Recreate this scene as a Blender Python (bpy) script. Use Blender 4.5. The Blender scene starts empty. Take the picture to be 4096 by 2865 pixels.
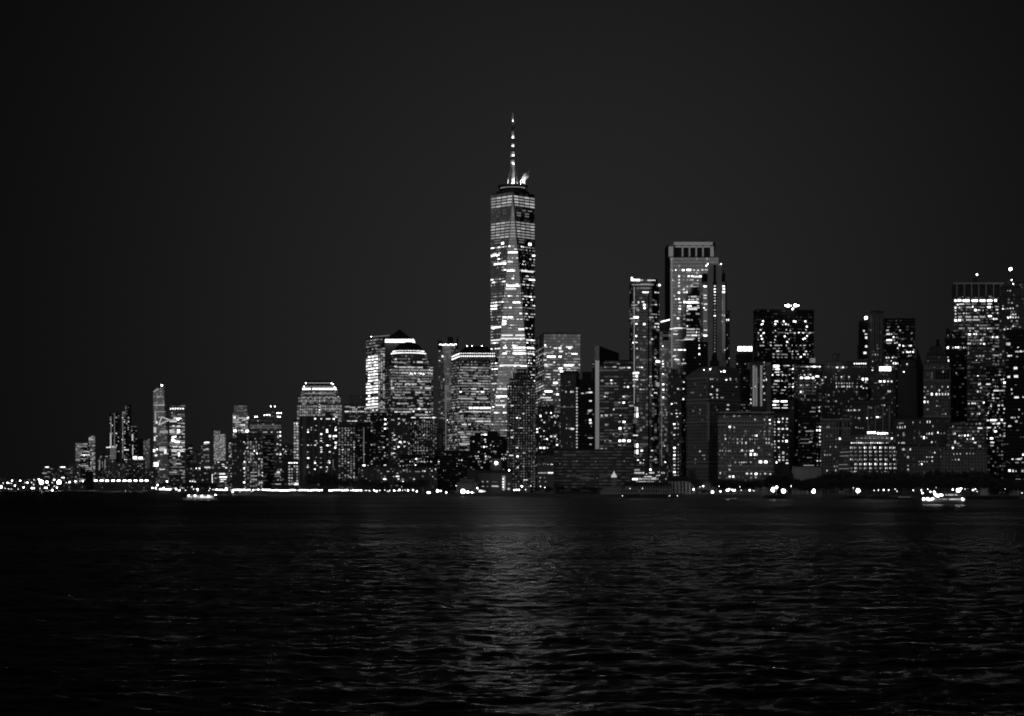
import bpy, bmesh, math, random
from mathutils import Vector, Matrix
F = 8200.0; CX = 2048.0; HY = 1950.0; CAMH = 10.0; GZ = 3.0
# F, CX, HY, CAMH: survey constants used to turn sighted bearings and distances into plan positions
scene = bpy.context.scene
col = bpy.data.collections.new("harbor_skyline"); scene.collection.children.link(col)
rnd = random.Random(7)

def PX(x, d): return (x - CX) * d / F
def PZ(y, d): return CAMH + (HY - y) * d / F
def PT(x, y, d): return Vector((PX(x, d), d, PZ(y, d)))

# ---------------------------------------------------------------- materials
def nt(m):
    m.use_nodes = True
    n = m.node_tree; n.nodes.clear(); return n
def plain(name, c, rough=0.8, metal=0.0, spec=0.3):
    m = bpy.data.materials.new(name); n = nt(m)
    o = n.nodes.new('ShaderNodeOutputMaterial'); p = n.nodes.new('ShaderNodeBsdfPrincipled')
    tc = n.nodes.new('ShaderNodeTexCoord'); no = n.nodes.new('ShaderNodeTexNoise'); no.inputs['Scale'].default_value = 0.15
    no.inputs['Detail'].default_value = 5
    mr = n.nodes.new('ShaderNodeMapRange'); mr.inputs['To Min'].default_value = c * 0.75; mr.inputs['To Max'].default_value = c * 1.25
    n.links.new(tc.outputs['Object'], no.inputs['Vector']); n.links.new(no.outputs['Fac'], mr.inputs['Value'])
    n.links.new(mr.outputs['Result'], p.inputs['Base Color'])
    p.inputs['Roughness'].default_value = rough; p.inputs['Metallic'].default_value = metal
    p.inputs['Specular IOR Level'].default_value = spec
    n.links.new(p.outputs[0], o.inputs[0]); return m
def emis(name, s, sampled=False):
    m = bpy.data.materials.new(name); n = nt(m)
    o = n.nodes.new('ShaderNodeOutputMaterial'); e = n.nodes.new('ShaderNodeEmission')
    e.inputs['Color'].default_value = (1, 1, 1, 1); e.inputs['Strength'].default_value = s
    n.links.new(e.outputs[0], o.inputs[0])
    m.cycles.emission_sampling = 'FRONT' if sampled else 'NONE'
    return m
LV = [0.02, 0.04, 0.08, 0.15, 0.28, 0.50, 1.0, 2.7]
WIN = [emis("lit_glass_%d" % i, v) for i, v in enumerate(LV)]
LAMP = {1: emis("lamp_faint", 2.5, True), 2: emis("lamp_white", 9, True), 3: emis("lamp_bright", 9, True), 4: emis("floodlight_glow", 12, True)}
CROWN = emis("crown_lamps", 2.2, True)
M_STEEL = plain("steel", .5, .35, .9); M_DARK = plain("dark_metal", .03, .6); M_ROOF = plain("roofing", .03, .9)
M_POLE = plain("pole_paint", .05, .5); M_COPPER = plain("copper_roof", .012, .8, 0, .1); M_PALE = plain("pale_stone", .35, .8)
M_WHITE = plain("white_paint", .7, .5); M_BLACK = plain("black_cladding", .008, .6, 0, .1)
M_CONC = plain("concrete", .12, .9)

_wc = {}
def wallmat(base, wx, wy, dimp, diml, refl, rough=0.25):
    key = (base, wx, wy, dimp, diml, refl, rough)
    if key in _wc: return _wc[key]
    m = bpy.data.materials.new("facade"); n = nt(m); N = n.nodes.new; L = n.links.new
    def math_(op, a, b=None, c=None):
        q = N('ShaderNodeMath'); q.operation = op
        for i, v in enumerate((a, b, c)):
            if v is None: continue
            if isinstance(v, (int, float)): q.inputs[i].default_value = v
            else: L(v, q.inputs[i])
        return q.outputs[0]
    uv = N('ShaderNodeUVMap'); sep = N('ShaderNodeSeparateXYZ'); L(uv.outputs[0], sep.inputs[0])
    fx = math_('ABSOLUTE', math_('SUBTRACT', math_('FRACT', sep.outputs[0]), .5))
    fy = math_('ABSOLUTE', math_('SUBTRACT', math_('FRACT', sep.outputs[1]), .5))
    mask = math_('MULTIPLY', math_('LESS_THAN', fx, wx / 2), math_('LESS_THAN', fy, wy / 2))
    cb = N('ShaderNodeCombineXYZ'); L(math_('FLOOR', sep.outputs[0]), cb.inputs[0]); L(math_('FLOOR', sep.outputs[1]), cb.inputs[1])
    wn = N('ShaderNodeTexWhiteNoise'); wn.noise_dimensions = '2D'; L(cb.outputs[0], wn.inputs['Vector'])
    wn2 = N('ShaderNodeTexWhiteNoise'); wn2.noise_dimensions = '3D'
    cb2 = N('ShaderNodeCombineXYZ'); L(math_('FLOOR', sep.outputs[0]), cb2.inputs[0]); L(math_('FLOOR', sep.outputs[1]), cb2.inputs[1]); cb2.inputs[2].default_value = 9.3
    L(cb2.outputs[0], wn2.inputs['Vector'])
    lit = math_('LESS_THAN', wn.outputs['Value'], dimp)
    br = math_('MULTIPLY', math_('POWER', wn2.outputs['Value'], 1.7), diml * 2.2)
    st = math_('MULTIPLY', math_('MULTIPLY', lit, mask), br)
    tc = N('ShaderNodeTexCoord'); no = N('ShaderNodeTexNoise'); no.inputs['Scale'].default_value = 0.04; no.inputs['Detail'].default_value = 6
    L(tc.outputs['Object'], no.inputs['Vector'])
    var = math_('MULTIPLY_ADD', no.outputs['Fac'], .9, .55)
    bc = math_('MULTIPLY', var, math_('MULTIPLY_ADD', mask, .012 - base, base))
    df = N('ShaderNodeBsdfDiffuse'); L(bc, df.inputs[0])
    gl = N('ShaderNodeBsdfGlossy'); gl.inputs['Roughness'].default_value = rough
    gl.inputs['Color'].default_value = (.75, .75, .75, 1)
    mx = N('ShaderNodeMixShader'); L(math_('MULTIPLY', math_('MULTIPLY_ADD', mask, refl * .75, refl * .25), math_('MULTIPLY_ADD', no.outputs['Fac'], .7, .65)), mx.inputs[0])
    L(df.outputs[0], mx.inputs[1]); L(gl.outputs[0], mx.inputs[2])
    em = N('ShaderNodeEmission'); L(st, em.inputs['Strength'])
    ad = N('ShaderNodeAddShader'); L(mx.outputs[0], ad.inputs[0]); L(em.outputs[0], ad.inputs[1])
    o = N('ShaderNodeOutputMaterial'); L(ad.outputs[0], o.inputs[0])
    m.cycles.emission_sampling = 'NONE'
    _wc[key] = m; return m
#            base  wx   wy  refl rough
STY = {'stone': (.15, .42, .5, .03, .4), 'pale': (.38, .42, .5, .03, .4), 'brick': (.08, .42, .5, .03, .4),
       'dark': (.05, .5, .5, .05, .4), 'black': (.010, .8, .45, .02, .4), 'office': (.07, .94, .5, .09, .3),
       'officed': (.055, .94, .5, .06, .3), 'glass': (.05, .96, .82, .42, .22), 'glassm': (.05, .96, .8, .24, .25),
       'glassd': (.02, .94, .75, .10, .25), 'flat': (.12, .02, .02, .0, .5)}

# ---------------------------------------------------------------- mesh helpers
class MB:
    def __init__(s): s.v = []; s.f = []; s.uv = []; s.mi = []
    def quad(s, a, b, c, d, uv=None, mi=0):
        i = len(s.v); s.v += [tuple(a), tuple(b), tuple(c), tuple(d)]; s.f.append((i, i+1, i+2, i+3))
        s.uv.append(uv or ((0, 0), (1, 0), (1, 1), (0, 1))); s.mi.append(mi)
    def poly(s, pts, mi=0):
        i = len(s.v); s.v += [tuple(p) for p in pts]; s.f.append(tuple(range(i, i+len(pts)))); s.uv.append([(0, 0)]*len(pts)); s.mi.append(mi)
    def prism(s, pts, z0, z1, cap=True, bottom=False, mi=0):   # pts counter-clockwise seen from above
        n = len(pts)
        for i in range(n):
            a, b = pts[i], pts[(i+1) % n]
            s.quad((a[0], a[1], z0), (b[0], b[1], z0), (b[0], b[1], z1), (a[0], a[1], z1), mi=mi)
        if cap: s.poly([(p[0], p[1], z1) for p in pts], mi)
        if bottom: s.poly([(p[0], p[1], z0) for p in reversed(pts)], mi)
    def box(s, x0, x1, y0, y1, z0, z1, mi=0):
        s.prism([(x0, y0), (x1, y0), (x1, y1), (x0, y1)], z0, z1, True, True, mi)
    def beam(s, a, b, r, n=4, r2=None):
        a = Vector(a); b = Vector(b); r2 = r if r2 is None else r2; ax = (b-a).normalized()
        t = Vector((0, 0, 1)) if abs(ax.z) < .9 else Vector((1, 0, 0)); u = ax.cross(t).normalized(); w = ax.cross(u)
        ra = [a + (u*math.cos(k*2*math.pi/n) + w*math.sin(k*2*math.pi/n))*r for k in range(n)]
        rb = [b + (u*math.cos(k*2*math.pi/n) + w*math.sin(k*2*math.pi/n))*r2 for k in range(n)]
        for k in range(n): s.quad(ra[k], rb[k], rb[(k+1) % n], ra[(k+1) % n])
        s.poly(ra[::-1]); s.poly(rb)
    def lathe(s, cx, cy, prof, n=16, rot=0.0, capb=False):
        rings = [[(cx + r*math.cos(rot+2*math.pi*k/n), cy + r*math.sin(rot+2*math.pi*k/n), z) for k in range(n)] for r, z in prof]
        for i in range(len(rings)-1):
            for k in range(n): s.quad(rings[i][k], rings[i][(k+1) % n], rings[i+1][(k+1) % n], rings[i+1][k])
        s.poly(rings[-1]);
        if capb: s.poly(rings[0][::-1])
    def ball(s, c, r, n=8, m=5):
        c = Vector(c)
        def p(i, j):
            th = math.pi*i/m; ph = 2*math.pi*j/n
            return c + Vector((math.sin(th)*math.cos(ph), math.sin(th)*math.sin(ph), math.cos(th)))*r
        for i in range(m):
            for j in range(n):
                if i == 0: s.poly([p(0, 0), p(1, j), p(1, j+1)])
                elif i == m-1: s.poly([p(i, j), p(m, 0), p(i, j+1)])
                else: s.quad(p(i, j), p(i+1, j), p(i+1, j+1), p(i, j+1))
    def build(s, name, mats, parent=None, loc=(0, 0, 0), smooth=False):
        loc = Vector(loc)
        if not isinstance(mats, (list, tuple)): mats = [mats]
        me = bpy.data.meshes.new(name)
        off = parent.location if parent is not None else loc
        me.from_pydata([(v[0]-off[0], v[1]-off[1], v[2]-off[2]) for v in s.v], [], s.f)
        ul = me.uv_layers.new(name="UVMap"); k = 0
        flat = [c for f in s.uv for p in f for c in p]; ul.data.foreach_set('uv', flat)
        for m in mats: me.materials.append(m)
        me.polygons.foreach_set('material_index', s.mi)
        if smooth: me.polygons.foreach_set('use_smooth', [True]*len(s.f))
        me.update()
        o = bpy.data.objects.new(name, me); col.objects.link(o)
        if parent is not None: o.parent = parent
        else: o.location = loc
        return o
def tag(o, label=None, cat=None, group=None, kind=None):
    for k, v in (('label', label), ('category', cat), ('group', group), ('kind', kind)):
        if v: o[k] = v
    return o
def empty(name, loc, label, cat, group=None):
    o = bpy.data.objects.new(name, None); o.empty_display_size = 2; col.objects.link(o); o.location = loc
    return tag(o, label, cat, group)

# unit window box (front face towards -Y), shared by all individually placed lit windows
_um = {}
def unitwin(lv):
    if lv in _um: return _um[lv]
    mb = MB(); mb.box(-.5, .5, -.5, .5, -.5, .5); 
    me = bpy.data.meshes.new("window"); me.from_pydata(mb.v, [], mb.f); me.materials.append(WIN[lv]); me.update()
    _um[lv] = me; return me

NIND = 60
class Bld:
    def __init__(s, name, label, cat, d, x0, x1, group=None):
        s.root = empty(name, (PX((x0+x1)/2, d), d, GZ), label, cat, group)
        s.faces = []; s.wins = []; s.wall = MB(); s.roof = MB(); s.d = d; s.seed = rnd.randrange(1000)
    def face(s, a, b, z0, z1, flm, baym):
        """a, b plan points left to right as seen from outside"""
        a = Vector((a[0], a[1], 0)); b = Vector((b[0], b[1], 0)); w = (b-a).length
        nc = max(1, round(w/baym)); nr = (z1-z0)/flm; sd = s.seed + len(s.faces)*37
        s.wall.quad((a.x, a.y, z0), (b.x, b.y, z0), (b.x, b.y, z1), (a.x, a.y, z1), uv=((sd, sd-nr), (sd+nc, sd-nr), (sd+nc, sd), (sd, sd)))
        u = (b-a)/w; n = Vector((u.y, -u.x, 0))
        s.faces.append(dict(a=a, u=u, n=n, w=w, z0=z0, z1=z1, nc=nc, bw=w/nc, fl=flm, up=Vector((0, 0, 1))))
    def win(s, c, u, n, up, w, h, lv, t=.3): s.wins.append((w*h*LV[lv], c + n*(t*.5), u, n, up, w, h, lv, t))
    def lit(s, x, y, w, h, lv):
        """a lit window sighted at bearing x, elevation y, set on whichever wall stands there"""
        best = None
        dirv = Vector(((x-CX)/F, 1, 0))
        for f in s.faces:
            den = dirv.dot(f['n'])
            if den >= -1e-4: continue
            t = f['a'].dot(f['n'])/den
            p = dirv*t; q = (p-f['a']).dot(f['u'])
            if q < -.5 or q > f['w']+.5: continue
            z = PZ(y, t)
            if z > f['z1']+2 or z < f['z0']-2: continue
            if best is None or t < best[0]: best = (t, f, p, z)
        if not best: return False
        t, f, p, z = best; k = t/F
        ca = max(.3, -f['n'].y)
        w = max(w-4.0, w*.5); h = max(h-4.0, h*.5)      # lamps and panes read wider than they are when sighted
        s.win(Vector((p.x, p.y, z)), f['u'], f['n'], f['up'], w*k/ca, h*k, lv); return True
    def finish(s, wm, roofm=None, indiv=NIND):
        r = s.root
        s.wall.build('wall', wm, r)
        if s.roof.f: s.roof.build('roof', roofm or M_ROOF, r)
        ws = sorted(s.wins, key=lambda q: -q[0]); loc = r.location
        for q in ws[:indiv]:
            _, c, u, n, up, w, h, lv, t = q
            o = bpy.data.objects.new('lit_window', unitwin(lv)); col.objects.link(o); o.parent = r
            m = Matrix.Identity(4); cc = c - loc
            for i in range(3): m[i][0] = u[i]*w; m[i][1] = -n[i]*t; m[i][2] = up[i]*h; m[i][3] = cc[i]
            o.matrix_local = m
        rest = ws[indiv:]
        if rest:
            mb = MB()
            for _, c, u, n, up, w, h, lv, t in rest:
                a = u*(w/2); b = up*(h/2); e = n*(t/2)
                mb.quad(c-a-b+e, c+a-b+e, c+a+b+e, c-a+b+e, mi=lv)
                mb.quad(c-a+b+e, c+a+b+e, c+a+b-e, c-a+b-e, mi=lv)
            o = mb.build('lit_windows', WIN, r); o['kind'] = 'stuff'

def fill(b, f, mode, p, lo, hi, wx, wy, v0, v1, rs):
    """scatter lit windows over the cells of one wall"""
    z = f['z1'] - v0; row = 0
    while z - f['fl'] > max(f['z0'], GZ + v1):
        zc = z - f['fl']/2
        if mode == 'o':
            q = rs.random(); rp = p*(.15 if q < .3 else (.9 if q < .75 else 1.7)); rl = rs.randint(lo, hi)
            c = 0
            while c < f['nc']:
                if rs.random() < rp:
                    run = min(rs.choice((1, 1, 2, 2, 3, 4)), f['nc']-c); lv = min(7, max(0, rl + rs.choice((-1, 0, 0, 0, 1))))
                    cen = f['a'] + f['u']*((c+run/2)*f['bw']) + Vector((0, 0, zc))
                    b.win(cen, f['u'], f['n'], f['up'], (run-1)*f['bw'] + f['bw']*wx, f['fl']*wy, lv); c += run
                else: c += rs.choice((1, 1, 2))
        else:
            for c in range(f['nc']):
                if rs.random() < p:
                    lv = rs.randint(lo, hi)
                    if rs.random() < (.6 if mode == 'r' else .25): lv = max(0, lv - rs.randint(1, 2))
                    cen = f['a'] + f['u']*((c+.5 + (rs.uniform(-.12, .12) if mode == 'r' else 0))*f['bw']) + Vector((0, 0, zc))
                    ww = f['bw']*wx*(rs.uniform(.7, 1.15) if mode == 'r' else 1)
                    b.win(cen, f['u'], f['n'], f['up'], min(ww, f['bw']*.9), f['fl']*wy, lv)
        z -= f['fl']; row += 1

def footprint(tier, d, th, dep):
    k = d/F
    if len(tier) == 3:
        x0, x1, top = tier
        A = (PX(x0, d), d); B_ = (PX(x1, d), d)
        dd = dep if dep else min(45, max(14, (x1-x0)*k*.8))
        sx = dd*(A[0]+B_[0])/2/d*.97; pts = [A, B_, (B_[0]+sx, d+dd), (A[0]+sx, d+dd)]   # the side walls run away from the harbour front
        return pts, [0], top, d
    x0, xm, x1, top = tier
    t = math.radians(th); WL = (xm-x0)*k; WR = (x1-xm)*k
    dL = WL*math.tan(t); dR = WR/math.tan(t)
    C = (PX(xm, d), d); A = (PX(x0, d+dL), d+dL); B_ = (PX(x1, d+dR), d+dR)
    return [A, C, B_, (A[0]+B_[0]-C[0], A[1]+B_[1]-C[1])], [0, 1], top, d

BL = {}
def B(name, label, d, tiers, sty='dark', fl=10, bay=9, mode='r', p=.2, lv=(3, 6), th=20, dep=None, L='', dim=(.25, .03),
      v0=6, v1=0, wx=.62, wy=.5, par=True, fin=True, cat='building', step=1.5, ind=NIND, sidep=1.0, base=None):
    if isinstance(tiers, tuple): tiers = [tiers]
    tiers = sorted(tiers, key=lambda t: -t[-1])
    xs = [t[0] for t in tiers] + [t[-2] for t in tiers]
    b = Bld(name, label, cat, d, min(xs), max(xs)); k = d/F; z0 = GZ
    if base is not None: z0 = PZ(base, d)
    rs = random.Random(hash_(label))
    for i, t in enumerate(tiers):
        pts, vis, top, dd = footprint(t, d + i*step, th, dep)
        z1 = PZ(top, dd)
        if z1 <= z0: raise ValueError(label)
        nf = len(b.faces)
        for j in range(4): b.face(pts[j], pts[(j+1) % 4], z0, z1, fl*k, bay*k)
        b.roof.prism(pts, z1-.02, z1+.01)
        if par:   # parapet coping, proud of the wall
            cx = sum(q[0] for q in pts)/4; cy = sum(q[1] for q in pts)/4
            o = [(q[0] + (.35 if q[0] > cx else -.35), q[1] + (.35 if q[1] > cy else -.35)) for q in pts]
            b.roof.prism(o, z1, z1+1.1)
        if mode:
            for j in vis: fill(b, b.faces[nf+j], mode, p*(sidep if (len(vis) > 1 and j == (0 if t[1]-t[0] < t[2]-t[1] else 1)) else 1), lv[0], lv[1], wx, wy, (v0 if i == len(tiers)-1 else 3)*k, v1*k, rs)
        z0 = z1
    if par and rs.random() < .6 and tiers[-1][-2]-tiers[-1][0] > 26:
        cx0, cx1 = min(q[0] for q in pts), max(q[0] for q in pts); fy = min(q[1] for q in pts)+4; ww = cx1-cx0; rt = []
        for _ in range(rs.choice((1, 2))):
            w0 = ww*rs.uniform(.12, .3); x0 = cx0 + ww*.12 + rs.random()*(ww*.7-w0); rt.append((x0, w0, rs.uniform(3, 6.5)*k))
        for x0, w0, hh in rt:
            mb = MB(); mb.box(x0, x0+w0, fy, fy+min(9, w0), z0, z0+hh); mb.build('roof_plant', M_DARK, b.root)
    for q in L.split():
        x, y, w, h, l = q.split(','); b.lit(float(x), float(y), float(w), float(h), int(l))
    s = STY[sty] if isinstance(sty, str) else sty
    b.wm = wallmat(s[0], s[1], s[2], dim[0], dim[1]*1.6, s[3], s[4]); b.k = k
    if fin: b.finish(b.wm, indiv=ind)
    return b
def hash_(s):
    h = 7
    for c in s: h = (h*131 + ord(c)) % 1000003
    return h
def part(b, name, mat, fn, smooth=False):
    mb = MB(); fn(mb); return mb.build(name, mat, b.root, smooth=smooth)
def sub(b, names, to):
    """hang the named parts of a building under another of its parts"""
    kids = [o for o in col.objects if o.parent == b.root]; t = next(o for o in kids if o.name.split('.')[0] == to)
    for o in kids:
        if o.name.split('.')[0] in names and o is not t: o.parent = t
def pbox(mb, x0, x1, y0, y1, d, dep):
    """box from bearings x0..x1 and elevations y0 (top)..y1 (bottom) at distance d, dep metres deep"""
    mb.box(PX(x0, d), PX(x1, d), d, d+dep, PZ(y1, d), PZ(y0, d))
def blight(b, x, y, d, s=1, name='beacon'):
    """small lamp on a thin stem fixed to a building"""
    k = d/F; r = {1: 2.0, 2: 3.4, 3: 6, 4: 9}[s]*k; c = PT(x, y, d)
    o = part(b, name, LAMP[min(s+1, 4)] if s < 4 else LAMP[4], lambda m: m.ball(c, r, 8, 6)); return o
def stem(b, x, y0, y1, d, r=.25):
    part(b, 'mast', M_DARK, lambda m: m.beam(PT(x, y1, d), PT(x, y0, d), r, 6))
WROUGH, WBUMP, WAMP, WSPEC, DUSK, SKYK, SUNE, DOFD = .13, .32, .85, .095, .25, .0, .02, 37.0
# ================================================================= far uptown shore
B('office_block', 'faint low block at the far left end of the shore', 6600, (0, 62, 1914), 'dark', 6, 7, 'r', .06, (3, 4))
B('warehouse', 'long dim low warehouse second from the far left end', 6500, (62, 108, 1920), 'dark', 6, 7, 'r', .12, (3, 4))
B('apartment_block', 'small stepped block with speckled dim roofs near the left end', 6500, [(108, 150, 1915), (120, 150, 1906)], 'brick', 6, 6, 'r', .3, (2, 4))
b = B('office_block', 'mid rise with one short white strip lit under its roof, farther left of two', 6400, [(152, 214, 1905), (172, 214, 1866)], 'dark', 7, 7, 'r', .28, (2, 4), L='188,1869,18,6,7 178,1893,22,5,5 195,1888,12,4,5 188,1907,20,5,4')
B('office_block', 'low dim block between the two small strip lit mid rises', 6350, (214, 234, 1886), 'brick', 7, 6, 'r', .3, (2, 4))
B('office_block', 'mid rise with a wider white strip under its roof, nearer the pale twin slabs', 6400, [(232, 268, 1862)], 'dark', 7, 7, 'r', .2, (2, 4), L='251,1869,24,7,7 252,1911,17,6,7')
B('apartment_block', 'dim sloping roof block just left of the pale twin slabs', 6300, [(268, 300, 1876)], 'brick', 7, 6, 'r', .3, (2, 4), L='272,1877,22,5,3')
B('apartment_tower', 'pale slab with two thin glowing lines across its top, behind a dark block', 6500, (302, 350, 1773), 'glass', 7, 8, '', 0, dim=(.5, .09), L='326,1776,44,4,3 326,1787,44,5,4 304,1775,5,5,4 347,1774,5,5,5')
B('office_block', 'dark block with short bright floors standing before the pale slab', 6200, (320, 361, 1791), 'black', 7, 7, 'o', .3, (3, 5), L='342,1820,36,8,6 345,1806,22,6,5 337,1822,6,10,7')
B('apartment_tower', 'slim pale tower with fine vertical ribs beside the dark fronted slab', 6600, [(355, 380, 1750), (360, 380, 1744)], 'glass', 6, 6, '', 0, dim=(.7, .12), dep=25)
B('office_block', 'low bright speckled block below the slim ribbed tower', 6000, (276, 322, 1850), 'dark', 8, 8, 'r', .3, (3, 5))
B('storage_shed', 'black windowless block standing on the pier under the slim tower', 4900, (340, 374, 1888), 'black', 9, 9, '', 0, dim=(0, 0))
B('office_block', 'pale low block with a row of tall lit columns below the double strip tower', 6300, (392, 440, 1822), 'office', 7, 7, 'r', .35, (2, 5), L='398,1860,7,44,4 410,1858,5,30,3 420,1858,5,40,4 405,1826,8,5,5 427,1826,12,5,5')
B('apartment_tower', 'tall dark tower with two pale vertical light strips', 7200, [(437, 478, 1652)], 'black', 8, 8, 'r', .13, (5, 6), dep=30, L='444,1720,7,110,3 458,1725,5,150,3 443,1760,9,60,5 443,1790,40,8,6 441,1788,8,8,7 452,1786,8,8,7 464,1788,8,6,6 452,1810,28,60,2')
B('apartment_tower', 'tall dark tower with a raised square top and one pale edge strip', 7200, [(487, 525, 1640), (500, 525, 1621)], 'black', 8, 8, 'r', .25, (4, 6), dep=30, L='491,1740,7,190,3 496,1650,16,12,3 503,1632,6,22,3 506,1800,24,7,6')
B('apartment_tower', 'dark slab with a thin glowing roof line right of the raised top tower', 7000, (515, 549, 1706), 'black', 8, 8, 'r', .05, (4, 5), dep=30, L='535,1707,30,4,3 530,1750,10,30,5 531,1800,6,45,5')
B('apartment_tower', 'plain black slab behind the brightly signed low roof', 6900, (548, 574, 1757), 'black', 8, 8, '', 0, dim=(0, 0), dep=30)
B('office_block', 'dim gray narrow block with one roof spark left of the pointed tower', 6800, (574, 599, 1761), 'glassm', 7, 7, 'r', .2, (3, 5), dep=25, L='596,1759,5,5,6')
B('office_block', 'low block crowned by a glaring white sign box', 6000, [(500, 582, 1842), (528, 580, 1823)], 'dark', 8, 8, 'r', .2, (2, 4), L='540,1831,20,14,7 562,1832,20,12,7 555,1838,48,4,6')
B('office_block', 'broad dim low block behind the pier shed', 5900, (440, 505, 1850), 'brick', 8, 8, 'r', .22, (3, 4))
B('office_block', 'broad dim low block between the sign box roof and the pointed tower', 5800, (580, 630, 1880), 'dark', 8, 8, 'r', .25, (3, 4))

# pointed tower with a jutting triangular deck
d = 7450; k = d/F
b = Bld('skyscraper', 'tapering glass skyscraper with slanted pointed top and triangular jutting deck', 'skyscraper', d, 613, 678)
mb = b.wall
def ft(x, y, dd=0): p = PT(x, y, d+dd); return p
D = 45
q0, q1 = ft(613, 1960), ft(680, 1960); t0, t1 = ft(613, 1567), ft(653, 1545)
def rect4(a, b_, c, e, bb, nr, nc, mb=mb): mb.quad(a, b_, c, e, uv=((0, 0), (nc, 0), (nc, nr), (0, nr)))
rect4(q0, q1, t1, t0, b, 60, 9)
rect4(q1, q1+Vector((0, D, 0)), t1+Vector((0, D*.6, 0)), t1, b, 60, 6)
rect4(q0+Vector((0, D, 0)), q0, t0, t0+Vector((0, D*.6, 0)), b, 60, 6)
mb.quad(t0, t1, t1+Vector((0, D*.6, 0)), t0+Vector((0, D*.6, 0)))
mb.quad(q1+Vector((0, D, 0)), q0+Vector((0, D, 0)), t0+Vector((0, D*.6, 0)), t1+Vector((0, D*.6, 0)))
b.faces.append(dict(a=Vector((q0.x, d, 0)), u=Vector((1, 0, 0)), n=Vector((0, -1, 0)), w=q1.x-q0.x, z0=GZ, z1=t1.z, up=Vector((0, 0, 1)), nc=9, bw=5, fl=4))
for q in '633,1588,14,7,5 645,1586,8,5,5 625,1612,18,5,4 637,1621,44,6,5 640,1647,44,6,4 622,1672,10,50,4 627,1690,10,14,6 637,1670,12,6,5 620,1655,8,40,3 620,1720,14,26,5 656,1728,36,14,4 652,1770,40,6,3 619,1755,9,22,6 650,1790,30,10,4 648,1798,26,16,5 661,1806,14,24,6 617,1803,11,14,7 628,1798,10,10,7 624,1822,14,12,6 646,1818,12,8,5 624,1858,22,20,7 615,1858,8,12,4 635,1845,12,6,6 649,1878,26,5,6 627,1745,8,8,6 670,1815,7,7,6'.split():
    x, y, w, h, l = map(float, q.split(',')); b.lit(x, y, w, h, int(l))
part(b, 'spire_tip', M_STEEL, lambda m: m.beam(ft(647, 1553, 8), ft(662, 1533, 8), 2.0, 4, .6))
blight(b, 647.5, 1542, d, 2); part(b, 'roof_edge_light', WIN[4], lambda m: m.beam(ft(615, 1568, -1), ft(632, 1554, -1), 2.2, 4))
def deck(m):
    P0, P1, P2 = ft(634, 1700, -1), ft(647, 1668, -1), ft(677, 1680, -14)
    for a, c in ((P0, P1), (P1, P2), (P2, P0)): m.beam(a, c, 1.9, 4)
part(b, 'observation_deck', WIN[5], deck)
b.finish(wallmat(*[STY['glassm'][i] for i in (0, 1, 2)], .35, .07, .35, .25))

B('skyscraper', 'blunt glass skyscraper with a solid white band of light under its roof', 7300, [(677, 740, 1631), (680, 742, 1622)], 'glassd', 7, 8, 'o', .5, (3, 5), dep=45,
  L='672,1638,10,8,7 683,1636,8,9,7 692,1635,9,9,7 702,1635,9,9,7 712,1635,9,9,7 722,1635,9,9,7 732,1635,9,9,7 731,1623,22,9,3 693,1623,18,6,2 690,1680,28,5,6 712,1678,14,12,7 722,1674,10,8,7 715,1705,18,8,6 694,1704,14,7,6 714,1725,14,18,7 693,1722,12,18,4 692,1750,13,12,7 702,1747,10,10,7 693,1762,18,12,7 706,1768,22,12,7 717,1768,9,12,7 709,1800,50,7,6 700,1787,24,7,6 722,1788,18,6,6 716,1818,10,18,7 696,1833,14,7,5 710,1857,40,6,4 734,1798,20,6,6')
B('office_block', 'dark tower with two lit floors right of the white banded skyscraper', 6900, (747, 771, 1779), 'black', 8, 8, 'r', .2, (3, 5), dep=30, L='762,1793,18,6,5 764,1806,14,6,4 746,1774,6,6,6')
B('office_block', 'small gray block with speckles below the two floor tower', 6500, (772, 805, 1808), 'brick', 7, 7, 'r', .2, (2, 4))
B('office_block', 'stepped block with a short white roof light and soft gray floors', 6300, [(804, 838, 1782), (814, 838, 1766)], 'office', 8, 8, 'o', .4, (3, 4), dep=30, L='827,1770,24,6,7 818,1800,14,10,4 828,1797,14,10,5')
B('apartment_tower', 'pale textured tower with a notched top and one roof lamp', 5200, [(855, 902, 1737), (856, 880, 1723)], 'glass', 5, 5, 'r', .12, (3, 4), dep=30, dim=(.9, .09), L='876,1719,10,5,7')
B('office_block', 'wide dim low block below the notched pale tower', 4900, [(750, 862, 1868), (750, 800, 1862)], 'dark', 9, 9, 'r', .15, (3, 5), L='798,1874,9,9,7 785,1874,8,8,7 795,1854,9,13,7 802,1846,9,7,6 830,1870,28,7,6 770,1926,30,6,5')
B('apartment_block', 'low block with a dense bright window cluster in front of the notched tower', 4700, [(845, 914, 1882), (848, 912, 1845)], 'office', 8, 8, 'r', .1, (3, 5), L='860,1848,6,5,6 873,1849,12,6,6 892,1858,14,6,6 895,1866,14,5,6 904,1872,8,6,7 862,1893,8,6,6 889,1896,28,10,6 893,1909,34,8,7 893,1918,28,8,6 902,1930,10,4,5 849,1915,6,40,6 862,1913,12,5,5 909,1850,6,6,6 888,1926,18,8,6')
b = B('skyscraper', 'pale topped tower with two bright lamp rows across its shaft', 4300, [(930, 992, 1650), (936, 988, 1621)], 'glassm', 8, 9, 'o', .45, (4, 5), dep=35, v0=44,
  L='938,1671,11,9,7 992,1671,10,9,7 944,1680,28,7,5 985,1678,22,8,5 960,1700,10,6,5 972,1700,22,8,6 940,1724,16,13,7 989,1725,16,14,7 955,1722,8,8,6 968,1722,14,9,6 955,1735,14,8,6 976,1734,18,5,5 934,1742,8,6,5 984,1640,6,5,5 964,1645,40,4,3')
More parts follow.
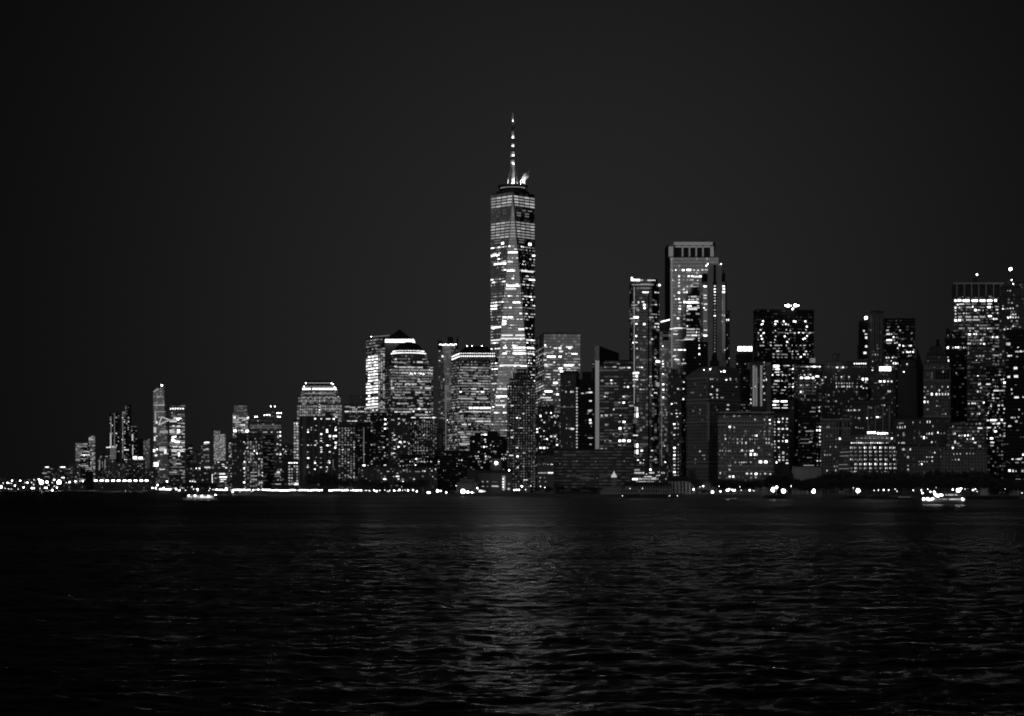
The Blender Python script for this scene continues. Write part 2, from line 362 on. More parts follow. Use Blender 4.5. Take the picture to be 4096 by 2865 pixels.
b = B('office_block', 'wide dark roofed block with small roof domes and soft light bands', 3300, [(998, 1127, 1692), (1006, 1122, 1676), (1066, 1116, 1660)], 'office', 10, 10, 'r', .12, (3, 5), dep=40, v0=40,
  L='1062,1703,128,10,2 1062,1712,128,4,3 1010,1713,14,4,4 1121,1729,10,9,7 1110,1729,8,6,6 1087,1729,8,7,6 1060,1729,22,6,5 1010,1729,40,4,3 1121,1744,10,9,7 1111,1745,7,8,5 1088,1745,6,7,5 1095,1762,7,7,6 1122,1762,9,6,5 1110,1777,11,7,6 1121,1778,8,5,5 1109,1817,11,8,6 1122,1818,10,8,7 1090,1826,7,7,6 1120,1833,8,6,5 1110,1793,8,6,4 1113,1889,16,9,6 1124,1880,10,5,6 1110,1896,26,5,5 1110,1905,26,5,4 1125,1921,14,4,4 1112,1937,26,6,5')
part(b, 'roof_dome', plain('dome_gray', .25), lambda m: [m.lathe(PX(x, 3320), 3325, [(8*b.k*r, PZ(1660-15*q, 3320)) for r, q in ((1, 0), (1, .6), (.8, .85), (.35, 1))], 10) for x in (1090, 1114)])
for x in (1083, 1099): blight(b, x, 1626, 3320, 1)
for x, y in ((1020, 1667), (1028, 1667), (1058, 1661), (1068, 1660), (1078, 1660), (1108, 1653), (1116, 1653), (1124, 1653), (1112, 1667), (1120, 1668)):
    blight(b, x, y, 3300, 1, 'roof_lamp')
b = B('office_block', 'waterfront block with gray penthouse, curved right wing and grid of lit windows', 3050, [(926, 978, 1052, 1758), (945, 1046, 1736)], 'dark', 13, 10.5, '', 0, dep=30, th=14, dim=(.3, .05), v1=8)
def gridrows(b, x0, x1, n, ys, w, h, vals):
    for y, v in zip(ys, vals):
        for i, c in enumerate(v):
            if c not in '. ': b.lit(x0 + (x1-x0)*(i+.5)/n, y, w, h, int(c))
B('office_block', 'lit window grid wing at the centre of the gray penthouse waterfront block', 3035, (976, 1052, 1762), 'dark', 12.6, 10.4, 'g', .55, (2, 4), dep=8, dim=(.6, .09), v1=10, ind=100,
  L='976,1769,8,8,6 989,1792,9,9,6 1017,1804,8,8,7 977,1815,8,8,6 1010,1815,8,9,6 1028,1814,9,9,7 1040,1814,7,8,5 1037,1836,9,9,6 1048,1837,8,8,5 978,1848,9,9,7 997,1849,8,8,6 1020,1849,8,8,5 1048,1848,9,8,5 977,1874,9,10,7 1016,1890,30,5,5 978,1891,8,8,6 1050,1891,8,8,6 978,1904,8,8,6 1016,1904,30,5,5 1050,1904,8,8,6 1016,1918,26,5,5 977,1930,11,10,7 1048,1931,8,8,6 1040,1931,8,8,6 1003,1931,8,8,4 994,1753,10,12,7')
b = Bld('office_block', 'dark rounded corner building with faint curved floor lines right of the window grid', 'building', 3060, 1052, 1098)
pts = []
cx, cy = PX(1056, 3080), 3090.0; rr = 40*3080/F
ang = [math.radians(a) for a in range(-95, 10, 15)]
pts = [(cx + rr*math.cos(a), cy + rr*math.sin(a)) for a in ang]
for i in range(len(pts)-1): b.face(pts[i], pts[i+1], GZ, PZ(1742, 3060), 5, 6)
b.roof.prism(pts + [(cx, cy)], PZ(1742, 3060)-.02, PZ(1742, 3060)+.6)
for x, y, w in ((1078, 1792, 14), (1070, 1771, 26), (1076, 1818, 16), (1072, 1839, 14), (1062, 1905, 12)): b.lit(x, y, w, 4, 3)
b.finish(wallmat(.03, .98, .4, .6, .03, .08, .3))
B('apartment_tower', 'narrow slab with a plain lit window edge left of the penthouse block', 3100, (914, 927, 1762), 'dark', 11, 6, 'r', .8, (3, 5), dep=25, L='921,1774,9,7,6 920,1825,11,6,6 920,1790,7,6,5')
B('office_block', 'small dark block right of the dome roofed block with sparse bright windows', 3300, [(1128, 1176, 1782), (1132, 1152, 1776)], 'dark', 10, 9, 'r', .05, (4, 5), dep=30, L='1133,1798,8,8,6 1143,1806,9,6,6 1137,1813,9,5,5 1146,1817,5,5,5 1145,1785,6,6,4 1170,1808,14,5,3 1164,1801,5,6,4')
B('apartment_tower', 'thin tower showing two even columns of lit windows', 3000, (1174, 1195, 1681), 'dark', 11.6, 9.5, 'g', .97, (4, 5), dep=30, wx=.7, wy=.6, L='1178,1695,9,8,6 1188,1695,9,8,7', v1=25)
B('apartment_block', 'low wing with four columns of lit windows below the two column tower', 2950, (1152, 1194, 1846), 'dark', 11.6, 10.2, 'g', .8, (3, 5), dep=25, v0=14, L='1158,1852,11,8,7 1167,1852,9,8,7 1178,1852,10,8,7 1187,1852,10,8,7 1184,1936,22,12,7 1196,1941,7,8,5 1160,1939,14,8,4', v1=18)
# ------------------------------------------------ ziggurat-topped office tower (left)
b = B('office_tower', 'broad office tower with stepped trapezoid crown and one thick white light band', 3150,
      [(1188, 1352, 1366, 1616), (1192, 1348, 1362, 1583), (1204, 1343, 1350, 1563)], 'office', 12, 9.7, 'g', .96, (3, 4), th=12, dim=(.8, .1), v0=16, fin=False, ind=100, wx=.66, wy=.6,
      L='1274,1574,126,6,4 1279,1574,14,5,5 1278,1604,8,8,6 1278,1617,8,8,6 1278,1629,8,8,6 1278,1640,8,8,7 1278,1651,8,8,6 1215,1590,18,10,4 1215,1616,16,10,5 1213,1640,20,8,4 1335,1604,12,8,4 1335,1640,10,8,4 1353,1587,7,7,6')
part(b, 'crown', M_PALE, lambda m: (m.prism([(PX(1209, 3160), 3158), (PX(1341, 3160), 3158), (PX(1341, 3160), 3195), (PX(1209, 3160), 3195)], PZ(1563, 3160), PZ(1553, 3160)),))
part(b, 'crown_light_band', CROWN, lambda m: [pbox(m, 1210+i*6.6, 1215.4+i*6.6, 1552.5, 1559.5, 3156, 2) for i in range(20) if i != 5] + [m.beam(PT(1340, 1557, 3156), PT(1346, 1562, 3168), 1.6, 4)])
def crn(m):
    for (x0, x1, yb, yt) in ((1212, 1338, 1553, 1545), (1218, 1330, 1545, 1532), (1226, 1322, 1532, 1523)):
        m.prism([(PX(x0, 3165), 3163), (PX(x1, 3165), 3163), (PX(x1, 3165), 3190), (PX(x0, 3165), 3190)], PZ(yb, 3165), PZ(yt, 3165))
part(b, 'stepped_roof', M_COPPER, crn)
part(b, 'crown_light_line', WIN[4], lambda m: (pbox(m, 1222, 1328, 1531, 1533.5, 3161, 1), pbox(m, 1216, 1334, 1545, 1547, 3161, 1)))
for x, y in ((1223, 1533), (1326, 1533), (1332, 1537), (1338, 1549), (1342, 1552), (1216, 1546)): blight(b, x, y, 3160, 1, 'crown_lamp')
sub(b, ('crown_light_line', 'crown_lamp'), 'stepped_roof'); sub(b, ('crown_light_band',), 'crown')
b.finish(b.wm, indiv=100)
B('office_tower', 'black topped block between the stepped crown tower and the pyramid tower', 3300, [(1378, 1466, 1620), (1396, 1466, 1584)], 'officed', 9.5, 8.5, 'o', .7, (3, 5), dep=40, v0=40,
  L='1412,1630,22,6,5 1436,1630,14,6,5 1461,1636,10,7,6 1420,1637,26,5,5 1446,1645,20,5,5 1420,1645,22,5,5 1424,1684,12,7,6')
# ------------------------------------------------ front residential row
b = B('apartment_tower', 'wide dark apartment slab with pale upright ribs and scattered bright windows', 2750, [(1196, 1352, 1668), (1300, 1330, 1650)], 'dark', 12, 9, '', 0, dep=30, fin=False, dim=(.06, .04),
  L='1260,1675,12,9,7 1285,1676,10,9,6 1312,1676,22,8,6 1334,1676,13,9,7 1344,1667,12,9,7 1265,1703,8,7,5 1320,1703,5,6,5 1208,1711,7,7,4 1232,1720,9,8,6 1245,1711,8,7,5 1232,1729,10,8,7 1245,1720,7,8,5 1262,1721,12,5,4 1308,1720,11,8,7 1308,1728,12,9,7 1343,1710,9,9,6 1343,1720,11,10,7 1285,1737,11,9,7 1320,1745,11,11,7 1335,1745,10,10,7 1344,1745,10,10,7 1334,1755,9,8,6 1343,1771,11,10,7 1344,1782,10,7,6 1341,1791,11,10,7 1285,1754,11,6,5 1264,1764,12,7,5 1284,1764,13,8,6 1268,1773,10,6,5 1232,1781,11,8,6 1245,1781,8,7,5 1260,1781,13,8,6 1310,1782,12,9,7 1320,1782,9,8,5 1207,1780,8,5,4 1284,1790,12,8,6 1286,1799,9,8,6 1285,1808,12,9,6 1319,1808,11,9,6 1231,1808,10,6,5 1233,1833,12,8,7 1283,1833,10,5,4 1258,1845,11,7,5 1259,1852,12,9,7 1283,1852,11,6,4 1316,1844,11,7,6 1318,1851,9,9,7 1310,1852,6,7,5 1231,1861,9,6,5 1231,1869,11,8,6 1283,1870,12,8,6 1268,1862,8,7,5 1307,1869,12,8,6 1310,1878,8,6,5 1258,1877,12,8,7 1305,1886,8,8,6 1230,1905,12,8,7 1244,1904,9,7,5 1332,1856,6,40,3 1333,1813,12,6,4')
part(b, 'rib', M_CONC, lambda m: [pbox(m, x, x+w, 1668, 1935, 2748.6, 1.2) for x, w in ((1211, 15), (1252, 5), (1274, 6), (1298, 6), (1325, 6), (1196, 5))])
b.finish(b.wm, indiv=100)
B('apartment_tower', 'apartment tower with a soft gray grid of small windows right of the ribbed slab', 2700, [(1352, 1422, 1706), (1356, 1420, 1690)], 'dark', 9.4, 11.3, 'g', .72, (2, 4), dep=28, v0=22, dim=(.3, .05), v1=14, ind=100, wx=.5, wy=.55,
  L='1384,1722,9,7,5 1395,1722,9,7,5 1406,1731,9,7,6 1417,1790,9,8,6 1371,1799,10,8,6 1396,1799,9,8,5 1371,1811,8,6,5 1394,1850,9,8,6 1416,1908,8,7,6 1398,1908,12,6,5')
b = B('apartment_tower', 'black tower outlined by two thin upright light lines', 2650, [(1421, 1515, 1706), (1424, 1482, 1694)], 'black', 10, 9, 'r', .05, (3, 5), dep=28, fin=False,
  L='1503,1734,18,9,7 1486,1735,8,7,5 1488,1748,10,7,5 1503,1757,12,9,6 1487,1798,14,7,6 1502,1799,10,8,6 1456,1818,9,7,6 1487,1832,12,7,6 1501,1831,10,7,6 1456,1862,14,10,7 1490,1860,13,11,7 1472,1862,9,6,5 1505,1852,10,9,5 1505,1862,9,6,5 1455,1778,6,6,5 1442,1785,8,5,3 1437,1740,7,6,3')
part(b, 'light_line', WIN[3], lambda m: [pbox(m, x, x+3, 1711, 1852, 2649, .8) for x in (1453.5, 1501)])
b.finish(b.wm)
# ------------------------------------------------ pyramid tower
b = B('office_tower', 'office tower with dark pyramid roof and dazzling full width lit floors on its left side', 3250, [(1465, 1512, 1540, 1352)], 'office', 12, 9.2, '', 0, th=66, dim=(.85, .10), fin=False, v0=70)
fL = b.faces[0]; fR = b.faces[1]; rs = random.Random(3)
kk = b.k
for j in range(20):
    zc = PZ(1424 + j*12.0, 3250)
    if j in (9, 13): cells = [0, 1, 4, 5] if j == 9 else [1]
    elif j in (3,): cells = [0, 1, 2, 4, 5]
    elif j in (18,): cells = [3, 5]
    elif j >= 19: cells = [3, 4, 5]
    elif j == 0: cells = [1, 2, 3, 4, 5]
    else: cells = [0, 1, 2, 3, 4, 5] if rs.random() < .6 else [1, 2, 3, 4, 5]
    for c in cells:
        b.win(fL['a'] + fL['u']*((c+.5)*fL['w']/6) + Vector((0, 0, zc)), fL['u'], fL['n'], fL['up'], fL['w']/6*.84, 5.0*kk, 7 if rs.random() < .5 else 6)
    for c in range(fR['nc']):
        if rs.random() < .8: b.win(fR['a'] + fR['u']*((c+.5)*fR['bw']) + Vector((0, 0, zc)), fR['u'], fR['n'], fR['up'], fR['bw']*.6, 6*kk, rs.choice((3, 3, 4, 4, 5)))
for q in '1475,1413,6,6,4 1472,1404,5,5,4 1520,1398,26,8,3 1530,1416,16,8,5 1545,1414,30,5,4'.split():
    x, y, w, h, l = map(float, q.split(',')); b.lit(x, y, w, h, int(l))
def pyr(m, x0, x1, yb, xa, ya, d, dep):
    a, b_, = PX(x0, d), PX(x1, d); zb = PZ(yb, d); q = [(a, d), (b_, d), (b_, d+dep), (a, d+dep)]; t = (PX(xa, d), d+dep/2, PZ(ya, d))
    for i in range(4): m.poly([(q[i][0], q[i][1], zb), (q[(i+1) % 4][0], q[(i+1) % 4][1], zb), t])
    m.poly([(p[0], p[1], zb) for p in reversed(q)])
part(b, 'main_block', wallmat(.14, .6, .5, .3, .05, .05, .4), lambda m: m.box(PX(1512, 3265), PX(1665, 3265), 3280, 3325, GZ, PZ(1374, 3265)))
part(b, 'upper_block', M_DARK, lambda m: m.box(PX(1532, 3265), PX(1640, 3265), 3290, 3322, PZ(1374, 3265), PZ(1350, 3265)))
part(b, 'pyramid_roof', M_COPPER, lambda m: pyr(m, 1553, 1640, 1350, 1596, 1315, 3290, 30))
part(b, 'crown_light_band', CROWN, lambda m: [pbox(m, 1530+i*6.2, 1535+i*6.2, y, y+6, 3277, 2) for i in range(20) for y in (1357, 1364.5)])
part(b, 'corner_light', CROWN, lambda m: [m.ball(PT(x, y, 3276), 3.0*b.k) for x, y in ((1652, 1358), (1655, 1362), (1657, 1368), (1659, 1374), (1654, 1368))])
part(b, 'parapet_light_line', WIN[3], lambda m: m.beam(PT(1490, 1347.5, 3248), PT(1558, 1342, 3255), .7, 4))
blight(b, 1485, 1347, 3250, 1)
b.finish(b.wm, indiv=100)
# ------------------------------------------------ domed tower
b = B('office_tower', 'office tower with dark dome roof ringed by beaded white lights', 2980, [(1535, 1562, 1747, 1668), (1538, 1562, 1733, 1460), (1548, 1568, 1722, 1440), (1563, 1580, 1708, 1418)], 'office', 11.2, 8.2, 'o', .66, (3, 4), th=76, dim=(.45, .07), fin=False, v0=16, sidep=.0,
  L='1582,1438,12,7,6 1610,1436,40,6,3 1636,1436,10,6,5 1694,1438,14,6,5 1582,1466,13,7,6 1608,1451,34,8,4 1656,1449,8,9,5 1680,1449,24,8,6 1564,1481,12,6,6 1718,1480,10,8,6 1676,1518,10,8,6 1645,1494,14,9,7 1660,1494,12,8,7 1675,1495,12,7,6 1683,1495,9,9,7 1694,1497,10,9,7 1637,1500,8,9,6 1650,1500,10,7,6 1727,1496,10,8,6 1566,1527,10,6,6 1570,1552,16,8,6 1684,1552,10,9,6 1712,1553,26,7,6 1566,1540,8,6,6 1581,1538,8,6,6 1595,1538,8,6,6 1622,1540,8,6,6 1638,1540,8,6,6 1652,1540,8,6,6 1578,1572,8,7,4 1676,1636,12,9,7 1584,1648,14,9,6 1654,1646,8,8,7 1706,1649,14,8,6 1720,1648,8,7,6 1600,1648,30,6,5 1630,1648,30,6,5 1680,1636,50,6,5 1700,1660,40,6,5 1652,1671,14,8,7 1738,1671,8,8,6 1732,1671,8,8,7 1700,1671,40,6,6')
def domeprof(x0, x1, yb, yt, d):
    kx = (x1-x0)/2*d/F; H = (yb-yt)*d/F; zb = PZ(yb, d)
    return [(kx*math.cos(a), zb + H*math.sin(a)) for a in [math.radians(q) for q in (0, 15, 30, 45, 60, 75, 86)]]
part(b, 'dome_roof', M_COPPER, lambda m: m.lathe(PX(1634, 3010), 3010, domeprof(1577, 1691, 1408, 1368, 3010), 20), True)
rz = (1413, 3010)
part(b, 'dome_drum', M_DARK, lambda m: m.lathe(PX(1634, 3010), 3010, [(62*b.k, PZ(1425, 3010)), (62*b.k, PZ(1408, 3010))], 20))
def ring(m, cx, cy, rad, z, n, s, a0=math.pi, a1=2*math.pi):
    for i in range(n):
        a = a0 + (a1-a0)*(i+.5)/n; m.ball((cx+rad*math.cos(a), cy+rad*math.sin(a), z), s, 6, 4)
part(b, 'crown_light_band', CROWN, lambda m: (ring(m, PX(1634, 3010), 3010, 69*b.k, PZ(1416, 3010), 34, 2.3*b.k), ring(m, PX(1634, 3010), 3010, 63*b.k, PZ(1407, 3010), 30, 1.7*b.k)))
sub(b, ('crown_light_band',), 'dome_drum')
b.finish(b.wm, indiv=100)
# ------------------------------------------------ front residential blocks below the dome tower
B('apartment_tower', 'dark stepped apartment block left below the domed tower', 2620, [(1482, 1555, 1672), (1486, 1540, 1653)], 'black', 11, 10, 'r', .1, (4, 5), dep=26, L='1541,1678,12,9,7 1541,1697,12,9,7 1540,1715,12,9,7 1523,1680,9,6,4 1535,1790,10,9,6 1540,1861,14,7,6 1540,1811,10,7,4 1515,1790,8,8,5 1532,1745,20,6,4 1530,1770,16,5,3')
B('apartment_tower', 'apartment block with paired pale ribs and stacked bright bays below the domed tower', 2600, [(1552, 1640, 1668), (1560, 1600, 1655)], 'dark', 9, 10, 'r', .09, (4, 6), dep=26, v1=25,
  L='1571,1680,16,6,5 1594,1698,9,6,5 1615,1679,16,6,5 1625,1694,8,7,6 1571,1733,12,6,5 1577,1741,12,8,6 1571,1751,10,6,5 1579,1760,13,8,6 1570,1761,9,6,4 1597,1769,10,8,6 1601,1769,12,10,7 1618,1768,12,9,6 1631,1769,6,6,5 1578,1787,11,6,5 1594,1788,11,9,7 1578,1796,12,7,6 1618,1786,10,8,6 1570,1814,14,6,6 1577,1813,10,6,6 1578,1828,10,7,5')
B('office_tower', 'wide waterfront tower with five even rows of small windows at its foot', 2640, [(1640, 1748, 1676)], 'dark', 10.2, 9, 'r', .5, (2, 4), dep=30, dim=(.5, .06), v1=100, ind=100, wx=.5,
  L='1653,1671,12,7,6 1660,1671,9,7,6 1680,1671,9,6,5 1692,1671,9,6,5 1704,1671,9,6,6 1714,1671,9,6,6 1724,1671,9,6,6 1734,1671,11,8,7 1742,1671,9,7,6 1697,1682,9,7,5 1660,1694,8,8,6 1668,1740,7,7,5 1695,1741,8,9,6 1742,1757,7,8,5 1660,1803,8,7,5 1672,1803,8,7,5 1684,1803,8,7,5 1696,1803,8,7,5 1708,1803,8,7,5 1660,1792,8,6,4 1672,1792,8,6,4 1684,1792,8,6,4 1696,1792,8,6,4 1708,1792,8,6,4')
# ------------------------------------------------ curved glass tower
b = B('glass_tower', 'slim dark framed glass tower with upswept corners and a beaded light line at its top', 3050, [(1753, 1832, 1380)], 'glassd', 9, 9, 'r', .16, (2, 4), dep=35, fin=False, par=False,
  L='1770,1426,9,10,7 1780,1432,12,8,6 1796,1446,10,9,7 1758,1405,8,8,5 1758,1443,9,8,6 1784,1478,8,8,6 1784,1515,12,8,6 1808,1534,8,8,5 1767,1653,8,7,6 1793,1653,8,7,6 1790,1681,8,9,7 1775,1518,7,12,5 1808,1435,12,6,4')
part(b, 'upswept_corner', M_BLACK, lambda m: (m.poly([PT(1818, 1400, 3048), PT(1832, 1400, 3048), PT(1833, 1342, 3048), PT(1828, 1352, 3048)]), m.poly([PT(1818, 1400, 3056), PT(1828, 1352, 3056), PT(1833, 1342, 3056), PT(1832, 1400, 3056)]), m.quad(PT(1818, 1400, 3056), PT(1818, 1400, 3048), PT(1828, 1352, 3048), PT(1828, 1352, 3056)),
     m.box(PX(1752, 3048), PX(1768, 3048), 3046, 3056, PZ(1400, 3048), PZ(1362, 3048)), m.box(PX(1790, 3060), PX(1812, 3060), 3060, 3070, PZ(1385, 3060), PZ(1348, 3060))))
part(b, 'curved_glass_front', wallmat(.2, .98, .85, .5, .05, .4, .3), lambda m: (m.quad(PT(1776, 1640, 3047), PT(1808, 1640, 3047), PT(1806, 1520, 3047), PT(1780, 1520, 3047), uv=((0, 0), (3, 0), (3, 12), (0, 12))), m.quad(PT(1780, 1520, 3047), PT(1806, 1520, 3047), PT(1804, 1384, 3045), PT(1769, 1384, 3045), uv=((0, 12), (3, 12), (3, 26), (0, 26)))))
part(b, 'light_line', WIN[3], lambda m: (pbox(m, 1782, 1785, 1560, 1800, 3044, .6), pbox(m, 1791, 1793, 1640, 1760, 3044, .6)))
for i, x in enumerate(range(1760, 1828, 7)): blight(b, x, 1378 + (i % 3), 3044, 1, 'top_lamp')
part(b, 'podium', wallmat(.05, .5, .6, .6, .05, .12, .3), lambda m: pbox(m, 1749, 1773, 1715, 1815, 3036, 10))
b.finish(b.wm)
# ------------------------------------------------ octagonal frustum roof tower
b = B('office_tower', 'office tower with flat topped sloping roof and double slanted white light band', 2900, [(1790, 1840, 2008, 1645), (1805, 1840, 1990, 1442)], 'office', 10.6, 7.6, 'o', .68, (3, 4), th=72, dim=(.7, .07), fin=False, v0=12, sidep=.6,
  L='1992,1432,12,8,6 1900,1556,14,8,6 1890,1556,14,7,6 1842,1568,12,8,7 1910,1568,12,8,6 1930,1568,16,8,7 1860,1594,60,7,5 1930,1594,50,7,5 1860,1556,30,6,4 1882,1632,16,10,7 1897,1632,14,10,7 1910,1632,16,10,7 1925,1632,14,10,7 1938,1632,14,10,7 1950,1632,16,10,7 1964,1632,14,10,7 1978,1633,10,8,6 1843,1647,14,8,6 1900,1647,60,7,6 1960,1647,60,7,6 1875,1647,40,7,5 1960,1686,50,8,6 1920,1686,30,8,6 1905,1686,16,8,5 1990,1686,30,8,6 1856,1698,22,8,6 1878,1698,14,8,6 1960,1698,50,7,5 1985,1698,26,7,5 1860,1493,30,6,4 1842,1493,10,6,5 1930,1506,80,6,4 1842,1506,12,6,5 1960,1506,30,6,5 1870,1520,30,6,3 1843,1730,26,7,5 1875,1735,20,6,5 1860,1776,50,9,5 1870,1768,36,8,4')
def fr(m):
    m.lathe(PX(1905, 2930), 2932, [(76*b.k, PZ(1436, 2930)), (76*b.k, PZ(1414, 2930)), (47*b.k, PZ(1388, 2930))], 8, math.pi/8)
part(b, 'sloping_roof', M_COPPER, fr)
def bands(m):
    for y in (1414, 1425):
        for i in range(20): m.ball(PT(1840+i*7.2, y, 2894), 2.6*b.k if y > 1420 else 1.9*b.k, 6, 4)
        for i in range(5): m.ball(PT(1834-i*6.2, y+2.6+i*2.6, 2896+i*8), 2.9*b.k, 6, 4)
part(b, 'crown_light_band', CROWN, bands)
part(b, 'shoulder', wallmat(.12, .6, .5, .1, .03, .05, .4), lambda m: m.prism([(PX(1822, 2899), 2915), (PX(1840, 2899), 2897), (PX(1984, 2899), 2897), (PX(1984, 2899), 2950), (PX(1822, 2899), 2950)], PZ(1442, 2900)+.01, PZ(1430, 2900)))
for x in (1869, 1888, 1928): blight(b, x, 1384, 2930, 1, 'roof_lamp'); stem(b, x, 1385, 1392, 2930)
b.finish(b.wm, indiv=100)
# ================================================================= tallest tower
d = 2900; k = d/F; XC = 2051.5
b = Bld('skyscraper', 'tallest tower, tapering glass prism with chamfered triangular faces and lit needle spire', 'skyscraper', d, 1960, 2142)
hw = 88.5*k; cx = PX(XC, d); cyy = d + hw
zb = PZ(1820, d); zt = CAMH + (HY-781)*(d+hw)/F         # base cube top and parapet
base = [Vector((cx-hw, d, zb)), Vector((cx+hw, d, zb)), Vector((cx+hw, d+2*hw, zb)), Vector((cx-hw, d+2*hw, zb))]
top = [Vector((cx, d, zt)), Vector((cx+hw, d+hw, zt)), Vector((cx, d+2*hw, zt)), Vector((cx-hw, d+hw, zt))]
# top square is turned 45 degrees: its corners stand over the middles of the base sides
wl = b.wall
NR = 92
for i in range(4):
    j = (i+1) % 4
    wl.v += [tuple(base[i]), tuple(base[j]), tuple(top[i])]; n0 = len(wl.v)-3; wl.f.append((n0, n0+1, n0+2)); wl.uv.append([(0, 0), (40, 0), (20, NR)]); wl.mi.append(0)
    wl.v += [tuple(base[j]), tuple(top[j]), tuple(top[i])]; n0 = len(wl.v)-3; wl.f.append((n0, n0+1, n0+2)); wl.uv.append([(100, 0), (120, NR), (80, NR)]); wl.mi.append(0)
    wl.quad((base[i].x, base[i].y, GZ), (base[j].x, base[j].y, GZ), base[j], base[i], uv=((0, -16), (40, -16), (40, 0), (0, 0)))
    b.roof.quad(top[i], top[j], top[j]+Vector((0, 0, 1)), top[i]+Vector((0, 0, 1)))
b.roof.poly([t+Vector((0, 0, .6)) for t in top])
rs = random.Random(21)
def trirow(face, z, segs, h, lvf):
    """lit strip segments (fractions 0..1 of the row) on a chamfer face at height z"""
    f = (z-zb)/(zt-zb)
    if face == 'C': a = base[0].lerp(top[0], f); e = base[1].lerp(top[0], f); P, Q, S = base[0], base[1], top[0]
    elif face == 'L': a = base[0].lerp(top[3], f); e = base[0].lerp(top[0], f); P, Q, S = base[0], top[0], top[3]
    else: a = base[1].lerp(top[0], f); e = base[1].lerp(top[1], f); P, Q, S = base[1], top[1], top[0]
    u = (e-a); W = u.length
    if W < 3: return
    u = u/W; n = (Q-P).cross(S-P).normalized()
    if n.y > 0: n = -n
    up = u.cross(n).normalized(); up = -up if up.z < 0 else up
    for s0, s1 in segs:
        w = (s1-s0)*W
        if w < .8: continue
        b.win(a + u*((s0+s1)/2*W), u, n, up, w, h, lvf() if callable(lvf) else lvf)
def full(n, g=.08): return [((i+g)/n, (i+1-g)/n) for i in range(n)]
zz = lambda y: CAMH + (HY-y)*(d+hw)/F
for y in (797, 808.5, 820, 831.5):
    trirow('L', zz(y), full(4), 6*k, lambda: rs.choice((4, 5))); trirow('R', zz(y), full(4), 6*k, lambda: rs.choice((4, 5)))
for y in (900, 911, 922.5, 934.5, 946, 957):
    for F_ in 'LR': trirow(F_, zz(y), full(4), 5.5*k, lambda: rs.choice((4, 4, 5)))
    trirow('C', zz(y), [(.15, .85)], 5.5*k, 4)
for y in (849, 862, 872): 
    trirow('R', zz(y), [(.4, .55), (.65, .85)] if y < 850 else [(.1, .3), (.5, .7)], 5*k, 3); trirow('L', zz(y), [(.6, .75)] if y < 870 else [(.3, .4)], 4*k, 2); trirow('C', zz(y), [(.3, .8)], 4*k, 3)
for y in (968, 978): trirow('L', zz(y), [(.2, .55)], 4*k, 3); trirow('R', zz(y), [(.1, .4)], 4*k, 3)
def runs(p, cell):
    out = []; x = 0.0
    while x < 1:
        if rs.random() < p:
            r = min(rs.choice((1, 1, 1, 2, 2, 3))*cell, 1-x); out.append((x+.12*cell, x+r-.12*cell)); x += r
        else: x += cell*rs.choice((1, 1, 2))
    return out
y = 996.0
while y < 1815:
    z = zz(y); f = (z-zb)/(zt-zb)
    Wc = 2*hw*(1-f); Wl = hw*1.414*max(f, .05)
    rowp = rs.choice((.1, .25, .4, .5, .65))
    for F_, W in (('L', Wl), ('C', Wc), ('R', Wl)):
        p = rowp*(rs.choice((.5, 1, 1.3)))
        lv = rs.choice((3, 4, 5, 5, 6))
        trirow(F_, z, runs(p, min(.5, 1.7/W)), 3.8*k, lambda: min(7, max(2, lv + rs.choice((-2, -1, 0, 0, 1, 1, 2)))))
    y += 11.55
for y, F_, segs, lv in ((1020, 'C', [(.03, .97)], 7), (1026, 'L', [(.02, .5)], 7), (1026, 'R', [(.85, 1)], 7), (1062, 'L', [(.2, .95)], 7), (1057, 'C', [(.05, .5)], 6),
    (1092, 'C', [(.05, .65)], 7), (1092, 'R', [(.1, .9)], 6), (1124, 'R', [(.6, 1)], 7), (1152, 'C', [(.1, .9)], 7), (1164, 'C', [(.05, .7)], 6), (1218, 'C', [(.5, .9)], 7), (1228, 'L', [(0, .5)], 7), (1240, 'L', [(0, .5)], 7),
    (1277, 'C', [(.02, .2), (.25, .5)], 7), (1292, 'C', [(.02, .2)], 7), (1302, 'C', [(.02, .2)], 7), (1315, 'L', [(.05, .95)], 7), (1324, 'C', [(.75, 1)], 7), (1348, 'C', [(.03, .5), (.6, 1)], 6),
    (1361, 'C', full(4, .02), 6), (1366, 'L', full(2, .03), 6), (1366, 'R', full(2, .03), 6), (1397, 'C', [(.5, .98), (.13, .27)], 7), (1408, 'C', [(.52, .98)], 6), (1420, 'C', [(.5, .98), (.13, .27)], 7), (1467, 'C', [(.05, .8)], 6), (1397, 'R', [(.1, .9)], 7), (1420, 'R', [(.1, .9)], 6), (1560, 'C', [(.02, .35)], 6), (1590, 'C', [(.02, .4)], 7), (1625, 'C', [(.02, .3)], 6)):
    trirow(F_, zz(y), segs, 5.5*k, lv)
def edge(m):
    m.beam(base[1], top[0], 1.1, 4); m.beam(base[0], top[0], .25, 4); m.beam(base[0], top[3], .35, 4); m.beam(base[1], top[1], .3, 4)
    m.beam(top[3], top[0], .5, 4)
part(b, 'corner_edge', M_STEEL, edge)
c0 = (cx, cyy)
def rr(y, x0, x1): return ((x1-x0)/2*k, CAMH + (HY-y)*(d+hw)/F)
part(b, 'parapet_ring', M_DARK, lambda m: [m.lathe(cx, cyy, [((x1-x0)/2*k, CAMH+(HY-yb)*cyy/F), ((x1-x0)/2*k, CAMH+(HY-yt)*cyy/F)], 24, 0, True)
     for x0, x1, yb, yt in ((1985, 2118, 779, 770), (2002, 2102, 770, 762), (1997, 2108, 762, 759), (2003, 2102, 759, 750), (1992, 2113, 750, 744))])
part(b, 'ring_light', WIN[4], lambda m: ring(m, cx, cyy, 51*k, CAMH+(HY-755)*cyy/F, 16, .8, math.pi*1.1, math.pi*1.9))
def zy(y): return CAMH + (HY-y)*cyy/F
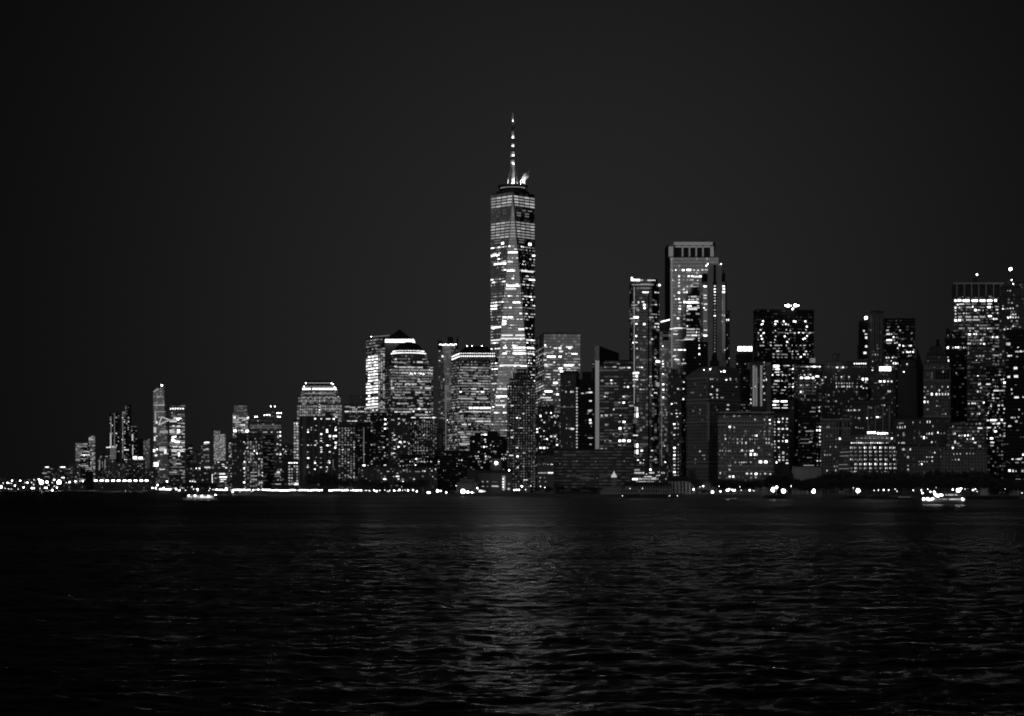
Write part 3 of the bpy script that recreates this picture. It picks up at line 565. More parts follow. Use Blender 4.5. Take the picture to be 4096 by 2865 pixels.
mast_white = plain('radome_white', .5, .6)
mastprof = []
part(b, 'spire', mast_white, lambda m: m.lathe(cx, cyy, [(7.5*k, zy(742)), (6.5*k, zy(720)), (6*k, zy(690)), (4.6*k, zy(668)), (9*k, zy(667)), (9*k, zy(663)), (6*k, zy(662)), (5.6*k, zy(628)), (5.2*k, zy(590)), (4.6*k, zy(552)), (4*k, zy(492)), (3*k, zy(486)), (2.4*k, zy(462)), (.8*k, zy(448))], 12), False)
part(b, 'spire_ring', M_DARK, lambda m: [m.lathe(cx, cyy, [(r*k, zy(y+1.5)), (r*k, zy(y-1))], 12, 0, True) for y, r in ((660, 8), (628, 8.5), (590, 6.5), (556, 7.5), (490, 6))])
part(b, 'spire_shade_band', M_DARK, lambda m: [m.lathe(cx, cyy, [(r*k, zy(y0)), (r*k, zy(y1))], 12, 0, True) for y0, y1, r in ((640, 629, 6.4), (606, 591, 6.2), (573, 557, 5.8), (524, 491, 5.0))])  # dark sleeves put the unlit gaps between the lit beads into the colour
part(b, 'spire_cable', M_STEEL, lambda m: [m.beam((cx+24*k*math.cos(a), cyy+24*k*math.sin(a), zy(742)), (cx+8*k*math.cos(a), cyy+8*k*math.sin(a), zy(668)), .32, 4) for a in [q*math.pi/3+.3 for q in range(6)]])
def plight(name, loc, e, r=.4):
    l = bpy.data.lights.new(name, 'POINT'); l.energy = e; l.shadow_soft_size = r
    o = bpy.data.objects.new(name, l); col.objects.link(o); o.parent = b.root; o.location = Vector(loc) - b.root.location; return o
for y, e in ((656.5, 620), (624, 620), (585.5, 420), (552, 640), (486.5, 700)):
    for a in (-150, -90, -30):
        a = math.radians(a); plight('spire_floodlight', (cx + 9.5*k*math.cos(a), cyy + 9.5*k*math.sin(a), zy(y)), e, .3)
for a in (-130, -50): plight('spire_floodlight', (cx + 14*k*math.cos(math.radians(a)), cyy + 14*k*math.sin(math.radians(a)), zy(728)), 1500, .6)
part(b, 'spire_base_lamp', LAMP[1], lambda m: m.ball((cx, cyy-8*k, zy(738)), 2.2, 8, 5))
trirow('L', zz(981), [(.60, .73)], 9*k, 7); trirow('R', zz(982), [(.64, .80)], 10*k, 7)
b.finish(wallmat(.03, .97, .82, .2, .025, .52, .2), indiv=100)
sub(b, ('spire_ring', 'spire_shade_band', 'spire_cable', 'spire_base_lamp'), 'spire'); sub(b, ('ring_light',), 'parapet_ring')
# steam plume beside the spire
st = MB(); P0 = Vector((PX(2090, cyy), cyy-6, zy(743)))
vm = bpy.data.materials.new('steam'); n = nt(vm); N = n.nodes.new
o_ = N('ShaderNodeOutputMaterial'); pv = N('ShaderNodeVolumePrincipled'); tc = N('ShaderNodeTexCoord'); no = N('ShaderNodeTexNoise'); no.inputs['Scale'].default_value = .24; no.inputs['Detail'].default_value = 4; no.inputs['Distortion'].default_value = .8
mr = N('ShaderNodeMapRange'); mr.inputs['From Min'].default_value = .46; mr.inputs['From Max'].default_value = .62; mr.inputs['To Max'].default_value = .30
n.links.new(tc.outputs['Object'], no.inputs[0]); n.links.new(no.outputs['Fac'], mr.inputs['Value']); n.links.new(mr.outputs[0], pv.inputs['Density']); pv.inputs['Color'].default_value = (.95, .95, .95, 1)
n.links.new(pv.outputs[0], o_.inputs['Volume'])
def tube(m, pts, n=10):
    rings = [[(p[0]+r*math.cos(2*math.pi*i/n), p[1]+r*math.sin(2*math.pi*i/n), p[2]) for i in range(n)] for p, r in pts]
    for i in range(len(rings)-1):
        for j in range(n): m.quad(rings[i][j], rings[i][(j+1) % n], rings[i+1][(j+1) % n], rings[i+1][j])
    m.poly(rings[-1]); m.poly(rings[0][::-1])
tube(st, [(P0, 3.4), (P0+Vector((.5, 0, 4)), 4.4), (P0+Vector((2, 0, 8)), 5.0), (P0+Vector((4, 0, 12)), 5.4), (P0+Vector((6, 0, 16)), 4.2), (P0+Vector((9, 0, 20)), 1.8)])
so = st.build('steam', vm, None, P0); tag(so, 'puff of lit steam rising from the tall tower roof beside its spire', 'steam', kind='stuff')
plight('roof_floodlight', P0 + Vector((-1, -3.5, 2.0)), 26000, .8)

# ================================================================= centre
B('apartment_tower', 'dark apartment tower with stepped silhouette top standing in front of the tallest tower', 2550, [(2028, 2142, 1541), (2038, 2136, 1517), (2052, 2120, 1496), (2066, 2106, 1480)], 'dark', 10.2, 10.6, 'g', .85, (1, 3), dep=34, dim=(.4, .015), ind=100, wx=.5, v0=2,
  L='2034,1546,9,8,6 2043,1546,9,8,5 2060,1546,9,7,4 2110,1546,9,7,4 2132,1546,8,8,5 2032,1556,9,7,5 2044,1556,8,6,5 2114,1574,9,8,6 2033,1595,9,8,6 2092,1574,8,6,4 2111,1606,8,7,5 2040,1607,8,7,5 2048,1623,16,7,6 2094,1655,10,8,6 2068,1672,10,9,7 2080,1673,9,8,6 2077,1712,14,7,5 2046,1722,14,8,6 2086,1712,12,6,6 2048,1750,12,9,6 2045,1822,20,7,6 2070,1826,12,10,7 2068,1791,12,9,6 2096,1812,14,7,5 2030,1808,9,8,6 2094,1866,10,9,5 2071,1870,10,9,6 2098,1920,12,7,6 2107,1920,10,7,6 2088,1946,12,8,6 2134,1850,8,7,5 2118,1805,8,7,5 2040,1700,10,5,4 2055,1525,14,5,3 2116,1524,12,5,3')
B('office_tower', 'glass office tower right of the tallest tower with bright broken floors and gray roof band', 3050, [(2142, 2176, 2321, 1336)], 'glass', 11.8, 7.5, 'o', .3, (3, 5), th=84, dim=(.35, .025), v0=46, ind=100,
  L='2182,1335,5,4,6 2203,1335,5,4,6 2305,1335,5,4,6 2181,1381,10,9,7 2245,1384,9,8,6 2222,1393,18,9,6 2240,1393,12,11,7 2279,1393,14,10,7 2211,1406,14,7,5 2244,1406,20,10,6 2265,1416,9,8,6 2298,1416,28,8,7 2205,1427,38,11,7 2240,1427,16,10,7 2178,1417,12,7,6 2180,1441,16,7,6 2217,1450,12,9,6 2274,1462,40,10,7 2186,1465,20,7,6 2242,1474,20,10,7 2248,1486,20,10,7 2275,1475,18,6,6 2193,1497,20,6,6 2236,1498,10,8,6 2192,1509,22,7,6 2235,1520,9,8,6 2222,1532,22,11,7 2228,1555,9,9,6 2194,1566,34,11,7 2176,1578,12,10,6 2230,1578,14,10,7 2186,1591,40,8,6 2198,1602,9,8,5 2160,1536,22,7,5 2165,1590,18,8,6 2150,1566,10,6,5 2204,1652,9,9,7 2163,1664,10,11,7 2217,1664,10,9,6 2177,1690,9,9,6 2221,1690,8,10,6 2149,1717,10,9,7 2149,1728,10,8,7 2176,1723,9,8,6 2205,1746,12,10,7 2220,1746,12,9,6 2187,1757,10,9,7 2228,1757,8,8,6 2161,1792,12,10,7 2176,1792,12,11,7 2190,1792,9,8,6 2228,1780,10,9,7')
part(BLK := B('office_block', 'lower block before the bright floored glass tower with scattered bulbs of light', 2700, [(2143, 2240, 1660), (2150, 2212, 1628)], 'brick', 12, 10, 'r', .12, (3, 5), dep=28, fin=False,
  L='2162,1664,10,11,7 2204,1652,9,9,7 2217,1664,10,9,6 2231,1664,12,8,5 2177,1690,9,9,6 2221,1690,8,10,6 2149,1717,10,9,7 2149,1729,10,8,7 2158,1712,8,8,6 2176,1724,9,8,6 2163,1746,9,7,6 2176,1746,9,7,5 2205,1746,12,10,6 2220,1746,12,9,6 2188,1757,10,9,7 2178,1757,10,7,5 2228,1757,8,8,6 2162,1792,12,9,7 2176,1792,12,11,7 2190,1792,9,8,6 2228,1780,10,9,7 2148,1795,8,6,5'), 'roof_tank', M_DARK, lambda m: m.box(PX(2196, 2690), PX(2218, 2690), 2702, 2712, PZ(1661, 2700), PZ(1621, 2700))); BLK.finish(BLK.wm)
b = B('apartment_tower', 'dark brick tower with one bright column of stacked windows up its right edge', 2500, [(2241, 2304, 2319, 1494), (2252, 2304, 2312, 1487)], 'brick', 12.4, 10, 'r', .03, (3, 4), th=14, fin=False, dim=(.12, .04),
  L='2264,1568,8,11,5 2284,1568,9,10,6 2292,1568,10,9,5 2270,1629,60,5,2 2266,1714,7,9,5 2283,1714,9,9,5 2290,1716,16,10,6 2249,1562,6,6,4 2265,1543,5,6,3 2282,1748,7,8,4')
for j in range(20): b.lit(2307, 1554+j*12.4, 10, 9.5, 5 if j not in (6, 12, 14) else 6)
b.finish(b.wm)
B('apartment_tower', 'black tower with a flat rounded top and a few bright windows up its right side', 2480, [(2318, 2378, 1520), (2329, 2368, 1491)], 'black', 12, 10, '', 0, dep=25, dim=(.05, .02),
  L='2359,1556,8,8,5 2330,1574,14,9,5 2350,1571,14,9,5 2362,1570,18,10,6 2359,1604,10,7,6 2363,1604,12,9,6 2360,1642,20,9,5 2358,1647,16,6,5 2351,1655,8,6,5 2361,1681,11,10,7 2362,1692,14,11,6 2365,1706,8,8,4 2362,1752,24,6,5 2356,1753,8,6,4 2362,1778,12,7,5 2333,1490,3,3,3')
b = B('office_tower', 'black slope topped tower with one full height pale stripe', 2700, [(2370, 2476, 1447)], 'black', 12, 9, '', 0, dep=30, fin=False, par=False, dim=(.03, .02), L='2374,1396,6,8,5 2374,1408,6,8,5 2374,1421,6,9,6 2373,1456,6,8,5 2374,1468,6,7,3 2386,1662,9,9,6')
part(b, 'sloped_top', M_BLACK, lambda m: [m.poly([PT(2397, 1447, 2700), PT(2476, 1447, 2700), PT(2476, 1413, 2700), PT(2397, 1384, 2700)]), m.poly([PT(2397, 1447, 2725), PT(2397, 1384, 2725), PT(2476, 1413, 2725), PT(2476, 1447, 2725)]), m.quad(PT(2397, 1384, 2700), PT(2476, 1413, 2700), PT(2476, 1413, 2725), PT(2397, 1384, 2725)), m.quad(PT(2476, 1447, 2700), PT(2476, 1447, 2725), PT(2476, 1413, 2725), PT(2476, 1413, 2700))])
part(b, 'pale_stripe', wallmat(.3, .98, .8, .96, .07, .4, .3), lambda m: [m.prism([(PX(2381, 2697), 2697), (PX(2397, 2697), 2697), (PX(2397, 2697), 2720), (PX(2381, 2697), 2720)], GZ, PZ(1384, 2697))])
b.finish(b.wm)
B('office_block', 'dark slab with broad dim window bays between the striped tower and rounded glass tower', 2450, [(2398, 2532, 1463), (2418, 2530, 1444)], 'officed', 12.6, 18.5, 'r', .12, (2, 4), dep=30, dim=(.7, .018), wx=.75,
  L='2474,1456,14,7,4 2420,1469,8,7,5 2458,1468,18,8,5 2497,1471,13,7,5 2516,1471,16,9,6 2446,1522,14,8,5 2446,1534,14,8,5 2461,1534,12,9,4 2445,1522,9,9,7 2446,1535,8,7,6 2499,1533,10,6,4 2498,1548,12,9,5 2512,1548,10,10,7 2420,1587,12,8,6 2430,1587,6,6,4 2495,1587,14,9,6 2515,1587,14,6,3 2477,1611,12,9,5 2495,1611,13,10,7 2515,1611,8,7,4 2455,1638,9,9,6 2482,1662,9,8,6 2407,1663,12,11,5 2425,1662,16,11,5 2444,1662,10,10,4 2478,1688,12,8,5 2496,1688,14,11,7 2424,1700,12,10,4 2480,1714,14,11,7 2498,1713,12,9,5 2517,1714,12,9,4 2454,1738,6,10,5 2478,1740,12,8,3 2496,1738,10,7,5 2479,1764,14,12,7 2495,1763,16,13,7 2516,1764,16,12,7 2441,1764,14,9,4 2420,1764,8,9,4 2479,1781,16,5,5 2497,1781,12,5,4 2407,1795,14,9,4 2424,1795,12,9,3')
B('parking_block', 'long low dim gridded block behind the pier lantern tower', 2300, [(2216, 2538, 1801)], 'officed', 12.8, 18, 'r', .0, (2, 3), dep=60, dim=(.95, .007), wx=.8, L='2240,1855,5,7,4 2308,1845,5,8,4 2383,1846,5,7,4 2497,1845,6,8,4 2271,1904,10,5,3 2388,1914,5,5,4 2241,1882,3,5,2 2350,1915,60,7,1 2430,1903,60,6,1 2300,1903,60,6,1')
b = B('museum_block', 'squarish pale block with a bright glass strip and a dark round hole in its facade', 2280, [(2148, 2216, 1821), (2150, 2182, 1816)], 'flat', 14, 14, '', 0, dep=35, fin=False,
  L='2154,1857,5,6,3 2161,1858,5,5,3 2174,1856,4,10,4 2182,1856,5,9,4 2192,1858,9,5,5 2207,1858,14,6,6 2161,1911,8,8,5 2178,1911,7,6,4 2158,1926,6,10,4 2182,1927,9,6,4 2162,1945,6,7,5')
for i in range(8): b.lit(2154+i*4.2, 1892, 3, 8, 6)
for i in range(5): b.lit(2193+i*4.4, 1892, 4.2, 9, 7)
part(b, 'round_opening', M_BLACK, lambda m: m.beam(PT(2169, 1838, 2279), PT(2169, 1838, 2281), 4.4*b.k, 12))
b.finish(b.wm)
# ------------------------------------------------ rounded glass tower
b = Bld('glass_tower', 'rounded glass tower with a glowing roof ring and a pale vertical line', 'skyscraper', 2450, 2516, 2642)
k = 2450/F
pts = [(PX(2516, 2450)+3, 2476), (PX(2520, 2450), 2462), (PX(2530, 2450), 2454), (PX(2545, 2450), 2450), (PX(2608, 2450), 2450), (PX(2628, 2450), 2454), (PX(2639, 2450), 2462), (PX(2643, 2450), 2476)]
for i in range(7): b.face(pts[i], pts[i+1], GZ, PZ(1134, 2450), 13*k, 12*k)
b.face(pts[7], pts[0], GZ, PZ(1134, 2450), 13*k, 12*k)
b.roof.prism(pts, PZ(1134, 2450)-.05, PZ(1134, 2450)+.5)
q = [(p[0]*.995+ (PX(2580, 2450))*.005, p[1]+2) for p in pts]
part(b, 'crown', wallmat(.1, .9, .5, .6, .05, .2, .3), lambda m: m.prism([( (p[0]-PX(2580, 2460))*.9+PX(2580, 2460), p[1]+3) for p in pts], PZ(1134, 2450)+.5, PZ(1112, 2450)))
part(b, 'crown_light_band', CROWN, lambda m: (pbox(m, 2524, 2542, 1116, 1124, 2451, 1.5), pbox(m, 2544, 2560, 1117, 1124, 2451, 1.5), m.ball(PT(2527, 1112, 2451), 1.2, 6, 4), m.ball(PT(2638, 1141, 2458), 1.5, 6, 4)))
part(b, 'crown_light_line', WIN[6], lambda m: (pbox(m, 2562, 2572, 1120, 1122, 2450.6, .6), pbox(m, 2590, 2622, 1120, 1123, 2450.6, .6)))
part(b, 'lit_sill', WIN[4], lambda m: m.beam(PT(2527, 1139, 2449), PT(2615, 1139, 2449), .5, 4))
rs = random.Random(5)
for f in b.faces[:7]: fill(b, f, 'r', .11, 2, 4, .7, .5, 60*k, 10, rs)
for q in '''2581,1153,44,9,3 2583,1136,44,4,4 2583,1170,30,8,7 2622,1170,12,8,6 2633,1171,9,7,6 2554,1210,9,12,6 2572,1208,14,9,6 2577,1220,13,11,7 2578,1232,12,12,7 2533,1210,10,7,5 2539,1221,26,5,5 2540,1233,30,5,4 2624,1219,14,8,6 2605,1220,10,8,3 2618,1220,30,6,3 2621,1258,38,7,4 2637,1260,8,7,5 2635,1247,6,6,5 2637,1238,5,5,5 2604,1270,22,8,5 2625,1270,10,7,5 2544,1270,24,12,7 2530,1274,22,6,6 2546,1296,10,9,7 2532,1286,7,6,4 2577,1297,12,11,7 2628,1295,22,7,6 2620,1308,10,9,6 2633,1308,9,9,6 2545,1345,10,10,7 2578,1348,14,7,5 2608,1357,10,10,6 2534,1371,10,9,7 2546,1370,12,8,6 2548,1395,10,8,6 2549,1431,12,8,5 2620,1431,9,8,6 2632,1446,20,11,7 2626,1447,10,12,7 2621,1457,9,7,5 2561,1470,16,6,5 2559,1470,9,8,6 2568,1470,9,8,7 2548,1470,8,7,5 2541,1493,32,11,7 2547,1505,12,12,7 2535,1506,14,8,6 2541,1519,26,9,6 2572,1521,22,5,5 2536,1544,12,10,6 2549,1546,12,8,4 2562,1558,9,8,6 2573,1558,16,8,4 2549,1638,10,22,6 2541,1638,8,20,4 2549,1661,11,22,7 2540,1661,8,20,5 2541,1686,20,20,2 2541,1742,24,8,6 2549,1783,11,20,7 2541,1783,8,18,5 2549,1808,11,20,7 2541,1808,8,18,5 2567,1803,12,10,7 2541,1917,22,11,7 2552,1841,9,8,7 2562,1851,9,8,7 2575,1840,8,7,6 2573,1853,8,8,5 2566,1654,10,8,4 2572,1670,18,4,4 2602,1507,12,9,6 2624,1506,16,8,4 2596,1543,9,10,6 2607,1543,6,10,4 2612,1558,10,9,5 2622,1572,16,7,6 2607,1582,10,8,6 2630,1538,20,20,4 2607,1704,12,6,4 2622,1720,12,8,4 2607,1755,10,7,5 2608,1803,12,8,6 2604,1828,14,9,4 2622,1838,14,9,5 2638,1850,8,8,6'''.split():
    x, y, w, h, l = map(float, q.split(',')); b.lit(x, y, w, h, int(l))
part(b, 'light_line', WIN[4], lambda m: (pbox(m, 2535.5, 2538.5, 1148, 1615, 2449.0, .7),))
part(b, 'dark_fin', M_BLACK, lambda m: (pbox(m, 2592, 2597, 1170, 1900, 2448.8, .9), pbox(m, 2628, 2634, 1190, 1290, 2449.5, 1)))
b.finish(wallmat(.02, .95, .75, .35, .035, .13, .25), indiv=100)
B('apartment_block', 'low floodlit block with curved banks of bright windows below the rounded glass tower', 2200, [(2536, 2668, 1868)], 'brick', 12, 8, 'o', .35, (3, 5), dep=30, L='2556,1867,46,4,4 2603,1867,8,6,6 2602,1879,11,12,7 2540,1917,26,10,7 2530,1917,12,8,6 2602,1892,14,7,6 2586,1897,8,7,6 2598,1907,22,6,6 2582,1907,14,5,6 2565,1916,18,6,5 2635,1889,10,7,5 2630,1903,16,6,5 2638,1901,8,6,6 2617,1911,20,5,5')
b = B('apartment_tower', 'narrow gray tower with a slanted bright lamp line above its roof', 2700, [(2640, 2684, 1326)], 'glassm', 11, 8, 'r', .1, (1, 3), dep=30, fin=False, L='2646,1316,8,9,7 2651,1385,9,8,7 2665,1335,5,5,4 2652,1446,10,9,7 2652,1456,10,8,7 2652,1467,12,8,6 2665,1446,6,5,4 2652,1497,9,9,7 2653,1499,16,6,5 2667,1498,6,6,5 2653,1538,12,9,7 2667,1540,6,7,5 2653,1559,11,9,7 2667,1560,6,7,5 2654,1570,12,6,4 2653,1590,11,9,7 2666,1651,8,8,5 2666,1660,8,7,5 2644,1619,6,6,5 2648,1637,6,5,4 2659,1784,8,8,6 2661,1849,9,9,7 2666,1720,6,8,5 2647,1722,6,7,5 2658,1887,13,9,6 2658,1901,13,9,6 2658,1914,13,7,5', dim=(.4, .04))
part(b, 'roof_slot', M_BLACK, lambda m: (pbox(m, 2651, 2674, 1328, 1336, 2699.5, .6), pbox(m, 2651, 2675, 1348, 1362, 2699.5, .6)))
part(b, 'lamp_line', CROWN, lambda m: m.beam(PT(2643, 1288, 2705), PT(2679, 1279, 2705), .9, 6))
part(b, 'roof_frame', M_DARK, lambda m: (m.box(PX(2641, 2705), PX(2680, 2705), 2706, 2716, PZ(1326, 2705), PZ(1292, 2705)),))
part(b, 'light_line', WIN[3], lambda m: (pbox(m, 2645.5, 2647.5, 1500, 1900, 2699.3, .5),))
b.finish(b.wm)
# ------------------------------------------------ large glass tower with open frame top
d = 2800
b = B('skyscraper', 'broad glass skyscraper topped by an open framed screen with dark bays', d, [(2681, 2874, 1058), (2681, 2874, 1030)], 'glass', 12.3, 10, 'r', .10, (3, 5), dep=50, fin=False, par=False, dim=(.15, .04), v0=60, v1=10, sidep=.5,
  L='2688,1083,9,9,7 2703,1081,9,8,7 2718,1081,10,6,4 2733,1081,14,10,7 2755,1080,22,11,7 2776,1081,12,7,6 2792,1082,12,8,6 2810,1080,12,8,6 2822,1080,8,7,6 2747,1092,6,6,5 2757,1092,7,5,5 2768,1091,5,5,5 2790,1094,6,6,5 2716,1106,10,9,7 2736,1106,12,7,4 2755,1105,12,9,7 2768,1105,11,9,7 2785,1107,30,10,6 2803,1106,14,10,7 2688,1121,10,8,7 2716,1120,11,8,6 2734,1120,12,5,4 2749,1120,8,7,5 2766,1120,20,8,5 2791,1122,9,7,6 2716,1132,11,9,6 2780,1133,24,7,4 2792,1134,10,6,5 2716,1145,12,8,6 2750,1146,9,7,6 2763,1146,12,7,5 2785,1147,20,5,4 2793,1147,6,6,5 2735,1158,12,9,6 2722,1159,14,5,4 2748,1160,6,6,5 2716,1171,12,10,7 2738,1170,14,9,6 2748,1170,8,8,7 2775,1172,12,5,4 2792,1173,9,9,7 2697,1184,8,7,6 2703,1197,10,9,6 2716,1196,11,9,7 2687,1197,10,8,5 2792,1198,12,10,6 2720,1210,16,7,6 2738,1209,12,12,7 2752,1210,18,11,7 2768,1209,16,9,7 2782,1209,16,10,7 2793,1211,10,9,7 2720,1224,12,7,6 2757,1223,20,11,7 2770,1221,10,7,7 2785,1224,20,6,5 2793,1221,9,6,6 2719,1236,12,9,7 2752,1235,14,7,6 2762,1236,13,10,7 2776,1236,14,5,5 2792,1235,9,8,7 2687,1236,10,9,7 2718,1249,12,6,5 2735,1249,12,4,3 2762,1250,18,6,6 2785,1250,20,4,5 2700,1262,9,8,5 2720,1262,9,8,4 2757,1260,24,8,6 2775,1260,20,7,6 2788,1261,8,6,6 2712,1274,12,9,7 2760,1274,24,7,6 2792,1272,12,9,7 2711,1312,30,8,6 2735,1313,26,4,5 2760,1312,12,7,5 2772,1313,12,8,6 2700,1313,14,7,5 2703,1324,16,6,5 2703,1337,20,8,6 2695,1337,9,8,6 2750,1349,18,9,6 2793,1288,6,7,4 2793,1298,6,7,4 2793,1317,8,7,5 2762,1358,9,10,6 2773,1359,9,9,7 2783,1359,9,9,7 2796,1363,9,9,7 2720,1361,40,6,4 2733,1361,9,7,5 2700,1400,14,9,6 2716,1400,12,8,7 2725,1400,12,9,7 2738,1400,12,8,7 2744,1400,8,8,6 2696,1425,20,8,6 2703,1438,16,9,6 2712,1439,14,9,6 2734,1439,8,9,6 2714,1455,14,6,5 2735,1454,22,8,5 2745,1453,6,8,6')
part(b, 'screen_frame', wallmat(.3, .96, .8, .9, .045, .3, .3), lambda m: ([pbox(m, x, x+w, 982, 1030.5, d-.5, 6) for x, w in ((2675, 18), (2728, 5), (2756, 5), (2783, 5), (2810, 5), (2842, 13))],
   pbox(m, 2694, 2853, 967, 982, d-.5, 6), pbox(m, 2700, 2850, 982, 991, d+1, 4)))
part(b, 'screen_back', plain('louvre', .03), lambda m: pbox(m, 2696, 2852, 991, 1030, d+7, 2))
part(b, 'dark_side_wing', M_BLACK, lambda m: (pbox(m, 2668, 2680.5, 980, 1480, d+4, 40), pbox(m, 2853, 2861, 970, 1000, d+8, 20)))
part(b, 'corner_light_strip', WIN[3], lambda m: pbox(m, 2684, 2690, 1040, 1470, d-.6, .5))
part(b, 'lower_roof_light', WIN[6], lambda m: (m.beam(PT(2650, 1324, d-2), PT(2690, 1315, d-2), .8, 4), m.beam(PT(2690, 1315, d-2), PT(2730, 1313, d-2), .7, 4)))
part(b, 'roof_rail', M_STEEL, lambda m: m.beam(PT(2790, 962, d+20), PT(2826, 960, d+20), .4, 4))
b.finish(b.wm, indiv=100)
for x, y in ((2669, 1105), (2670, 1227)): pass
B('office_block', 'black stepped block with bright floors before the framed top skyscraper', 2750, [(2744, 2800, 1222), (2752, 2798, 1178), (2766, 2798, 1152)], 'black', 12.3, 9, 'o', .8, (4, 6), dep=20, v0=12, dim=(.2, .03), v1=0,
  L='2767,1210,50,11,7 2793,1222,12,9,6 2757,1224,20,11,7 2770,1237,40,9,6 2790,1197,12,9,6 2775,1147,20,6,5 2755,1358,40,8,6')
# ------------------------------------------------ ribbed tower with black notches
d = 2650; 
b = B('skyscraper', 'ribbed gray tower with tall black slots and black shoulder blocks beside the framed top skyscraper', d, [(2812, 2901, 1128), (2831, 2887, 1057)], (.2, .02, .02, .3, .35), 11.5, 9, '', 0, dep=32, fin=False, par=False, dim=(0, 0), step=0.0)
part(b, 'black_shoulder', M_BLACK, lambda m: (pbox(m, 2812, 2830.5, 1095, 1127.5, d+1, 20), pbox(m, 2887.5, 2901, 1093, 1127.5, d+1, 20), pbox(m, 2854.5, 2863.5, 1060, 1128, d-.6, .5), pbox(m, 2901.3, 2906, 1128, 1440, d+6, 20)))
part(b, 'glass_bay', wallmat(.05, .96, .8, .7, .10, .4, .3), lambda m: (pbox(m, 2812, 2831, 1129, 1372, d-.8, .7), pbox(m, 2888, 2901, 1129, 1442, d-.8, .7)))
part(b, 'dark_slot', M_BLACK, lambda m: (pbox(m, 2852.5, 2866, 1128.5, 1420, d-.5, .4),))
part(b, 'antenna', M_DARK, lambda m: m.beam(PT(2894, 1093, d+5), PT(2894, 1078, d+5), .4, 4))
for j in range(27):
    y = 1145+j*11.9
    lvv = [6, 7, 7, 6, 5, 6, 5, 3, 5, 4, 7, 3, 3, 3, 3, 3, 3, 3, 3, 4, 3, 4, 4, 4, 4, 3, 3][j]
    b.lit(2859, y, 11 if lvv > 4 else 9, 8, lvv)
for q in '2820,1146,17,10,7 2894,1146,14,9,7 2895,1157,14,8,7 2894,1169,14,10,7 2820,1182,17,8,6 2820,1193,17,5,6 2822,1217,17,8,6 2816,1232,8,9,7 2822,1240,14,8,6 2820,1285,16,7,5 2822,1321,17,7,6 2821,1343,18,10,7 2816,1148,4,8,5 2889,1203,5,5,5 2889,1214,5,5,5 2889,1226,5,5,5 2889,1238,5,5,5 2889,1260,6,6,6 2897,1263,8,8,6 2889,1287,6,6,6 2899,1400,8,7,6'.split():
    x, y, w, h, l = map(float, q.split(','))
    for f in b.faces: pass
    b.lit(x, y, w, h, int(l)); 
for i, wq in enumerate(b.wins): b.wins[i] = (wq[0], wq[1] + Vector((0, -.9, 0))) + wq[2:]
for x, y in ((2831, 1056), (2825, 1063), (2884, 1056)): blight(b, x, y, d-1, 1)
b.finish(b.wm)
B('office_block', 'plain dark slab with two roofed edge lamps right of the ribbed tower', 2700, [(2905, 2919, 1246)], 'dark', 12, 9, 'r', .06, (2, 4), dep=20, L='2907,1280,6,10,7 2914,1280,6,10,7 2909,1394,6,7,5 2917,1434,7,7,6 2909,1340,5,8,4')
B('office_block', 'black windowless block with a single upright row of bulbs before the ribbed tower', 2560, [(2745, 2832, 1372), (2746, 2800, 1364)], 'black', 13, 10, '', 0, dep=22, dim=(0, 0), L='2797,1381,8,8,6 2797,1393,9,9,7 2797,1417,9,10,7 2819,1382,6,7,4 2780,1431,5,7,4 2799,1457,5,7,4 2796,1363,8,8,7')
b = B('domed_block', 'dark domed cupola silhouette below the ribbed tower', 2480, [(2840, 2876, 1448)], 'black', 12, 9, '', 0, dep=12, dim=(0, 0), fin=False, L='2858,1600,1,1,0')
part(b, 'cupola', M_BLACK, lambda m: m.lathe(PX(2858, 2486), 2486, [(17*b.k, PZ(1448, 2486)), (17*b.k, PZ(1443, 2486)), (11*b.k, PZ(1440, 2486)), (10*b.k, PZ(1420, 2486)), (4*b.k, PZ(1416, 2486))], 12)); b.finish(b.wm)
# ================================================================= right half
B('apartment_tower', 'stone apartment tower with notched roof and one upright row of bright windows near its edge', 2230, [(2672, 2726, 2748, 1500), (2684, 2712, 1482)], 'brick', 13, 11, 'r', .02, (3, 4), th=18, dim=(.2, .03),
  L='2695,1473,9,9,7 2703,1483,3,3,3 2721,1484,9,8,6 2735,1529,9,9,6 2727,1528,5,5,3 2712,1556,10,9,6 2733,1556,10,9,6 2699,1572,9,6,3 2733,1597,9,9,7 2687,1616,9,9,7 2699,1612,6,8,5 2706,1613,8,8,5 2706,1641,11,6,4 2687,1656,9,9,5 2706,1654,10,8,6 2720,1654,11,7,5 2709,1667,9,8,6 2737,1681,8,6,4 2697,1697,12,9,7 2713,1697,7,9,5 2700,1713,12,8,6 2713,1713,7,8,5 2697,1740,11,9,6 2713,1738,7,8,4 2698,1755,9,6,3 2713,1779,8,8,5 2698,1792,12,11,7 2713,1793,6,6,3 2698,1807,12,8,6 2713,1807,7,7,3 2698,1821,11,10,7 2713,1821,6,8,4 2697,1836,13,10,6 2713,1835,7,8,4 2698,1848,12,6,4 2713,1848,7,7,4 2698,1861,12,9,6 2713,1861,7,8,4 2698,1875,11,8,5 2713,1875,7,8,4 2698,1889,12,10,7 2713,1889,7,8,4 2700,1901,14,8,5 2713,1901,7,8,4')
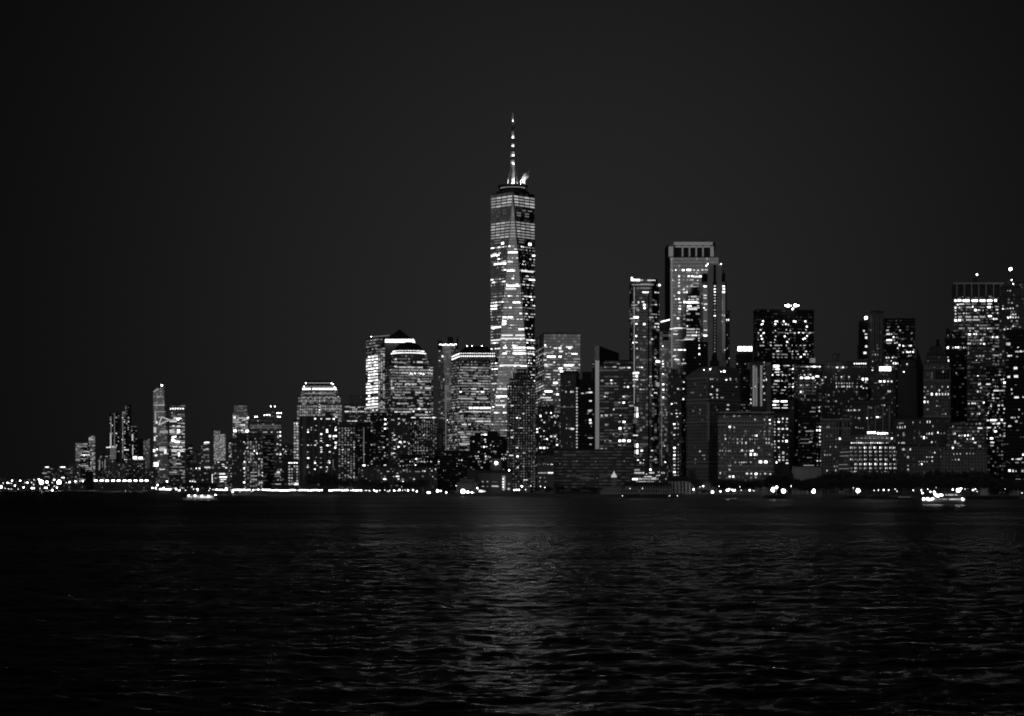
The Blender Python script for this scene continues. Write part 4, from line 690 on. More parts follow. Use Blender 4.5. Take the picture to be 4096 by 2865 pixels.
b = B('stone_office_block', 'massive pale stone block with a long curved roofline and faint floor cornices', 2150, [(2746, 2834, 2960, 1514)], 'stone', 13.3, 12.5, '', 0, th=42, dim=(.05, .02), fin=False,
  L='2766,1571,8,9,3 2774,1571,8,9,3 2803,1581,7,7,3 2799,1655,6,8,3 2774,1644,8,9,3 2801,1640,5,9,4 2800,1806,9,9,5 2812,1822,8,7,4 2818,1822,6,7,4 2783,1837,4,8,4 2818,1837,6,8,4 2842,1517,8,10,5 2850,1516,8,10,5 2869,1519,7,6,4 2849,1547,8,9,6 2868,1561,10,13,5 2843,1578,10,9,6 2850,1578,6,7,4 2868,1579,10,9,5 2850,1591,9,9,5 2868,1591,9,9,5 2885,1591,8,9,4 2892,1591,7,9,4 2904,1503,9,9,6 2905,1518,11,12,7 2921,1517,10,12,6 2944,1518,9,10,5 2945,1548,10,7,4 2966,1512,8,9,5 2910,1620,8,11,5 2915,1620,6,11,5 2910,1638,14,9,5 2867,1640,6,6,4')
k = 2150/F
def curvedroof(m):
    A = b.faces[0]['a']; u = b.faces[0]['u']; w = b.faces[0]['w']; zt = b.faces[0]['z1']; u2 = b.faces[1]['u']; w2 = b.faces[1]['w']; C = b.faces[1]['a']
    N_ = 12; prof = []
    for i in range(N_+1):
        t = i/N_; prof.append((A + u*w*t, zt + 11*math.sin(t*math.pi/2)))
    for i in range(N_+1):
        t = i/N_; prof.append((C + u2*w2*t, zt + 11 + 1.2*math.sin(t*math.pi)))
    D_ = Vector((0, 24, 0))
    for i in range(len(prof)-1):
        p, z = prof[i]; q, y = prof[i+1]
        if (p-q).length < .01: continue
        f = Vector((0, .2, 0))
        m.quad((p+f)+Vector((0, 0, zt)), (q+f)+Vector((0, 0, zt)), (q+f)+Vector((0, 0, y)), (p+f)+Vector((0, 0, z)))
        m.quad((p+f)+Vector((0, 0, z)), (q+f)+Vector((0, 0, y)), q+D_+Vector((0, 0, y+3)), p+D_+Vector((0, 0, z+3)))
part(b, 'mansard_roof', plain('mansard', .10), curvedroof)
def cornices(b, ys, faces, depth=.9, h=1.0):
    def fn(m):
        for fi in faces:
            f = b.faces[fi]; a, u, n, w = f['a'], f['u'], f['n'], f['w']
            for z in ys:
                p, q = a - u*depth*.5, a + u*(w+depth*.5)
                m.prism([tuple((p + n*depth)[:2]), tuple((q + n*depth)[:2]), tuple(q[:2]), tuple(p[:2])], z, z+h, True, True)
    return fn
CORN = plain('cornice_stone', .28)
for zc_ in [PZ(y, 2150) for y in (1514, 1600, 1614, 1690, 1850, 1868)]: part(b, 'cornice', CORN, cornices(b, [zc_], (0, 1)))
part(b, 'corner_quoin', CORN, lambda m: pbox(m, 2830, 2838, 1614, 1764, 2149, 2))
part(b, 'roof_floodlight', LAMP[3], lambda m: (m.ball(PT(2897, 1486, 2150), 1.0), m.ball(PT(2816, 1480, 2150), .45), m.ball(PT(2841, 1477, 2150), .6), m.ball(PT(2884, 1487, 2150), .4)))
b.finish(b.wm, indiv=100)
b = B('stone_office_block', 'lower corniced stone block with rows of lit windows right of the curved roof block', 2080, [(2872, 3094, 1662)], 'stone', 13.3, 10.4, 'r', .10, (2, 4), dep=50, fin=False, dim=(.2, .025), v0=30,
  L='2897,1664,8,9,3 2934,1664,5,11,5 2939,1664,5,11,5 2951,1665,5,8,4 2958,1665,5,8,5 3001,1664,8,8,3 3020,1679,9,11,5 3058,1679,8,10,5 3079,1681,10,10,7 3080,1695,10,10,6 3063,1695,6,8,3 2919,1708,11,11,7 2937,1710,9,11,5 2862,1708,7,8,5 2937,1726,7,9,3 3042,1725,7,7,4 3059,1726,8,8,5 3010,1743,5,6,5 3021,1743,7,10,6 3027,1743,8,10,7 2976,1744,6,7,4 2900,1741,7,9,5 2902,1756,7,11,6 3000,1757,8,10,5 3008,1757,7,8,4 2933,1757,6,8,4 2950,1757,7,10,5 2968,1757,6,11,5 3020,1757,6,8,4 3029,1757,6,8,4 3065,1756,7,11,5 3076,1757,6,11,5 2950,1772,7,12,5 2968,1772,7,12,5 2984,1772,7,12,6 2913,1771,4,9,4 2935,1771,5,8,3 3019,1772,7,11,4 3066,1772,8,12,5 3076,1772,8,12,5 2881,1803,7,8,5 2890,1803,6,8,5 2903,1804,7,9,4 2914,1804,6,9,5 2921,1804,6,9,5 2968,1802,9,11,6 2975,1804,6,7,4 2986,1804,7,8,5 2994,1804,5,7,4 3003,1804,9,10,7 3011,1803,8,11,7 3003,1818,11,13,7 3019,1818,10,13,7 3028,1819,7,12,6 3019,1835,6,7,4 2941,1850,7,9,5 2958,1850,6,8,5 2967,1850,7,8,6 2976,1850,7,8,6 2985,1850,6,8,5 3003,1849,7,9,5 3042,1848,16,13,7 3063,1848,16,13,7 2915,1865,6,10,5 2922,1865,6,10,6 2918,1880,11,8,5 2988,1895,12,10,6 3005,1895,10,10,6 3024,1896,14,12,7 3042,1896,8,8,5 3060,1895,9,9,6 3067,1896,5,9,4 3081,1897,10,9,6 2919,1907,12,12,6 2933,1907,10,12,7 3023,1910,10,9,5 3006,1909,9,9,3 3082,1908,9,8,3 2881,1893,8,9,6 2955,1908,8,8,3 2918,1876,9,7,4')
for zc_ in [PZ(y, 2080) for y in (1652, 1686, 1702, 1868, 1888)]: part(b, 'cornice', CORN, cornices(b, [zc_], (0,)))
b.finish(b.wm, indiv=100)
B('podium_block', 'pale low podium of the stone block fronted by bright street lamps', 2060, [(2790, 3094, 1930)], 'stone', 12, 12, 'r', .03, (3, 4), dep=18, dim=(.1, .02))
B('office_block', 'dark flat block under the three glaring white panels', 2400, [(2943, 3012, 1482), (2944, 2988, 1423)], 'black', 12, 10, 'r', .02, (2, 3), dep=25, L='2949,1456,8,8,5 2981,1456,6,8,4 2938,1433,5,8,4')
b = B('billboard', 'three glaring white square panels side by side on a dark rooftop frame', 2405, [(2950, 3011, 1408)], 'black', 12, 10, '', 0, dep=4, dim=(0, 0), fin=False, base=1450, L='', par=False)
part(b, 'lit_panel', WIN[7], lambda m: [pbox(m, x, x+17.5, 1386, 1405, 2403.6, .8) for x in (2951, 2970.5, 2991)])
b.finish(b.wm)
# ------------------------------------------------ black tower
b = B('office_tower', 'black slab tower with scattered bulb like lights and a cluster of lamps on its roof', 2500, [(3013, 3028, 3256, 1237)], 'black', 11.9, 8.5, '', 0, th=80, dim=(.3, .015), fin=False, par=False,
  L='3052,1285,10,10,7 3050,1296,10,9,7 3046,1299,9,9,7 3042,1320,12,8,6 3034,1332,8,8,6 3055,1332,10,9,7 3051,1336,7,6,6 3044,1344,9,9,7 3048,1356,10,10,7 3032,1359,7,7,5 3102,1286,10,9,7 3109,1286,9,9,7 3101,1297,10,10,7 3101,1323,8,8,6 3093,1331,7,6,5 3103,1346,8,8,6 3100,1359,8,8,6 3135,1286,10,10,7 3131,1299,7,8,6 3143,1297,9,9,7 3153,1299,9,9,6 3145,1320,7,7,6 3161,1323,7,8,6 3142,1332,9,7,5 3151,1334,8,7,6 3160,1331,6,6,5 3139,1346,10,10,7 3156,1358,7,7,6 3149,1368,10,9,7 3175,1286,10,10,7 3182,1287,9,10,7 3179,1333,10,8,6 3195,1331,9,8,7 3213,1332,9,8,7 3221,1286,10,10,7 3227,1307,10,10,7 3224,1320,7,7,6 3228,1344,9,9,7 3213,1357,9,10,7 3220,1354,9,10,7 3240,1332,10,8,6 3236,1334,7,7,5 3228,1331,60,6,3 3170,1331,30,6,3 3123,1331,30,6,3 3054,1369,9,7,6 3048,1383,22,7,5 3083,1370,10,8,5 3097,1370,10,7,4 3083,1382,10,8,6 3108,1382,24,7,5 3124,1382,12,7,5 3145,1382,6,9,6 3168,1382,6,8,5 3185,1382,6,7,5 3202,1382,10,8,5 3218,1382,14,7,5 3239,1382,6,8,5 3098,1394,16,6,4 3116,1394,9,6,5 3155,1394,14,6,4 3216,1393,6,6,5 3111,1405,15,9,6 3125,1405,9,6,4 3159,1406,14,7,4 3170,1406,7,8,6 3187,1406,12,7,5 3224,1406,12,8,6 3240,1406,5,5,4 3094,1417,12,8,5 3113,1418,16,6,4 3137,1418,30,6,4 3169,1417,8,9,5 3192,1417,9,7,6 3217,1418,12,8,7 3231,1418,9,8,5 3094,1429,10,8,5 3111,1430,14,7,4 3127,1430,10,6,4 3144,1430,16,6,4 3169,1430,10,6,4 3185,1430,8,6,4 3203,1428,11,9,7 3230,1430,12,6,3 3034,1416,6,6,4')
part(b, 'roof_plant', M_BLACK, lambda m: pbox(m, 3146, 3196, 1226, 1237, 2504, 12))
for x, y, s in ((3142, 1222, 2), (3152, 1223, 3), (3164, 1223, 1), (3181, 1222, 3), (3193, 1222, 2), (3171, 1236, 2)): blight(b, x, y, 2501, s, 'roof_lamp')
for q in '''3105,1465,28,13,7 3140,1463,18,6,5 3152,1463,16,6,6 3174,1463,12,6,5 3110,1477,20,9,7 3095,1477,12,7,5 3160,1477,9,7,5 3171,1476,10,9,7 3108,1489,22,7,6 3126,1488,12,6,5 3170,1490,8,6,5 3090,1500,9,9,7 3112,1500,16,8,6 3131,1500,9,9,6 3143,1501,12,6,5 3158,1500,10,7,5 3172,1513,10,7,6 3108,1524,24,8,6 3128,1524,9,8,6 3145,1524,14,6,4 3101,1537,20,6,5 3158,1537,14,6,5 3173,1536,10,8,6 3092,1548,16,6,4 3112,1548,14,6,4 3141,1549,10,8,6 3157,1548,10,7,5 3172,1548,11,8,7 3100,1561,20,6,4 3133,1561,20,7,5 3172,1561,8,5,3 3127,1573,16,6,4 3098,1573,14,5,3 3171,1584,7,7,5 3160,1583,6,5,4 3105,1606,26,10,7 3136,1606,30,10,7 3095,1606,14,8,6 3097,1620,18,9,7 3112,1620,14,7,5 3143,1621,20,7,6 3162,1619,12,9,7 3173,1620,8,7,5 3105,1632,32,6,6 3139,1632,28,6,6 3110,1645,10,5,4 3130,1644,9,4,3 3100,1597,12,5,4'''.split():
    x, y, w, h, l = map(float, q.split(',')); b.lit(x, y, w, h, int(l))
b.finish(b.wm, indiv=100)
b = B('office_tower', 'tower with bundled glowing vertical light strips beside the black slab tower', 2380, [(3000, 3066, 3084, 1447)], 'dark', 12.5, 9, '', 0, th=12, dim=(.1, .03), fin=False,
  L='3057,1450,7,9,5 3058,1460,6,6,4 3067,1461,5,5,4 3057,1476,6,7,4 3058,1495,9,9,5 3073,1494,14,13,7 3059,1508,6,6,4 3070,1520,20,12,7 3056,1522,14,9,5 3024,1547,10,9,7 3014,1552,10,9,6 3006,1553,7,6,5 3050,1547,14,9,6 3058,1574,9,10,5 3058,1600,9,9,5 3003,1598,10,9,6 2990,1599,6,9,5 3004,1613,9,9,6 3016,1480,10,14,6 3025,1480,9,14,6 3077,1638,9,9,5')
part(b, 'light_strip', WIN[3], lambda m: [pbox(m, x, x+w, y0, 1625, 2378.5, .8) for x, w, y0 in ((3011, 8, 1462), (3022, 7, 1470), (3041, 8, 1462))])
part(b, 'side_pier', wallmat(.3, .9, .9, 0, 0, .1, .4), lambda m: pbox(m, 3067, 3083, 1450, 1655, 2378, 3))
b.finish(b.wm)
B('apartment_tower', 'slab lit in four columns of bright window pairs below the black slab tower', 2120, [(3094, 3158, 1656)], 'dark', 13, 17, '', 0, dep=24, dim=(.1, .03),
  L='3115,1676,9,9,5 3131,1675,10,11,6 3148,1676,10,10,6 3099,1677,6,8,3 3098,1689,7,10,5 3115,1688,12,9,7 3130,1689,8,9,4 3147,1689,12,9,4 3099,1700,7,9,5 3144,1702,9,7,4 3099,1716,7,9,5 3115,1716,12,10,6 3131,1716,12,10,6 3148,1716,12,10,6 3099,1728,8,9,6 3099,1740,7,9,5 3115,1740,10,9,5 3135,1740,6,8,5 3150,1741,7,7,5 3133,1750,8,8,6 3099,1766,7,10,6 3115,1765,10,9,6 3131,1765,10,9,6 3146,1765,12,12,7 3099,1777,7,9,5 3099,1790,7,9,5 3115,1790,11,9,6 3152,1790,5,6,3 3100,1803,7,9,5 3133,1812,12,14,5 3148,1817,9,6,4 3101,1829,6,6,4 3117,1828,9,9,6 3133,1829,12,10,5 3106,1850,9,11,7 3117,1841,11,10,6 3133,1841,12,9,5 3148,1841,9,9,5 3148,1853,13,9,6')
B('apartment_tower', 'narrow dark slab with a pale plain edge between lit columns slab and ribbon windowed block', 2180, [(3158, 3176, 3196, 1600)], 'dark', 13, 10, '', 0, th=30, dim=(.05, .03), L='3184,1683,9,9,2 3184,1820,12,9,2')
b = B('office_tower', 'gray grid fronted tower with a very bright band of windows partway down', 2300, [(3175, 3199, 3292, 1459)], 'brick', 12.2, 24, '', 0, th=70, dim=(.9, .03), fin=False,
  L='3208,1467,16,5,4 3220,1467,8,7,5 3230,1467,16,8,6 3245,1467,14,8,6 3257,1467,18,9,7 3270,1467,14,7,6 3279,1467,9,9,7 3212,1484,7,7,5 3203,1499,8,6,4 3218,1500,9,9,6 3242,1499,10,9,6 3233,1499,7,6,5 3205,1512,13,12,7 3218,1512,14,9,6 3229,1512,20,12,7 3242,1512,12,8,6 3252,1512,12,12,7 3269,1506,18,9,7 3203,1542,10,7,6 3212,1542,8,6,4 3228,1541,12,7,5 3202,1568,10,10,7 3211,1568,8,8,5 3219,1583,5,8,5 3260,1521,8,8,5 3269,1534,9,8,5 3262,1549,9,8,5 3289,1521,8,9,6 3289,1534,7,8,5 3205,1595,6,6,4 3219,1592,6,5,4 3185,1600,6,6,2')
part(b, 'roof_box', wallmat(.3, .9, .9, 1, .08, .1, .4), lambda m: pbox(m, 3241, 3262, 1432, 1452, 2303, 5))
part(b, 'glass_grid', WIN[2], lambda m: ([pbox(m, x, x+1.2, 1520, 1576, 2297, .4) for x in (3199, 3223, 3250)], [pbox(m, 3199, 3252, y, y+1.2, 2297.5, .4) for y in (1526, 1548, 1562, 1574)]))
b.finish(b.wm)
B('office_block', 'dark block with slanting ribbon windows and a bright right edge column', 2130, [(3192, 3282, 1608)], 'black', 13.3, 9, '', 0, dep=26, dim=(.4, .012),
  L='3245,1593,10,9,5 3283,1594,8,9,6 3298,1593,10,8,4 3277,1630,8,9,6 3286,1632,5,8,4 3254,1632,18,6,4 3277,1645,9,9,6 3286,1646,5,8,5 3250,1647,26,6,4 3268,1664,7,6,4 3197,1700,8,6,4 3220,1711,12,9,4 3268,1708,5,9,4 3280,1708,12,9,6 3198,1727,10,9,4 3238,1725,36,8,4 3268,1722,9,10,7 3279,1722,9,12,7 3226,1740,8,8,3 3244,1740,8,8,3 3280,1738,10,9,5 3220,1757,40,5,3 3247,1754,8,6,4 3278,1751,8,9,6 3220,1772,46,5,3 3242,1768,16,7,5 3280,1767,10,9,6 3269,1780,5,8,5 3279,1780,12,6,5 3212,1785,6,8,3 3253,1784,6,8,3 3240,1831,20,5,3 3231,1831,8,7,4 3270,1831,6,7,3 3269,1844,9,9,6 3281,1844,10,9,5 3245,1845,6,6,2 3235,1862,46,6,4 3270,1862,6,5,4 3283,1862,6,5,3 3270,1817,6,8,3')
B('low_block', 'plain pale gray low block above the dark park trees', 2010, [(3168, 3284, 1869), (3156, 3170, 1880)][:1], 'flat', 12, 12, '', 0, dep=25, dim=(0, 0))
b = B('office_block', 'broad block with two glowing roof uplights and a small grid of bright windows', 2350, [(3288, 3474, 1462), (3300, 3472, 1448), (3332, 3358, 1420)], 'dark', 12.2, 10.5, 'r', .1, (2, 4), dep=35, fin=False, v0=10, v1=0,
  L='3349,1470,9,9,7 3343,1471,8,7,5 3372,1470,9,9,7 3364,1472,8,7,5 3330,1471,5,7,3 3386,1470,6,7,4 3343,1497,6,6,4 3366,1508,9,9,6 3396,1508,8,9,6 3345,1509,10,6,4 3302,1509,9,8,6 3345,1534,7,9,5 3355,1534,7,9,5 3367,1534,9,9,5 3377,1533,7,9,4 3388,1534,7,9,5 3398,1534,7,9,5 3411,1534,7,9,4 3346,1547,8,9,6 3356,1547,5,7,4 3368,1547,8,9,6 3376,1546,8,9,6 3389,1547,8,9,6 3398,1547,8,9,6 3411,1547,6,7,4 3428,1547,9,9,5 3445,1547,9,9,6 3453,1553,8,9,6 3466,1553,10,9,5 3463,1528,8,9,6 3451,1517,12,13,7 3466,1517,14,12,7 3429,1534,10,5,3 3440,1517,30,5,2 3418,1446,7,7,5 3427,1446,7,7,5 3436,1446,7,7,5 3445,1446,7,7,5 3454,1446,7,7,5 3462,1446,7,7,5 3418,1455,8,9,7 3427,1455,8,9,7 3436,1455,8,9,7 3445,1455,8,9,7 3454,1455,8,9,7 3462,1455,8,9,7 3412,1468,4,6,3 3421,1468,5,6,3 3430,1468,5,6,3 3440,1468,5,6,3 3453,1468,5,6,3 3463,1468,5,6,3')
for x in (3321, 3365): plight('uplight', PT(x, 1460, 2342), 500, .4)
b.finish(b.wm)
b = B('office_tower', 'masonry shaft tower with a dark left slab and a single bright lamp at its shoulder', 2500, [(3471, 3536, 1300), (3482, 3534, 1248)], 'brick', 12.2, 9, 'r', .015, (2, 4), dep=30, fin=False, dim=(.1, .02), L='3509,1382,6,8,3 3491,1419,7,8,4 3501,1419,7,10,5 3512,1419,7,10,5 3491,1446,7,8,5 3491,1472,6,7,5 3490,1484,10,11,7')
part(b, 'side_slab', M_BLACK, lambda m: (pbox(m, 3448, 3470.6, 1282, 1432, 2503, 25), pbox(m, 3441, 3447.5, 1376, 1432, 2504, 20)))
part(b, 'side_window', WIN[6], lambda m: [pbox(m, x-w/2, x+w/2, y-h/2, y+h/2, 2502.3, .5) for x, y, w, h in ((3456, 1324, 5, 6), (3465, 1351, 8, 9), (3465, 1386, 8, 8), (3460, 1412, 12, 9), (3464, 1337, 10, 3))])
blight(b, 3464, 1272, 2502, 3); part(b, 'rib', CORN, lambda m: [pbox(m, x, x+2, 1260, 1440, 2499.3, .5) for x in (3484, 3492, 3504, 3512, 3524)])
b.finish(b.wm)
B('office_tower', 'black flat topped tower with bright floors clustered at its left and lower right', 2550, [(3536, 3661, 1277)], 'black', 12, 9, '', 0, dep=35, dim=(.4, .02),
  L='3553,1309,10,7,4 3593,1308,9,7,5 3550,1322,14,9,5 3600,1322,10,9,5 3553,1337,18,9,6 3566,1337,8,9,6 3582,1337,20,6,3 3574,1349,9,11,7 3587,1350,14,6,4 3557,1361,26,9,7 3577,1361,7,7,5 3556,1373,24,7,5 3580,1373,10,7,6 3588,1371,8,7,6 3598,1381,9,10,7 3591,1393,9,9,6 3613,1384,10,9,7 3640,1383,18,9,5 3642,1383,9,9,7 3622,1385,12,5,3 3655,1399,7,8,5 3622,1400,14,6,3 3613,1410,9,8,6 3628,1408,9,9,7 3634,1410,8,8,7 3641,1408,8,8,7 3652,1408,9,9,7 3652,1411,14,7,4 3635,1424,9,8,5 3643,1423,10,7,4 3646,1334,10,7,4 3610,1359,12,4,3 3646,1359,8,5,3')
b = B('office_tower', 'stepped block with a huge white lit sign band below the masonry shaft tower', 2300, [(3485, 3584, 1486), (3535, 3590, 1422)], 'brick', 12, 11, 'r', .03, (2, 4), dep=28, fin=False, dim=(.2, .03),
  L='3546,1431,10,9,6 3555,1431,8,9,6 3570,1431,9,9,6 3575,1428,8,9,5 3584,1431,6,8,5 3565,1444,8,8,6 3548,1444,7,6,3 3574,1454,7,11,7 3583,1454,8,11,7 3591,1454,7,10,6 3526,1461,12,8,5 3547,1461,12,8,5 3510,1476,12,10,4 3567,1468,5,5,5 3574,1468,5,5,4 3521,1526,14,10,7 3537,1526,11,11,7 3552,1526,11,10,6 3566,1526,11,10,6 3503,1532,14,8,3 3527,1541,8,8,4 3534,1541,5,7,3 3550,1539,5,6,3 3553,1566,5,11,6 3560,1566,5,11,6 3597,1583,9,10,6 3598,1597,6,7,3 3534,1499,8,6,3 3548,1500,6,5,3')
part(b, 'lit_sign', WIN[7], lambda m: [pbox(m, x0, x1, 1467, 1484, 2298.8, .8) for x0, x1 in ((3518, 3529.6), (3530.6, 3554), (3555, 3564))])
b.finish(b.wm)
b = B('stone_tower', 'smooth plain gray tower beside a thin black pointed steeple', 2280, [(3590, 3686, 1470), (3604, 3680, 1440)], 'flat', 12, 12, '', 0, dep=35, fin=False, dim=(0, 0), L='3628,1457,9,9,6 3628,1467,7,6,4 3615,1488,9,9,7 3688,1497,9,10,6 3690,1524,6,9,4 3690,1538,5,7,3')
b.finish(wallmat(.07, .02, .02, 0, 0, 0, .5))
b = B('steeple', 'thin black pointed steeple right of the smooth plain gray tower', 2270, [(3668, 3694, 1470)], 'black', 12, 12, '', 0, dep=8, fin=False, dim=(0, 0), par=False)
part(b, 'spire', M_BLACK, lambda m: pyr(m, 3668, 3694, 1470, 3671, 1388, 2270, 8)); b.finish(b.wm)
# ------------------------------------------------ domed stepped tower
b = B('stone_tower', 'stone tower with colonnade, stepped pyramid cap and stubby lantern on top', 2180, [(3694, 3802, 1478), (3698, 3798, 1452), (3706, 3790, 1438), (3716, 3786, 1424)], 'stone', 13, 11.5, 'r', .05, (2, 4), dep=30, fin=False, dim=(.1, .02), v0=80,
  L='3700,1550,12,9,4 3727,1547,7,9,4 3769,1548,7,9,5 3792,1548,8,9,6 3757,1562,8,11,6 3697,1566,6,9,4 3712,1563,6,8,3 3727,1577,10,13,7 3746,1577,9,12,7 3758,1577,8,12,6 3770,1577,8,12,6 3782,1577,8,12,6 3793,1577,8,12,6 3710,1577,16,5,3 3699,1590,9,9,6 3698,1608,9,13,7 3711,1608,9,12,6 3677,1609,22,9,4 3747,1624,9,8,5 3758,1625,7,7,3 3711,1638,9,8,4 3782,1656,8,8,5 3771,1657,12,5,3 3672,1626,6,8,4 3727,1502,7,30,2 3757,1501,5,9,4 3689,1498,8,10,6')
part(b, 'stepped_cap', plain('cap_stone', .05), lambda m: [m.box(PX(x0, 2186), PX(x1, 2186), 2186+(i*.8), 2208-(i*.8), PZ(yb, 2186), PZ(yt, 2186)) for i, (x0, x1, yb, yt) in enumerate(((3720, 3782, 1424, 1414), (3725, 3778, 1414, 1404), (3729, 3774, 1404, 1394), (3733, 3770, 1394, 1384)))])
part(b, 'lantern', M_BLACK, lambda m: m.lathe(PX(3751, 2197), 2197, [(8.5*b.k, PZ(1384, 2197)), (8.5*b.k, PZ(1378, 2197)), (6*b.k, PZ(1376, 2197)), (6*b.k, PZ(1360, 2197)), (2*b.k, PZ(1357, 2197))], 10))
part(b, 'dark_opening', M_BLACK, lambda m: [pbox(m, x, x+6, 1482, 1518, 2179.2, .5) for x in (3742, 3753, 3764, 3776, 3788)])
for zc_ in [PZ(y, 2180) for y in (1524, 1668, 1476)]: part(b, 'cornice', CORN, cornices(b, [zc_], (0,)))
b.finish(b.wm)
# ------------------------------------------------ right edge towers
b = B('skyscraper', 'tall glass slab with an open ribbed screen on top and a solid bright floor below', 2600, [(3815, 3998, 1186)], 'officed', 12, 9, 'o', .4, (3, 4), dep=40, fin=False, v0=110, dim=(.7, .035), par=False,
  L='3850,1188,6,6,4 3960,1186,14,9,3 3822,1203,12,12,7 3836,1202,16,12,7 3848,1203,12,11,6 3865,1203,28,13,7 3890,1203,12,12,7 3903,1203,20,12,7 3930,1203,26,12,7 3958,1203,26,12,7 3982,1202,14,13,7 3830,1219,9,8,7 3838,1218,8,8,6 3848,1217,20,7,6 3873,1217,24,7,4 3892,1217,10,6,4 3930,1217,16,5,3 3959,1216,20,8,6 3822,1231,9,10,7 3838,1231,9,9,6 3846,1232,6,7,5 3875,1230,24,8,5 3890,1228,9,10,7 3930,1230,20,6,4 3956,1229,16,11,7 3968,1229,10,7,5 3986,1227,16,7,5 3822,1244,8,9,6 3902,1241,12,12,7 3915,1241,14,9,6 3932,1242,5,7,6 3988,1239,14,8,6 3822,1256,9,9,6 3838,1255,16,6,4 3855,1254,10,8,6 3866,1254,8,8,6 3875,1255,10,7,4 3949,1253,9,8,4 3970,1253,9,8,5 3990,1253,7,9,6 3823,1269,9,9,5 3840,1268,18,9,5 3873,1268,26,9,5 3903,1268,22,9,5 3930,1268,24,8,5 3959,1265,18,10,7 3823,1282,14,11,7 3838,1281,14,11,7 3850,1281,9,9,5 3875,1280,26,9,5 3905,1280,34,9,5 3975,1276,10,9,7 3985,1276,14,9,6 3965,1277,20,7,3 3952,1314,9,9,7 3962,1314,14,9,5 3988,1314,10,10,4 3880,1324,7,7,6 3878,1338,14,10,7 3896,1337,9,9,7 3905,1337,8,11,7 3925,1338,10,7,4 3938,1338,14,8,5 3962,1327,10,6,4 3971,1349,9,10,7 3982,1349,8,8,6 3989,1349,9,10,7 3962,1350,12,7,4 3874,1351,9,7,4 3900,1352,14,6,4 3931,1352,12,7,5 3924,1361,9,9,7 3932,1361,6,8,5 3875,1362,10,5,3 3873,1375,9,9,6 3880,1375,8,9,6 3895,1375,8,9,6 3912,1375,6,9,6 3922,1375,8,9,6 3936,1376,10,9,7 3955,1374,7,8,4 3990,1301,10,8,3 3875,1390,9,12,4 3875,1413,9,12,5')
part(b, 'screen_post', plain('aluminium', .35, .4), lambda m: ([pbox(m, x, x+3.4, 1136, 1186, 2599, 1) for x in (3826, 3856, 3885, 3914, 3943, 3973, 4003)], pbox(m, 3816, 4028, 1131, 1136.5, 2599, 1.2)))
part(b, 'screen_back', plain('louvre_gray', .05), lambda m: pbox(m, 3820, 3996, 1138, 1185.5, 2606, 20))
part(b, 'rooftop_block', M_DARK, lambda m: pbox(m, 3899, 3910, 1112, 1138, 2610, 8))
blight(b, 3908, 1099, 2610, 2); stem(b, 3908, 1101, 1113, 2610)
part(b, 'mullion', plain('mullion', .2, .5), lambda m: [pbox(m, x, x+1.2, 1190, 1420, 2599.2, .6) for x in (3828, 3858, 3888, 3917, 3947, 3976)])
b.finish(b.wm, indiv=100)
b = B('office_tower', 'dark shaft with pyramid top and tall beacon mast at the right edge', 2550, [(3996, 4096, 1190), (4004, 4084, 1150)], 'brick', 12.2, 11, 'r', .2, (3, 5), dep=40, fin=False, v0=45, dim=(.1, .02),
  L='4031,1163,6,7,5 4041,1163,6,7,6 4048,1212,10,8,5 4012,1224,8,7,5 4012,1236,9,9,7 4031,1235,8,8,5 4041,1234,8,9,6 4052,1234,8,8,6 4052,1258,9,9,6 4062,1258,8,8,6 4032,1271,9,10,7 4042,1269,9,10,7 4052,1270,9,9,6 4063,1270,9,9,6 4073,1270,9,9,5 4053,1305,9,9,6 4063,1306,7,7,4 4018,1318,9,9,6 4031,1316,9,8,6 4042,1316,7,7,5 4016,1350,12,7,4')
part(b, 'pyramid_roof', plain('slate_roof', .03), lambda m: pyr(m, 4012, 4080, 1150, 4044, 1108, 2565, 18))
stem(b, 4042, 1084, 1112, 2574, .3); blight(b, 4042, 1077, 2574, 3); blight(b, 4046, 1121, 2565, 1); blight(b, 4053, 1136, 2562, 1)
b.finish(b.wm)
B('office_tower', 'framed slab top cut by the right edge of the view behind the pyramid topped shaft', 2750, [(4064, 4150, 1132)], 'officed', 12, 14, 'r', .05, (2, 4), dep=40, dim=(.3, .02), L='4081,1160,3,50,3 4094,1213,5,8,6 4080,1130,34,5,3')
B('office_block', 'dark building with a sloping dome roof left of the ribbed screen slab', 2350, [(3780, 3868, 1355), (3786, 3845, 1330), (3784, 3800, 1318)], 'black', 12.5, 11, '', 0, dep=30, dim=(.25, .018), wx=.4,
  L='3788,1294,6,8,6 3795,1297,7,8,7 3792,1342,7,8,4 3812,1342,6,9,4 3791,1391,11,12,7 3812,1391,8,9,6 3823,1390,9,10,7 3833,1390,10,11,7 3844,1390,7,8,5 3855,1391,8,10,6 3863,1391,6,8,5 3792,1430,7,10,5 3794,1443,8,10,7 3825,1493,7,8,5')
B('office_block', 'dark crown block with soft horizontal bands between the domed tower and the right edge', 2280, [(3868, 3970, 1440), (3876, 3968, 1386)], 'officed', 13, 11, '', 0, dep=35, dim=(.3, .012), v0=0,
  L='3908,1425,12,9,4 3920,1424,10,9,5 3933,1424,10,9,5 3906,1441,8,8,6 3927,1440,8,8,5 3946,1437,9,8,5 3958,1436,12,8,5 4005,1436,12,6,4 3939,1475,6,9,5 3957,1474,6,8,5 4022,1471,6,9,5 3903,1450,40,7,2 3895,1466,50,9,2 3898,1484,54,5,2')
